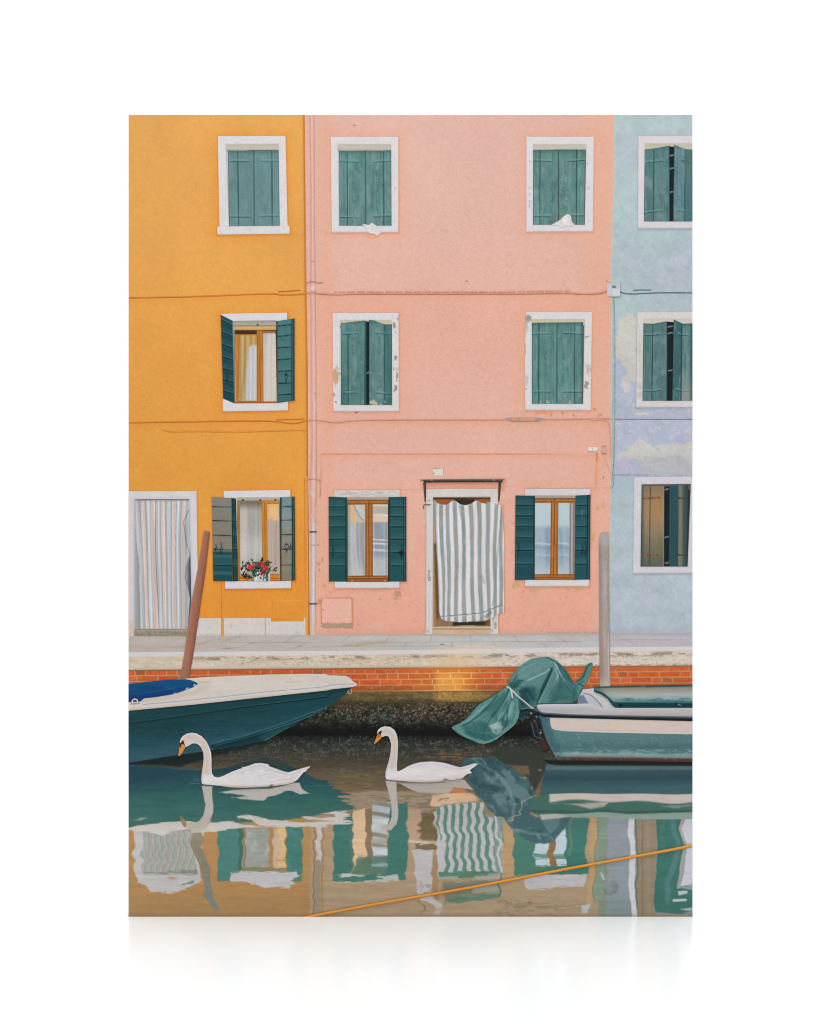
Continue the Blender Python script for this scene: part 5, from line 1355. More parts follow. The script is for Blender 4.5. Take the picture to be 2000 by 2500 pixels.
    i.poly(N_((1055, 790), (1085, 790), (1115, 980), (1110, 1230), (1065, 1180)), (160, 130, 96), .9, 2)
    i.poly(N_((1060, 420), (1100, 420), (1120, 660), (1170, 670), (1150, 960), (1115, 980), (1085, 740), (1095, 560)), (188, 190, 196), .9, 2, 1)
    cl = N_((1085, 380), (1300, 350), (1490, 335), (1520, 460), (1640, 470), (1672, 560), (1665, 740), (1640, 930), (1300, 930), (1130, 980), (1150, 800), (1180, 690), (1115, 650), (1100, 500))
    mc = i.inside(cl, 2, 1)
    i.mix(mc, (186, 184, 184), 1)
    xs = X + 2.0 * np.sin(y / 5.4 + X / 70) * amp
    u = (xs - pt(N_, 1085, 0)[0]) / (20.0 + (y - 1990) * .008)
    f = u % 1.0
    i.mix(mc * sstep(.02, .10, f) * (1 - sstep(.5, .58, f)), (92, 136, 122), 1)
    i.mix(mc * sstep(.02, .10, f) * (1 - sstep(.5, .58, f)) * sstep(.5, .7, fbm(X / 30, y / 20, 433)), (122, 146, 130), .7)
    i.poly(N_((1120, 930), (1330, 915), (1640, 925), (1600, 960), (1300, 980), (1125, 980)), (72, 122, 100), .9, 3, 3, 5, (14, 3)); i.poly(N_((1130, 955), (1290, 960), (1280, 985), (1130, 980)), (190, 188, 184), .6, 2, 3, 5, (5, 3))
    i.poly(N_((1420, 960), (1640, 930), (1640, 1000), (1400, 1000)), (168, 164, 152), .8, 4, 3)
    i.poly(N_((1150, 1010), (1640, 1000), (1630, 1120), (1160, 1190)), (112, 122, 104), .8, 4, 4, 5, (20, 3)); i.poly(N_((1400, 1050), (1640, 1040), (1630, 1100), (1400, 1100)), (164, 158, 146), .8, 3, 3)
    i.poly(N_((1180, 1150), (1650, 1110), (1640, 1140), (1350, 1180), (1200, 1195)), (84, 124, 104), .85, 3, 3, 5, (18, 3)); i.line(N_((1630, 930), (1635, 1130)), 3.6, (74, 118, 102), .9)
    i.poly(N_((925, 1140), (1050, 1130), (1150, 1215), (1110, 1240), (1060, 1210)), (190, 186, 186), .9, 2, 2); i.line(N_((930, 1170), (980, 1210), (1010, 1240), (960, 1280)), 2.6, (110, 98, 76), .8, 2, 1); i.poly(N_((1080, 1250), (1140, 1240), (1130, 1300), (1080, 1300)), (180, 176, 176), .7, 2, 2); i.line(N_((1165, 1000), (1165, 1220)), 3, (140, 126, 102), .8)
    i.mix(sstep(.56, .66, fbm(x / 16, y / 4, 437)) * sstep(2185, 2200, y) * sstep(1190, 1230, x) * (1 - sstep(1330, 1400, x)), (128, 116, 84), .6)
    # right: shutters and window of the pink house mirrored
    i.poly(O((20, 460), (75, 460), (60, 640), (70, 760), (50, 930), (0, 930), (0, 600)), (128, 150, 140), .9, 2); i.line(O((10, 460), (30, 560), (20, 620), (55, 700), (35, 780), (45, 930)), 6, (196, 192, 188), .95, 2)
    i.poly(O((80, 510), (120, 500), (180, 600), (165, 760), (150, 960), (60, 975), (70, 800)), (184, 150, 108), .95, 2)
    i.poly(O((160, 580), (340, 600), (335, 950), (155, 960)), (72, 124, 108), 1, 2)
    i.poly(O((330, 690), (600, 560), (590, 770), (600, 880), (330, 880)), (184, 202, 208), 1, 2); i.poly(O((330, 775), (600, 780), (590, 815), (335, 812)), (96, 136, 118), .9, 2, 2, 5, (12, 2))
    i.line(O((470, 680), (470, 790), (480, 885)), 16, (146, 108, 74), 1, 2); i.poly(O((330, 875), (780, 870), (780, 950), (330, 950)), (74, 120, 96), .95, 2, 1)
    i.poly(O((600, 560), (640, 470), (800, 470), (780, 600), (750, 700), (775, 950), (590, 950), (585, 750)), (64, 120, 108), 1, 2, 1); i.line(O((640, 500), (625, 780)), 6, (104, 132, 104), .8, 4)
    i.poly(O((240, 985), (330, 945), (770, 955), (755, 1055), (560, 1050), (260, 1080)), (188, 184, 186), 1, 2, 2, 7, (14, 3))
    i.line(O((810, 470), (840, 600), (800, 700), (830, 800), (800, 1100), (790, 1180)), 14, (188, 152, 106), .9, 3)
    i.line(O((180, 1200), (300, 1185), (430, 1205), (600, 1220), (760, 1190)), 1.6, (130, 114, 80), .6)
    i.poly(O((725, 1215), (800, 1185), (800, 1205), (770, 1270), (725, 1270)), (180, 190, 196), .95, 2, 1)
    i.x, i.y = x + wx * .35, y
    i.poly(O((865, 470), (940, 475), (940, 640), (910, 800), (915, 1080), (880, 1165), (840, 1165), (815, 1080), (850, 950), (830, 800), (860, 700)), (128, 148, 130), .95, 2); i.line(O((860, 470), (868, 600), (830, 780), (845, 950), (815, 1090), (840, 1165)), 2, (92, 116, 92), .6)
    i.ell(*pt(O, 970, 1075), 14, 14, (128, 142, 138), .9, .15); i.line(O((920, 1075), (940, 1120), (985, 1110), (1005, 1040)), 2.6, (100, 116, 110), .8, 2); i.line(O((985, 1010), (1030, 1040), (1010, 1100)), 5, (104, 118, 112), .6, 4); i.line(O((890, 940), (912, 985)), 6, (172, 192, 190), .9, 2)
    # right: window of the blue house mirrored
    i.line(O((1150, 480), (1140, 600), (1165, 720), (1150, 900), (1145, 1050), (1165, 1200), (1170, 1310)), 15, (202, 202, 208), 1, 2)
    i.poly(O((1172, 480), (1350, 480), (1362, 640), (1350, 900), (1345, 1050), (1330, 1200), (1350, 1310), (1190, 1310), (1175, 1060), (1200, 900), (1185, 680)), (146, 130, 106), 1, 2); i.line(O((1180, 480), (1185, 700), (1200, 900), (1180, 1050), (1190, 1230)), 4, (80, 110, 98), .8, 3); i.line(O((1240, 480), (1235, 1310)), 1.6, (104, 92, 74), .7); i.line(O((1285, 480), (1290, 1300)), 8, (160, 142, 116), .5, 6)
    i.poly(O((1352, 480), (1570, 480), (1540, 560), (1600, 700), (1560, 900), (1540, 1060), (1660, 1080), (1660, 1250), (1560, 1285), (1345, 1265), (1330, 1180), (1355, 900), (1365, 720)), (60, 114, 104), 1, 2)
    i.line(O((1490, 480), (1500, 580), (1545, 700), (1500, 880), (1450, 1000), (1450, 1180)), 13, (84, 128, 126), .8, 6); i.line(O((1420, 480), (1395, 600), (1430, 760)), 6, (76, 128, 112), .6, 5)
    i.line(O((1575, 480), (1555, 560), (1595, 690), (1560, 900), (1540, 1060)), 6, (168, 160, 150), .9, 2)
    i.poly(O((1600, 480), (1660, 480), (1660, 1030), (1560, 1045), (1590, 900), (1612, 700), (1565, 560)), (196, 196, 206), 1, 2)
    i.poly(O((1535, 1090), (1620, 1085), (1610, 1110), (1540, 1125)), (196, 196, 200), .9, 2, 1); i.line(O((1500, 1168), (1600, 1163)), 6, (206, 206, 206), .9, 2); i.poly(O((1560, 1240), (1660, 1225), (1660, 1250), (1600, 1255)), (190, 190, 194), .8, 2, 2)
    i.poly(O((1340, 1280), (1660, 1285), (1660, 1320), (1340, 1320)), (160, 140, 110), .9, 2)
    i.mul(1 + .05 * (fbm(x / 50, y / 5, 441) - .5) * 2)
    # left boat mirrored: long green-blue sheet
    jag = sstep(760, 860, x) * sstep(1880, 1920, y)
    i.x, i.y = x + wx * .6 + (6 + 70 * jag) * (fbm(x / 220, y / 5.0, 447, 3) - .5), y + wy * .5
    hullr = J((40, 1045), (200, 1070), (460, 1088), (640, 1105), (760, 1100), (900, 1080), (1100, 1010), (1200, 985), (1290, 1010), (1400, 1060), (1560, 1140), (1640, 1190)) + K((150, 1190), (200, 1240), (280, 1290), (300, 1340), (370, 1400), (395, 1440)) + J((1400, 1520), (1000, 1545), (700, 1560), (52, 1600), (40, 1600))
    m = i.inside(hullr, 3, 1.5, 5, (20, 3))
    g = i.y
    hc = Ink(x, y); hc.grad([(1850, (38, 62, 66)), (1880, (36, 72, 82)), (1910, (38, 84, 90)), (1950, (50, 102, 98)), (2000, (62, 112, 102)), (2030, (60, 112, 100))])
    hc.mottle(60, 8, .07, 451); hc.mix((1 - sstep(314, 520, x)) * (1 - sstep(1880, 1960, y)), (34, 66, 82), .6)
    i.c = i.c * (1 - m[:, None]) + hc.c * m[:, None]
    i.mix(m * (1 - sstep(1855, 1890, y)) * sstep(480, 560, x) * (1 - sstep(740, 800, x)), (62, 62, 52), .65)
    i.line(J((60, 1065), (300, 1072), (460, 1092), (640, 1106)), 3.5, (74, 104, 106), .5, 4)
    i.line(J((700, 1105), (1000, 1040), (1190, 990), (1270, 1010)), 3, (74, 96, 96), .45, 4)
    i.line(K((230, 1240), (60, 1230)), 2, (96, 124, 112), .4, 3)
    i.poly(J((52, 1042), (400, 985), (760, 935), (980, 900), (1200, 856), (1300, 830), (1180, 880), (1000, 935), (760, 985), (640, 1030), (470, 1075), (200, 1060), (52, 1052)), (18, 34, 36), .85, 7, 3, 8, (20, 4))  # dark shadow under the hull, printed on the water
    # white deck of that boat mirrored, broken into tongues
    wt = (204, 196, 190)
    i.poly(J((40, 1590), (190, 1560), (400, 1540), (540, 1535), (700, 1545), (920, 1535), (1000, 1560), (1180, 1580), (1440, 1560), (1725, 1565), (1725, 1580), (1300, 1585), (1000, 1590), (800, 1620), (640, 1625), (560, 1600), (400, 1625), (330, 1660), (180, 1620), (52, 1610)), wt, 1, 2, 1.5, 5, (16, 3))
    i.poly(J((960, 1490), (1060, 1482), (1160, 1500), (1240, 1525), (1380, 1525), (1440, 1540), (1725, 1555), (1725, 1565), (1300, 1575), (1130, 1570), (1140, 1560), (1080, 1525), (975, 1510)), wt, 1, 2, 1, 5, (16, 3))
    i.poly(K((130, 1470), (260, 1455), (395, 1450), (390, 1490), (270, 1520), (280, 1545), (385, 1550), (340, 1562), (0, 1562), (0, 1545), (180, 1535), (0, 1515), (-60, 1500), (0, 1492), (120, 1508), (240, 1495), (250, 1478)), wt, 1, 2, 1, 5, (16, 3))
    i.poly(J((80, 1530), (140, 1508), (215, 1506), (150, 1530)), (150, 158, 144), .85, 3, 1)
    # swan shapes mirrored
    sw = (190, 182, 174)
    i.x, i.y = x + wx * .25, y + wy * .35
    n1 = J((665, 1235), (755, 1240), (752, 1310), (762, 1400), (762, 1460), (735, 1545), (700, 1600), (640, 1625), (560, 1600), (535, 1590), (500, 1565), (490, 1540), (540, 1545), (600, 1550), (650, 1530), (680, 1490), (695, 1400), (680, 1310))
    i.poly(n1, sw, 1, 1.6); i.mix(i.inside(n1, 1.6) * sstep(1985, 2010, y), (186, 176, 162), .9)
    i.poly(J((484, 1490), (500, 1500), (530, 1530), (540, 1560), (528, 1590), (500, 1560)), (150, 122, 88), 1, 1.6); i.poly(J((505, 1515), (525, 1530), (530, 1570), (505, 1555)), (190, 134, 80), .8, 2)
    i.poly(J((810, 1290), (1000, 1262), (1240, 1262), (1440, 1212), (1490, 1215), (1510, 1265), (1575, 1300), (1490, 1310), (1440, 1282), (1370, 1280), (1310, 1310), (1220, 1330), (1190, 1360), (1090, 1358), (915, 1335), (1060, 1325), (1000, 1310), (880, 1300)), sw, 1, 1.6, 1.5, 5, (12, 3))
    i.poly(J((760, 1262), (1000, 1252), (1240, 1244), (1240, 1256), (1000, 1270)), (90, 104, 98), .7, 2)
    n2 = K((660, 1190), (755, 1200), (752, 1280), (768, 1440), (765, 1510), (755, 1560), (700, 1612), (640, 1610), (620, 1580), (690, 1560), (712, 1500), (712, 1400), (690, 1300), (672, 1240))
    i.poly(n2, sw, 1, 1.6); i.mix(i.inside(n2, 2) * sstep(2000, 2020, y), (184, 170, 156), .8)
    i.poly(K((760, 1205), (1000, 1210), (1300, 1180), (1330, 1190), (1370, 1240), (1400, 1270), (1240, 1250), (1190, 1298), (1060, 1300), (930, 1290), (850, 1255)), (180, 172, 162), 1, 1.6, 1.2, 5, (12, 3)); i.line(K((790, 1212), (1000, 1214), (1160, 1208)), 2, (110, 100, 84), .6)
    # right boat and cover mirrored
    i.x, i.y = x + wx * .4, y + wy * .25
    i.poly(K((1290, 1080), (1330, 1010), (1400, 990), (1460, 1000), (1560, 990), (1725, 1100), (1725, 1500), (1640, 1500), (1540, 1440), (1490, 1370), (1420, 1310), (1400, 1260), (1340, 1180), (1400, 1120)), (62, 96, 102), .97, 3, 2)
    i.poly(L_((0, 1010), (120, 1080), (280, 1160), (330, 1250), (290, 1480), (340, 1500), (640, 1500), (600, 1580), (470, 1720), (350, 1725), (250, 1690), (180, 1640), (110, 1560), (70, 1500), (0, 1490)), (64, 100, 106), .97, 3, 2)
    m = np.clip(i.inside(K((1330, 1010), (1560, 990), (1725, 1100), (1725, 1500), (1640, 1500), (1490, 1370), (1340, 1180)), 4) + i.inside(L_((0, 1010), (330, 1250), (340, 1500), (640, 1500), (470, 1720), (180, 1640), (0, 1490)), 4), 0, 1)
    i.mix(m * sstep(.52, .62, fbm(x / 30 + y / 60, y / 22 - x / 50, 461)), (116, 142, 146), .6)
    i.mix(m * sstep(.56, .62, fbm(x / 22 - y / 40, y / 30, 463)), (40, 74, 78), .6)
    i.line(K((1420, 1030), (1500, 1080), (1600, 1130), (1700, 1230), (1725, 1400)), 5, (104, 132, 136), .55, 4); i.line(K((1500, 1140), (1530, 1200), (1620, 1230)), 8, (120, 146, 148), .5, 6); i.line(L_((20, 1150), (110, 1250), (160, 1380), (150, 1480)), 7, (122, 148, 150), .6, 5); i.line(L_((0, 1340), (90, 1440)), 12, (112, 140, 140), .5, 8)
    i.line(L_((130, 1590), (300, 1640), (450, 1650)), 6, (128, 150, 150), .5, 5); i.poly(L_((380, 1500), (540, 1500), (540, 1570), (470, 1640), (440, 1620)), (100, 132, 134), .7, 3)
    i.line(L_((480, 1620), (500, 1725)), 3, (64, 96, 96), .6)
    i.poly(L_((0, 900), (260, 920), (400, 960), (430, 1060), (380, 1200), (330, 1280), (260, 1150), (120, 1080), (0, 1000)), (54, 60, 54), .9, 4, 3)
    i.poly(L_((100, 1060), (280, 1070), (290, 1140), (220, 1140)), (126, 100, 70), .8, 4, 2, 5, (12, 3)); i.poly(L_((190, 1190), (250, 1180), (290, 1230), (270, 1270), (210, 1240)), (66, 110, 108), .8, 3)
    i.ell(*pt(L_, 245, 1172), 5, 2.6, (176, 120, 76), .9); i.ell(*pt(L_, 375, 1105), 4, 3, (150, 120, 84), .8); i.ell(*pt(L_, 305, 1255), 2, 3, (180, 150, 110), .8)
    i.line(L_((330, 1320), (290, 1335), (220, 1375), (225, 1420), (200, 1460), (215, 1478), (140, 1500), (150, 1530), (110, 1535)), 1.8, (196, 184, 150), .8)
    # hull panel mirrored
    hp = L_((430, 1050), (520, 1068), (1680, 1070), (1680, 1310), (370, 1320), (395, 1200))
    m = i.inside(hp, 3)
    hc = Ink(x, y); hc.grad([(1868, (66, 98, 104)), (1876, (88, 116, 120)), (1882, (56, 84, 92)), (1900, (44, 76, 88)), (1925, (62, 98, 104)), (1940, (62, 96, 98))]); hc.mottle(80, 8, .06, 471)
    i.c = i.c * (1 - m[:, None]) + hc.c * m[:, None]
    i.poly(L_((300, 1350), (450, 1300), (1680, 1300), (1680, 1480), (370, 1490), (300, 1450)), (66, 108, 98), .97, 4)
    wav = 3.0 * np.sin(x / 26.0 + 1.0) + 2.5 * np.sin(x / 61.0)
    t0, t1 = 1938 + .3 * wav, 1957 + wav
    on = sstep(1338, 1345, x)
    i.mix(on * sstep(t0 - 1.5, t0 + 1.5, y) * (1 - sstep(t1 - 3, t1 + 3, y)), (204, 190, 180), 1)
    i.mix(on * sstep(t1 + 2, t1 + 5, y) * (1 - sstep(t1 + 9, t1 + 14, y)) * sstep(.4, .6, fbm(x / 50, y / 12, 473)), (130, 150, 128), .8)
    i.poly(L_((640, 1390), (830, 1380), (960, 1370), (920, 1410), (800, 1430), (740, 1415)), (196, 184, 170), .8, 4)
    i.poly(L_((370, 1480), (500, 1475), (620, 1470), (900, 1455), (1200, 1475), (1680, 1455), (1680, 1518), (1200, 1520), (850, 1500), (560, 1500), (390, 1520)), (140, 164, 150), .95, 2.5); i.poly(L_((370, 1480), (500, 1475), (600, 1490), (560, 1505), (385, 1525)), (190, 182, 170), .9, 4)
    i.line(L_((300, 1450), (700, 1462), (900, 1445), (1100, 1465), (1300, 1455), (1680, 1450)), 5, (44, 84, 74), .7, 4)
    i.poly(L_((400, 1015), (520, 1022), (1680, 1030), (1680, 1068), (500, 1060), (440, 1050)), (24, 34, 34), .95, 3)
    # ripples by the swans
    for pts in (J((550, 1222), (660, 1212)), J((580, 1200), (650, 1192)), J((600, 1180), (640, 1176)), J((770, 1160), (840, 1150))): i.line(pts, 1.4, (110, 136, 138), .6, 1.5)
    for pts in (J((60, 1395), (300, 1405), (500, 1420)), J((800, 1420), (950, 1405))): i.line(pts, 2, (44, 96, 90), .5, 3)
    i.x, i.y = x, y
    rp = fbm(x / 42, y / 1.7, 481, 3) - .5
    i.mul(1 + .06 * rp)
    i.mix(sstep(.62, .75, fbm(x / 30, y / 1.8, 483)) * sstep(1880, 1930, y), (170, 176, 168), .07)
    i.mix(sstep(.62, .75, fbm(x / 30, y / 1.8, 485)) * sstep(1880, 1930, y), (70, 84, 76), .07)
    i.mul(1 + .055 * sstep(1990, 2040, y))
    g_ = i.c.mean(1, keepdims=True); i.c = i.c * .92 + g_ * .08
    i.mix(sstep(2228, 2238, y), (112, 96, 70), .35)
canal = part('canal', ROOT, [[(314, 1786), (1691, 1786), (1691, 2238), (314, 2238)]], paint_water, 1.5, 1.3, 'green canal water with wavy reflections of houses, boats and swans')

# ------------------------------------------------------------------ mooring poles
polL = [G((680, 512), (688, 504), (712, 502), (732, 512), (735, 530), (700, 840), (640, 1240), (600, 1520), (565, 1725)) + J((553, 326), (480, 336)) + G((487, 1725), (525, 1490), (580, 1090), (640, 780))]
def paint_poleL(i):
    l = np.interp(i.y, [1297, 1379, 1466, 1582, 1658], [497, 484, 468, 452, 439]); r = np.interp(i.y, [1297, 1379, 1466, 1582, 1658], [513, 504, 490, 475, 460.5])
    t = (i.x - l) / (r - l)
    i.fill((160, 106, 84)); i.mix(np.clip(1 - t / .4, 0, 1), (176, 124, 102), .7); i.mix(np.clip((t - .6) / .4, 0, 1), (132, 80, 60), .8)
    i.mottle(4, 60, .08, 501); i.mottle(12, 12, .04, 502); i.mix(1 - sstep(1297, 1301, i.y), (186, 140, 120), .6); i.mix(sstep(1600, 1655, i.y), (150, 110, 90), .4)
part('mooring_pole', ROOT, polL, paint_poleL, 9, 1.8, 'brown mooring pole leaning to the right behind the left boat')
polR = [I((880, 534), (892, 520), (948, 518), (955, 560), (958, 900), (962, 1400), (966, 1725)) + L_((967, 398), (880, 402)) + I((876, 1725), (874, 1200), (870, 800), (870, 600), (876, 560))]
def paint_poleR(i):
    t = (i.x - 1463) / 26.0 - np.clip((i.y - 1300) / 375, 0, 1) * .06
    i.fill((168, 156, 148)); i.mix(np.clip(1 - t / .35, 0, 1), (146, 130, 124), .8); i.mix(np.clip((t - .65) / .35, 0, 1), (150, 140, 136), .8); i.mix(np.clip(1 - np.abs(t - .5) / .25, 0, 1), (184, 172, 164), .6)
    i.mottle(3, 50, .10, 511); i.mottle(10, 30, .06, 512)
    i.mix(1 - sstep(1320, 1340, i.y), (172, 170, 170), .7); i.mix(sstep(1480, 1600, i.y) * np.clip(1 - np.abs(t - .25) / .25, 0, 1), (156, 120, 96), .5)
    i.line(I((950, 1370), (952, 1725)), 1.5, (216, 206, 196), .6); i.mix(sstep(1640, 1675, i.y), (188, 178, 168), .6)
part('mooring_pole', ROOT, polR, paint_poleR, 9, 1.8, 'weathered grey upright mooring pole by the right boat')

# ------------------------------------------------------------------ left boat
boat_l_hull = J((40, 590), (600, 545), (1200, 480), (1725, 424)) + K((200, 420), (385, 400), (345, 440), (250, 520), (130, 600), (0, 665)) + J((1400, 745), (1200, 856), (980, 900), (760, 935), (400, 985), (52, 1042), (40, 1042))
def paint_hull_l(i):
    x, y = (i.x - 300) * 3.45, (i.y - 1560) * 3.45
    i.grad([(550, (32, 70, 78)), (650, (24, 64, 70)), (800, (24, 64, 70)), (900, (30, 72, 80)), (1000, (46, 84, 96))], ref=y + (x - 52) * .16)
    i.mottle(50, 14, .10, 521); i.mottle(6, 6, .06, 522); i.mottle(90, 3, .08, 523)
    i.mix(np.clip(1 - (x - 52) / 700, 0, 1) * sstep(780, 1000, y), (56, 92, 106), .5)
    i.mix(sstep(1300, 1900, x), (22, 70, 78), .6)
    i.line(J((52, 712), (500, 652), (1000, 578), (1725, 488)) + K((200, 450), (340, 430)), 3.0, (8, 36, 42), .9, 2)
    i.line(J((52, 704), (500, 644), (1000, 570), (1725, 480)), 2.0, (54, 98, 104), .5, 2)
    i.line(J((730, 890), (1000, 822), (1300, 730), (1600, 618), (1725, 570)), 4.5, (58, 112, 118), .55, 5)
    i.line(J((740, 905), (1000, 842), (1300, 752), (1600, 640)), 7, (8, 44, 50), .8, 6)
    i.line(J((760, 905), (1100, 815), (1400, 715), (1600, 640)), 1.6, (96, 150, 150), .7, 1.5)
    i.poly(J((760, 935), (760, 905), (1150, 800), (1300, 770), (1400, 745), (1200, 856), (980, 900)), (8, 40, 46), .75, 10)
    i.poly(J((1130, 830), (1250, 775), (1380, 740), (1330, 775), (1210, 855), (1190, 850)), (34, 96, 96), .55, 8); i.line(J((1200, 856), (1260, 826), (1400, 748)), 2.4, (150, 176, 162), .8, 2)
    i.line(J((52, 940), (300, 930), (600, 890), (760, 850)), 5, (40, 84, 92), .5, 6)
    i.poly(J((52, 1042), (300, 1002), (600, 962), (760, 935), (760, 925), (600, 938), (300, 975), (52, 1010)), (52, 88, 98), .6, 6)
    i.line(J((52, 604), (600, 556), (1200, 492), (1725, 438)) + K((200, 428), (385, 402)), 5, (14, 44, 50), .7, 4)
boat_l = part('boat', ROOT, boat_l_hull, paint_hull_l, 10, 1.8, 'dark teal motorboat with white deck moored at the left edge')
def paint_deck_l(i):
    x, y = (i.x - 300) * 3.45, (i.y - 1560) * 3.45
    i.fill((212, 202, 192)); i.mottle(60, 14, .04, 531); i.mottle(5, 5, .012, 532)
    lo = np.interp(x, [52, 600, 1200, 1725, 1960], [600, 552, 488, 440, 405])
    d = lo - y
    i.mix(np.clip(1 - d / 26, 0, 1), (190, 176, 164), .7)
    i.mix(np.exp(-((d - 40) / 7) ** 2), (224, 216, 208), .8)
    i.line(J((170, 552), (600, 512), (1200, 446), (1725, 400)) + K((200, 388), (400, 375)), 1.8, (110, 140, 176), .8, 1.4)
    i.poly(J((640, 350), (1250, 320), (1725, 310), (1990, 330), (1980, 360), (1500, 360), (1100, 350), (760, 360)), (208, 200, 192), .4, 14)
    i.poly(J((52, 540), (170, 505), (300, 495), (600, 440), (660, 385), (760, 400), (600, 470), (300, 520), (52, 560)), (196, 184, 174), .6, 10)
    i.line(J((640, 362), (745, 366)), 1.8, (140, 128, 116), .7); i.line(J((1370, 362), (1450, 360), (1500, 356)), 1.6, (170, 160, 150), .7)
    i.mix(np.clip((x - 1900) / 90, 0, 1), (222, 218, 214), .5)
    i.line(K((330, 312), (370, 332), (385, 356)), 3, (178, 170, 164), .6, 3)
part('deck', boat_l, J((40, 374), (370, 346), (700, 320), (1250, 298), (1540, 292), (1725, 294)) + K((160, 303), (320, 310), (352, 318), (374, 335), (384, 356), (418, 374), (421, 384), (410, 395), (385, 404), (200, 424)) + J((1725, 432), (1200, 488), (600, 552), (40, 604)), paint_deck_l, 11, 1.8)
def paint_cover_l(i):
    x, y = (i.x - 300) * 3.45, (i.y - 1560) * 3.45
    i.fill((14, 74, 120)); i.mottle(60, 8, .14, 541); i.mix(1 - sstep(345, 420, y), (12, 84, 126), .6); i.mix(sstep(430, 520, y + (x - 52) * .12), (16, 50, 112), .8)
    i.line(J((280, 488), (440, 460), (545, 416), (606, 386)), 2, (60, 80, 140), .7)
    for p in ((440, 459), (543, 416), (605, 388)): i.ell(*pt(J, *p), 2.4, 2.2, (206, 206, 214), .95, .2)
    i.line(J((350, 400), (470, 440)), 1.4, (70, 110, 160), .6); i.line(J((52, 470), (300, 440), (560, 380)), 3, (22, 108, 150), .4, 4)
part('blue_cover', boat_l, J((40, 376), (370, 344), (520, 337), (570, 345), (610, 360), (637, 378), (590, 408), (440, 464), (280, 490), (180, 500), (150, 526), (40, 532)), paint_cover_l, 12, 1.8)
part('mooring_ring', boat_l, [ribbon(J((84, 540), (80, 520), (92, 508), (108, 506), (122, 514), (126, 530), (120, 542)), 3.0)], lambda i: (i.fill((214, 208, 202)), i.mottle(4, 4, .08, 3)), 13, 1.2)
part('cleat_base', boat_l, J((70, 540), (140, 537), (146, 548), (74, 552)), lambda i: (i.fill((160, 152, 150)), i.mottle(4, 4, .1, 3)), 12.5, 1.5)
part('bow_ring', boat_l, [ribbon(K((348, 435), (340, 448), (352, 458), (370, 456), (378, 440), (370, 422)), 1.8)], lambda i: i.fill((186, 176, 168)), 13, 1.2)

# ------------------------------------------------------------------ right boat
def paint_hull_r(i):
    x, y = (i.x - 1210) * 3.45, (i.y - 1560) * 3.45
    i.grad([(640, (80, 116, 124)), (760, (92, 128, 132)), (830, (86, 124, 126)), (900, (74, 112, 114)), (945, (84, 120, 122)), (965, (128, 156, 158)), (985, (112, 140, 142)), (996, (92, 70, 56)), (1010, (86, 52, 40)), (1030, (52, 32, 26))], ref=y - (x - 500) * .012)
    i.mottle(60, 8, .05, 551); i.mottle(5, 5, .05, 552); i.mottle(90, 2.5, .06, 554); i.mix(sstep(.66, .74, fbm(i.x / 3, i.y / 3, 555, 2)), (150, 172, 170), .25)
    i.mix(1 - sstep(400, 470, x - (y - 650) * .35), (56, 96, 108), .7)
    i.mix(sstep(925, 935, y) * (1 - sstep(970, 985, y)) * sstep(.5, .66, fbm(x / 40, y / 10, 553)), (150, 174, 176), .6)
    i.line(L_((390, 720), (430, 840), (510, 1000)), 3, (180, 120, 90), .5, 3); i.line(L_((378, 680), (420, 840), (500, 1000)), 3.5, (26, 50, 56), .8, 3)
    i.line(L_((530, 880), (532, 905)), 1.5, (30, 54, 58), .8); i.ell(*pt(L_, 534, 912), 2, 1.6, (40, 60, 64), .7)
    for (px_, py_) in ((862, 955), (1000, 950), (1320, 830), (700, 830)): i.ell(*pt(L_, px_, py_), 2, 1.6, (160, 180, 178), .6)
boat_r = part('boat', ROOT, L_((362, 640), (460, 650), (1680, 670), (1680, 1034), (900, 1026), (530, 1022), (512, 1010), (470, 950), (425, 850), (388, 760)), paint_hull_r, 10, 1.8, 'teal and white boat with rubber strake moored at the right edge')
def paint_band_r(i):
    i.fill((212, 196, 186)); i.mottle(40, 8, .03, 561); y = (i.y - 1560) * 3.45
    i.mix(sstep(740, 775, y - (i.x - 1400) * .08), (196, 184, 178), .6); i.mix(1 - sstep(668, 690, y - (i.x - 1400) * .07), (198, 182, 172), .6); i.line(L_((480, 758), (620, 774), (1658, 798)), 2, (226, 218, 212), .7)
part('hull_stripe', boat_r, L_((458, 664), (1680, 688), (1680, 802), (900, 788), (600, 776), (510, 766), (480, 756), (465, 735), (460, 700)), paint_band_r, 11, 1.8)
def paint_deck_r(i):
    x, y = (i.x - 1210) * 3.45, (i.y - 1560) * 3.45
    i.fill((190, 190, 196)); i.mottle(40, 20, .04, 571)
    i.poly(L_((720, 425), (830, 415), (930, 470), (1000, 560), (1000, 580), (890, 575), (840, 500), (740, 460), (700, 470)), (204, 200, 200), .8, 4)
    i.poly(L_((700, 480), (740, 470), (780, 540), (690, 548)), (106, 120, 146), .9, 4); i.line(L_((740, 455), (800, 470), (850, 510), (900, 575)), 2.2, (90, 90, 104), .8, 1.6)
    i.line(L_((850, 455), (930, 500), (990, 570)), 4, (120, 124, 128), .6, 4); i.mix(sstep(.6, .7, fbm(x / 10, y / 10, 573)) * sstep(860, 900, x), (160, 160, 166), .5)
part('deck', boat_r, L_((690, 548), (700, 478), (720, 425), (826, 415), (860, 450), (940, 480), (1020, 560), (1040, 582), (780, 580)), paint_deck_r, 11, 1.8)
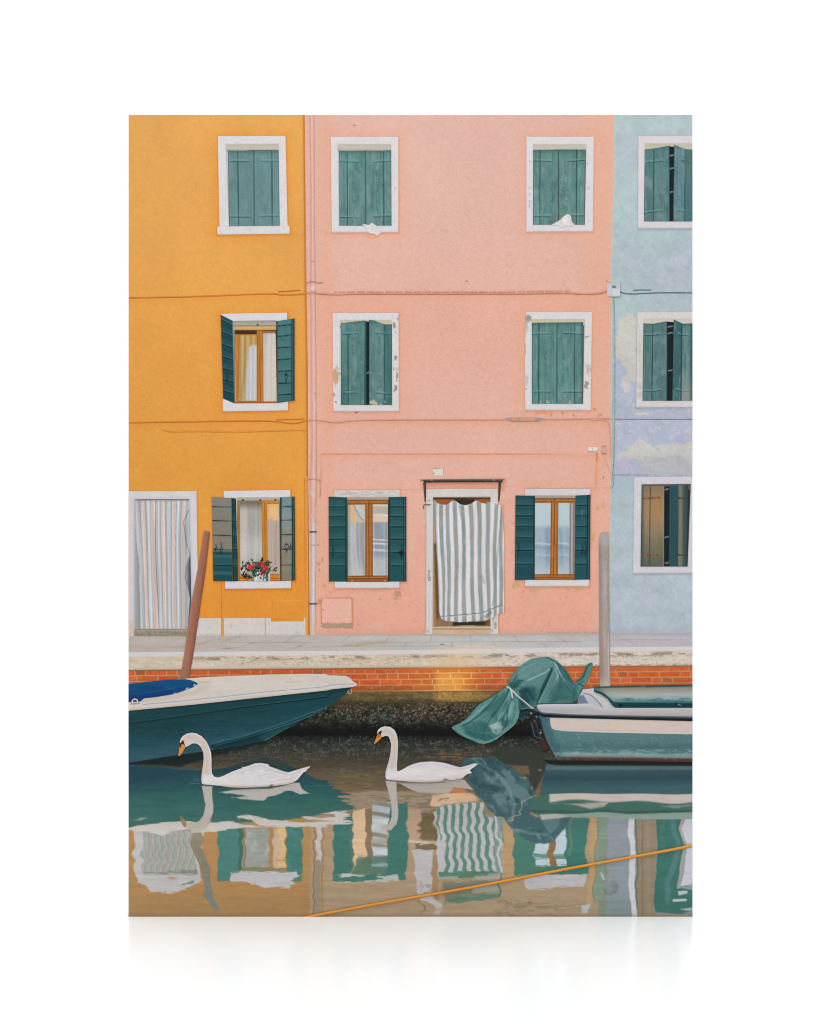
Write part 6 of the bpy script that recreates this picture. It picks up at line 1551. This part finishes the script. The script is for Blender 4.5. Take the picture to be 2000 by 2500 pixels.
def paint_wind(i):
    x, y = (i.x - 1210) * 3.45, (i.y - 1560) * 3.45
    i.grad([(395, (66, 112, 112)), (410, (132, 132, 118)), (440, (156, 156, 144)), (475, (166, 174, 174)), (505, (146, 162, 160)), (526, (92, 132, 130)), (533, (30, 84, 86)), (538, (10, 66, 70)), (580, (8, 58, 64))], ref=y + (x - 830) * .006)
    i.mix(sstep(.5, .64, fbm(x / 70, y / 12, 581)) * sstep(440, 470, y) * (1 - sstep(515, 530, y)), (176, 184, 184), .6); i.mix(sstep(.52, .62, fbm(x / 60, y / 8, 583)) * sstep(490, 500, y) * (1 - sstep(525, 535, y)), (44, 104, 110), .6)
    i.mix(1 - sstep(830, 900, x - (y - 400) * .9), (64, 112, 112), .8)
    i.line(L_((828, 408), (1000, 402), (1230, 399)), 4, (12, 74, 76), .95, 2); i.line(L_((1262, 400), (1658, 390)), 4.5, (14, 76, 78), .95, 2)
    i.line(L_((835, 440), (900, 462), (960, 510), (1010, 575)), 6, (18, 58, 64), .9, 3); i.line(L_((945, 440), (1000, 532)), 2, (110, 150, 150), .6)
    i.line(L_((1015, 530), (1658, 534)), 2, (96, 146, 142), .8); i.poly(L_((1040, 545), (1064, 545), (1062, 576), (1040, 576)), (8, 24, 28), .9)
    i.line(L_((1515, 540), (1535, 560), (1560, 575)), 3, (10, 30, 34), .9); i.line(L_((1535, 552), (1560, 560)), 1.6, (180, 190, 186), .8)
part('windscreen', boat_r, L_((828, 408), (840, 400), (1680, 386), (1680, 584), (1010, 582), (985, 560), (940, 500), (880, 462), (828, 446)), paint_wind, 12, 1.8)
def paint_gun(i):
    x, y = (i.x - 1210) * 3.45, (i.y - 1560) * 3.45
    i.fill((182, 178, 180)); i.mottle(60, 6, .04, 591); i.mix(1 - sstep(548, 586, y - np.clip(x - 780, 0, 120) * .3), (206, 208, 218), .8); i.mix(sstep(625, 650, y), (150, 146, 150), .6)
    i.line(L_((690, 592), (708, 618), (690, 626)), 1.4, (150, 156, 170), .6); i.mix(1 - sstep(330, 380, x), (150, 168, 176), .5); i.mix(sstep(700, 1100, x), (186, 176, 172), .5)
part('gunwale', boat_r, L_((345, 560), (370, 548), (700, 546), (790, 546), (870, 574), (1000, 580), (1680, 580), (1680, 654), (640, 636), (400, 620), (355, 596)), paint_gun, 13, 1.8)
def paint_strake(i):
    x, y = (i.x - 1210) * 3.45, (i.y - 1560) * 3.45
    lo = np.interp(x, [340, 400, 640, 1000, 1658], [626, 652, 662, 672, 688]); hi = np.interp(x, [340, 400, 640, 1000, 1658], [590, 618, 632, 640, 650]); f = (y - hi) / (lo - hi)
    i.grad([(0, (70, 84, 100)), (.25, (104, 118, 134)), (.4, (44, 54, 66)), (.7, (24, 32, 36)), (1, (14, 20, 22))], ref=f); i.mottle(30, 3, .1, 601)
    for a, b in (((610, 664), (632, 640)), ((1235, 655), (1270, 684)), ((940, 650), (965, 672))): i.line(L_(a, b), 1.2, (150, 156, 160), .5)
part('rubbing_strake', boat_r, L_((318, 584), (345, 574), (370, 604), (400, 618), (640, 634), (1000, 642), (1680, 652), (1680, 692), (1000, 676), (640, 664), (400, 655), (350, 632)), paint_strake, 14, 1.6)
# outboard engine below its cover
def paint_motor(i):
    x, y = (i.x - 1210) * 3.45, (i.y - 1560) * 3.45
    i.fill((30, 34, 36)); i.mottle(7, 7, .35, 611); i.poly(L_((205, 620), (300, 590), (260, 660), (215, 690)), (30, 56, 62), .9, 3)
    i.line(L_((300, 700), (330, 820), (400, 845)), 2.5, (84, 92, 100), .8); i.line(L_((340, 700), (380, 830)), 2, (90, 96, 104), .7); i.line(L_((205, 660), (230, 690), (250, 650)), 1.6, (90, 110, 120), .7)
    for (a, b, c) in ((300, 625, (206, 190, 170)), (345, 655, (120, 160, 180)), (380, 790, (196, 160, 130)), (330, 690, (150, 100, 70)), (385, 770, (40, 100, 70)), (270, 660, (120, 100, 90))): i.ell(*pt(L_, a, b), 2.2, 2.6, c, .85)
    i.poly(L_((365, 850), (440, 870), (445, 930), (385, 945)), (72, 46, 36), .9, 3)
part('outboard_motor', boat_r, L_((198, 600), (320, 585), (365, 640), (392, 760), (430, 870), (460, 940), (390, 948), (362, 850), (310, 825), (290, 720), (260, 690), (215, 700)), paint_motor, 12, 1.8)

# ------------------------------------------------------------------ green cover over the outboard
def crumple(i, seed, k):  # folds drawn in ink as highlight and shade streaks
    """sharp little folds of stiff cloth"""
    u, w = i.x * .7 + i.y * .7, i.y * .7 - i.x * .7
    f = fbm(u / 16, w / 34, seed, 3)
    g = fbm(u / 30 + 4, w / 14, seed + 5, 3)
    i.mix(np.clip(1 - np.abs(f - .52) / .022, 0, 1) * sstep(.4, .6, g), (138, 172, 168), .6 * k)
    i.mix(np.clip(1 - np.abs(f - .57) / .03, 0, 1) * sstep(.4, .6, g), (30, 72, 74), .55 * k)
    i.mix(np.clip(1 - np.abs(g - .5) / .016, 0, 1) * sstep(.45, .6, f), (128, 162, 158), .5 * k)
    i.mix(sstep(.58, .7, g), (40, 86, 88), .4 * k)
hood = smooth(L_((92, 398), (112, 350), (130, 318), (160, 268), (200, 232), (270, 185), (300, 168), (380, 155), (425, 148), (490, 166), (540, 205), (590, 255), (630, 315), (655, 372), (690, 348), (720, 318), (745, 270), (775, 212), (800, 200), (822, 206), (812, 250), (790, 320), (752, 378), (735, 430), (710, 468), (690, 515), (640, 545), (350, 548), (335, 570), (318, 592), (250, 585), (205, 605), (200, 500), (112, 425)), 1)
def paint_hood(i):
    x, y = (i.x - 1210) * 3.45, (i.y - 1560) * 3.45
    i.fill((84, 130, 126)); i.mottle(40, 40, .14, 621); i.mottle(14, 8, .07, 622)
    crumple(i, 623, .8)
    i.poly(Pt((810, 330), (900, 250), (1090, 140), (1200, 180), (1180, 240), (1000, 300), (870, 370)), (114, 154, 149), .65, 12)  # light and shaded panels of the cloth, put into the ink
    i.poly(Pt((1190, 260), (1140, 360), (1050, 580), (960, 640), (880, 560), (870, 480), (940, 440), (980, 330), (1100, 300)), (60, 106, 104), .55, 11)
    i.poly(Pt((860, 480), (930, 440), (980, 500), (1000, 560), (900, 640), (860, 660)), (24, 60, 62), .75, 11)
    i.poly(Pt((1195, 270), (1240, 200), (1260, 330), (1230, 430), (1160, 600), (1040, 605)), (110, 152, 147), .65, 8)
    i.poly(Pt((1230, 420), (1280, 400), (1300, 560), (1160, 605), (1170, 500)), (40, 88, 88), .5, 11)
    i.poly(Pt((1250, 180), (1330, 260), (1430, 420), (1440, 560), (1400, 590), (1390, 440), (1320, 330)), (46, 96, 96), .6, 10)
    i.poly(L_((130, 330), (200, 235), (300, 172), (425, 150), (480, 165), (440, 200), (300, 240), (200, 310)), (96, 138, 136), .7, 10)
    i.poly(L_((200, 330), (260, 300), (400, 260), (465, 238), (420, 330), (380, 420), (300, 390), (215, 380)), (104, 144, 142), .65, 14)
    i.poly(L_((470, 240), (486, 262), (430, 400), (345, 545), (380, 420), (440, 300)), (26, 66, 70), .85, 3)
    i.poly(L_((486, 262), (500, 190), (560, 225), (540, 330), (520, 440), (440, 545), (360, 545), (430, 400)), (82, 126, 124), .7, 6)
    i.line(L_((498, 188), (530, 270), (580, 340), (655, 400)), 4, (178, 200, 194), .8, 3); i.line(L_((500, 250), (525, 300), (518, 340)), 4, (160, 186, 180), .7, 4); i.line(L_((270, 350), (340, 318), (420, 280), (462, 246)), 3, (176, 200, 194), .7, 3); i.line(L_((462, 242), (480, 262), (440, 340), (380, 470), (345, 545)), 2.6, (18, 54, 58), .85, 2); i.line(L_((490, 262), (450, 350), (395, 480), (362, 545)), 3, (126, 162, 158), .6, 3); i.line(L_((430, 152), (500, 190), (560, 250), (600, 330)), 3, (30, 76, 80), .7, 3); i.line(L_((560, 250), (590, 330), (650, 395)), 5, (160, 186, 180), .6, 4); i.line(L_((520, 260), (545, 330), (530, 430)), 3, (36, 80, 82), .6, 4); i.line(L_((600, 400), (650, 450), (660, 520)), 3, (30, 74, 76), .6, 4); i.line(L_((180, 300), (250, 240), (330, 205)), 4, (124, 160, 158), .6, 5)
    i.poly(L_((505, 180), (560, 225), (640, 330), (680, 470), (690, 510), (640, 420), (560, 320)), (44, 92, 94), .75, 6)
    i.poly(L_((540, 330), (600, 400), (650, 470), (640, 540), (560, 500), (520, 430)), (56, 100, 100), .6, 8); i.poly(L_((460, 420), (540, 360), (520, 500), (440, 545)), (54, 98, 98), .5, 8)
    i.line(L_((690, 350), (730, 330), (770, 230), (800, 202)), 5, (36, 84, 88), .8, 4); i.poly(L_((700, 390), (745, 330), (800, 215), (815, 225), (780, 320), (740, 400), (700, 450)), (92, 136, 132), .55, 5); i.line(L_((690, 380), (740, 390), (710, 460)), 3, (30, 74, 78), .7, 3); i.line(L_((700, 380), (745, 350)), 2.5, (40, 84, 88), .7)
    i.poly(L_((110, 400), (180, 340), (235, 345), (190, 410), (160, 430)), (36, 80, 82), .6, 6)
    for a in (((120, 400), (160, 340), (185, 300)), ((140, 410), (200, 350), (230, 346)), ((130, 415), (190, 390))): i.line(L_(*a), 2.4, (24, 62, 66), .8, 2)
    i.poly(L_((190, 430), (270, 420), (300, 450), (230, 470)), (22, 60, 64), .8, 8); i.poly(L_((215, 400), (330, 410), (350, 520), (300, 560), (210, 590), (205, 480)), (30, 76, 80), .6, 10); i.line(L_((265, 460), (300, 520), (290, 570)), 4, (66, 112, 112), .5, 4)
    i.line(L_((350, 545), (640, 543), (690, 515)), 2.6, (24, 60, 64), .7, 2)
    i.line(L_((200, 240), (300, 176), (425, 152)), 2.2, (110, 150, 150), .5, 2)
cover = part('outboard_cover', ROOT, hood, paint_hood, 15, 1.7, 'green tarpaulin cover tied round the outboard of the right boat')
skirt = smooth(K((1692, 396), (1640, 430), (1590, 465), (1500, 520), (1432, 560), (1390, 620), (1340, 672), (1280, 712), (1215, 738), (1235, 770), (1290, 812), (1360, 842), (1420, 872), (1490, 885), (1545, 872), (1600, 845)) + L_((60, 805), (130, 752), (188, 690), (205, 600), (200, 500), (150, 430), (112, 405)), 1)
def paint_skirt(i):
    x, y = (i.x - 750) * 3.45, (i.y - 1560) * 3.45
    i.fill((78, 128, 123)); i.mottle(30, 18, .18, 631); i.mottle(10, 8, .08, 632)
    crumple(i, 633, 1.0)
    i.line(K((1690, 410), (1600, 520), (1500, 610), (1400, 690), (1290, 790)), 16, (92, 140, 138), .55, 14); i.line(K((1700, 420), (1640, 560), (1560, 650)), 5, (30, 76, 80), .7, 5); i.line(K((1720, 430), (1690, 560), (1650, 640)), 5, (130, 168, 164), .7, 5)
    i.line(K((1660, 450), (1560, 560), (1470, 620)), 4, (36, 84, 86), .6, 5); i.poly(K((1530, 730), (1580, 710), (1630, 690), (1640, 740), (1560, 760)), (142, 176, 170), .75, 6); i.line(K((1560, 770), (1600, 800), (1660, 760)), 5, (150, 182, 176), .55, 5)
    i.poly(Pt((720, 460), (600, 540), (470, 620), (380, 730), (200, 830), (260, 900), (360, 850), (470, 700), (640, 560)), (112, 156, 150), .6, 14)  # printed highlights and dark folds of the skirt
    i.poly(Pt((640, 560), (700, 520), (690, 640), (560, 690), (480, 680)), (46, 100, 98), .6, 9)
    i.poly(Pt((760, 560), (740, 660), (690, 740), (720, 780), (780, 700), (800, 600)), (150, 182, 176), .65, 8)
    i.poly(Pt((550, 830), (600, 806), (640, 800), (660, 830), (700, 840), (640, 900), (610, 860), (580, 870)), (160, 188, 182), .7, 6)
    i.poly(Pt((300, 850), (330, 825), (400, 880), (500, 900), (620, 930), (520, 990), (420, 960), (340, 910)), (30, 84, 84), .6, 11)
    i.line(Pt((180, 850), (260, 910), (400, 990), (500, 1003), (620, 958), (840, 790)), 2.4, (130, 168, 160), .7, 1.5)
    i.line(K((1600, 480), (1530, 560), (1450, 640), (1370, 700), (1310, 730)), 4, (24, 66, 68), .7, 4); i.line(K((1500, 560), (1420, 630), (1350, 690)), 3.5, (140, 176, 170), .6, 4); i.line(K((1560, 650), (1500, 740), (1480, 830)), 3, (28, 70, 72), .6, 4); i.line(K((1640, 620), (1600, 700), (1570, 790)), 3, (166, 192, 186), .6, 3); i.line(K((1350, 760), (1440, 790), (1520, 790)), 3, (120, 160, 156), .5, 4); i.line(K((1690, 600), (1680, 700), (1640, 790)), 4, (24, 64, 66), .6, 4); i.line(K((1400, 700), (1420, 760), (1400, 830)), 3, (30, 74, 76), .5, 4)
    i.line(K((1225, 745), (1300, 800), (1420, 850), (1500, 865)), 5, (120, 156, 148), .6, 4); i.line(K((1240, 765), (1330, 830), (1440, 876)), 3, (28, 68, 70), .6, 3)
    i.poly(K((1290, 740), (1400, 690), (1500, 700), (1520, 780), (1420, 830), (1330, 790)), (44, 98, 98), .5, 14); i.line(K((1440, 590), (1400, 650), (1330, 700)), 4, (110, 152, 150), .5, 5)
    i.line(L_((190, 520), (190, 620), (150, 720)), 5, (120, 158, 154), .6, 5); i.line(L_((150, 450), (110, 560), (60, 680)), 6, (28, 76, 78), .6, 6); i.line(L_((130, 440), (60, 560), (20, 640)), 4, (128, 166, 160), .55, 5); i.line(L_((50, 790), (130, 720)), 4, (134, 168, 162), .6, 4)
    i.line(L_((196, 500), (200, 600)), 3, (20, 56, 60), .7, 3)
part('cover_skirt', cover, skirt, paint_skirt, 16, 1.7)
part('tie_cord', cover, [ribbon(smooth(L_((92, 398), (125, 415), (165, 460), (240, 525), (318, 588)), 2, False), 3.2)], lambda i: (i.fill((206, 198, 192)), i.mottle(3, 3, .15, 3)), 17, 1.2)
part('tie_cord', cover, [ribbon(smooth(L_((110, 405), (135, 430), (138, 470), (142, 500)), 2, False), 3.0)], lambda i: (i.fill((206, 202, 198)), i.mottle(3, 3, .15, 4)), 17.5, 1.2)

# ------------------------------------------------------------------ swans
def feather(i, c=(222, 217, 217)):
    i.fill(c); i.mottle(22, 9, .035, 641); i.mottle(6, 4, .02, 642)
s1 = J((480, 870), (490, 838), (512, 812), (545, 795), (580, 789), (620, 794), (665, 818), (705, 862), (730, 910), (745, 960), (748, 1020), (748, 1090), (752, 1130), (770, 1158), (800, 1166), (840, 1155), (880, 1135), (930, 1112), (1000, 1088), (1008, 1074), (1022, 1078), (1060, 1066), (1110, 1048), (1160, 1043), (1228, 1054), (1232, 1070), (1300, 1094), (1360, 1115), (1400, 1122), (1450, 1105), (1520, 1085), (1580, 1070), (1572, 1084), (1548, 1100), (1555, 1104), (1520, 1125), (1500, 1150), (1470, 1185), (1440, 1205), (1380, 1222), (1310, 1232), (1275, 1238), (1180, 1246), (1010, 1252), (900, 1248), (820, 1236), (740, 1228), (690, 1224), (668, 1218), (661, 1190), (666, 1130), (676, 1060), (682, 1010), (680, 960), (662, 915), (640, 890), (612, 878), (585, 880), (560, 895), (535, 908), (520, 905), (505, 880), (490, 880))
def paint_swan1(i):
    feather(i)
    i.poly(J((480, 860), (545, 795), (640, 800), (720, 880), (748, 1000), (750, 1140), (665, 1140), (682, 1000), (650, 900), (590, 880), (520, 910)), (210, 196, 184), .75, 8)
    i.line(J((545, 830), (600, 830), (660, 860), (700, 930), (712, 1010), (706, 1120)), 10, (196, 178, 160), .4, 9); i.line(J((740, 960), (746, 1040), (746, 1120)), 3, (226, 220, 214), .7, 3); i.line(J((682, 1000), (672, 1100), (664, 1200)), 3, (184, 172, 164), .6, 4)
    i.line(J((820, 1238), (1010, 1252), (1200, 1246), (1440, 1206)), 8, (196, 180, 166), .6, 7)
    i.poly(J((880, 1150), (1000, 1100), (1160, 1050), (1230, 1065), (1380, 1130), (1260, 1125), (1160, 1090), (1000, 1130)), (206, 202, 212), .6, 8)
    i.line(J((1000, 1090), (1060, 1080), (1120, 1062), (1180, 1066), (1260, 1110), (1390, 1140)), 2.4, (190, 186, 196), .7, 3); i.line(J((1230, 1060), (1300, 1110), (1400, 1145), (1500, 1110)), 2, (196, 190, 194), .6, 3)
    i.line(J((1150, 1150), (1210, 1140), (1240, 1160), (1300, 1165)), 2, (204, 196, 190), .7, 3); i.line(J((1250, 1205), (1300, 1190), (1400, 1180), (1480, 1150)), 3, (200, 190, 184), .6, 3); i.poly(J((1240, 1226), (1270, 1224), (1262, 1242), (1240, 1242)), (60, 56, 56), .9, 1.5)
    i.line(J((1440, 1110), (1530, 1095), (1570, 1080)), 2, (190, 184, 186), .6, 2)
    plumage(i, J, (860, 1070, 1420, 1200), 70, 5)
    i.line(J((700, 1190), (800, 1180), (900, 1190)), 8, (232, 228, 226), .5, 7)
    i.mix(sstep(1914, 1922, i.y), (176, 164, 150), .5)
def plumage(i, T, box, n, seed):
    q = np.random.RandomState(seed)
    for _ in range(n):
        x, y = q.uniform(box[0], box[2]), q.uniform(box[1], box[3])
        w = q.uniform(20, 50)
        i.line(T((x, y), (x + w * .5, y + w * .12), (x + w, y + w * .05)), 1.3, (190, 184, 186) if q.rand() < .6 else (232, 229, 229), .45, 1.6)
swan1 = part('swan', ROOT, s1, paint_swan1, 18, 1.5, 'left swan with raised wing feathers, swimming in front of the dark boat')
def paint_beak(T, mask, tip):
    def f(i):
        i.fill((222, 138, 62)); i.mottle(4, 4, .06, 651)
        for p in mask: i.poly(T(*p), (40, 26, 26), .95, 1.2)
        i.mix(sstep(pt(T, 0, tip - 40)[1], pt(T, 0, tip)[1], i.y), (206, 132, 96), .6)
    return f
part('beak', swan1, J((522, 848), (514, 862), (528, 900), (526, 915), (505, 955), (478, 985), (468, 984), (475, 940), (482, 900), (478, 888), (490, 868), (506, 852)), paint_beak(J, [((522, 848), (490, 868), (478, 888), (484, 905), (500, 882), (520, 890), (526, 905), (530, 895), (514, 868)), ((484, 900), (497, 895), (490, 912), (482, 915))], 985), 19, 1.2)
s2 = K((588, 795), (598, 765), (625, 743), (660, 734), (700, 740), (735, 765), (752, 795), (762, 840), (766, 900), (762, 980), (757, 1060), (758, 1110), (775, 1112), (810, 1095), (850, 1070), (900, 1050), (960, 1036), (1050, 1031), (1110, 1036), (1160, 1044), (1220, 1062), (1290, 1080), (1340, 1068), (1400, 1048), (1412, 1042), (1410, 1050), (1442, 1047), (1420, 1068), (1375, 1100), (1372, 1108), (1388, 1128), (1355, 1134), (1330, 1150), (1310, 1172), (1240, 1185), (1186, 1190), (1100, 1200), (1000, 1208), (900, 1204), (800, 1196), (710, 1188), (668, 1180), (659, 1160), (662, 1110), (675, 1070), (692, 1010), (704, 950), (708, 890), (700, 850), (685, 818), (660, 815), (630, 826), (610, 815))
def paint_swan2(i):
    feather(i)
    i.poly(K((585, 790), (660, 735), (740, 765), (768, 880), (760, 1090), (670, 1090), (708, 920), (690, 825), (620, 830)), (208, 198, 186), .75, 8)
    i.line(K((640, 770), (690, 775), (730, 830), (738, 900), (730, 1000), (715, 1080)), 9, (192, 178, 162), .45, 9); i.line(K((704, 950), (690, 1030), (668, 1110), (662, 1160)), 3, (188, 176, 168), .6, 4)
    i.line(K((700, 1190), (900, 1205), (1100, 1200), (1310, 1172)), 8, (198, 184, 170), .6, 7); i.poly(K((830, 1090), (960, 1040), (1100, 1040), (1290, 1090), (1180, 1095), (1060, 1070)), (208, 204, 216), .55, 9)
    i.line(K((1100, 1040), (1200, 1085), (1300, 1100), (1400, 1060)), 2, (196, 190, 200), .6, 3); i.line(K((1150, 1160), (1250, 1150), (1330, 1130)), 3, (204, 194, 188), .6, 4); i.line(K((1300, 1090), (1360, 1085), (1410, 1052)), 2, (190, 184, 188), .6, 2)
    i.poly(K((1146, 1176), (1184, 1174), (1184, 1200), (1150, 1204)), (120, 100, 88), .9, 2)
    plumage(i, K, (820, 1050, 1320, 1170), 60, 6)
    i.mix(sstep(1902, 1909, i.y), (176, 164, 150), .5)
    i.line(K((690, 1150), (800, 1130), (950, 1120)), 9, (232, 228, 228), .5, 8)
swan2 = part('swan', ROOT, s2, paint_swan2, 18, 1.5, 'right swan with smooth back, swimming in front of the mussel covered wall')
part('beak', swan2, K((632, 768), (612, 776), (596, 790), (590, 812), (575, 850), (563, 878), (572, 882), (600, 858), (626, 832), (622, 805), (628, 785)), paint_beak(K, [((632, 768), (605, 778), (594, 796), (590, 812), (602, 798), (618, 806), (626, 830), (624, 800)), ((600, 808), (612, 815), (605, 830), (600, 822))], 885), 19, 1.2)

# ------------------------------------------------------------------ mooring rope across the foot
rope_pts = smooth(N_((-30, 1311), (300, 1250), (700, 1175), (1200, 1090), (1725, 992)) + O((600, 900), (1150, 802), (1655, 706)), 2, False)
def paint_rope(i):
    p = np.array(rope_pts); v = np.interp(i.x, p[:, 0], p[:, 1]); d = (i.y - v) / 3.6
    i.fill((226, 152, 62)); i.mix(sstep(.1, .9, d), (178, 108, 36), .85); i.mix(np.clip(1 - np.abs(d + .35) / .4, 0, 1), (240, 180, 96), .7); i.mul(1 + .07 * np.sin((i.x + i.y * 2) / 1.7))
part('mooring_rope', ROOT, ribbon(rope_pts, 7.2), paint_rope, 20, 1.3, 'taut orange mooring rope slanting across the foot of the picture')
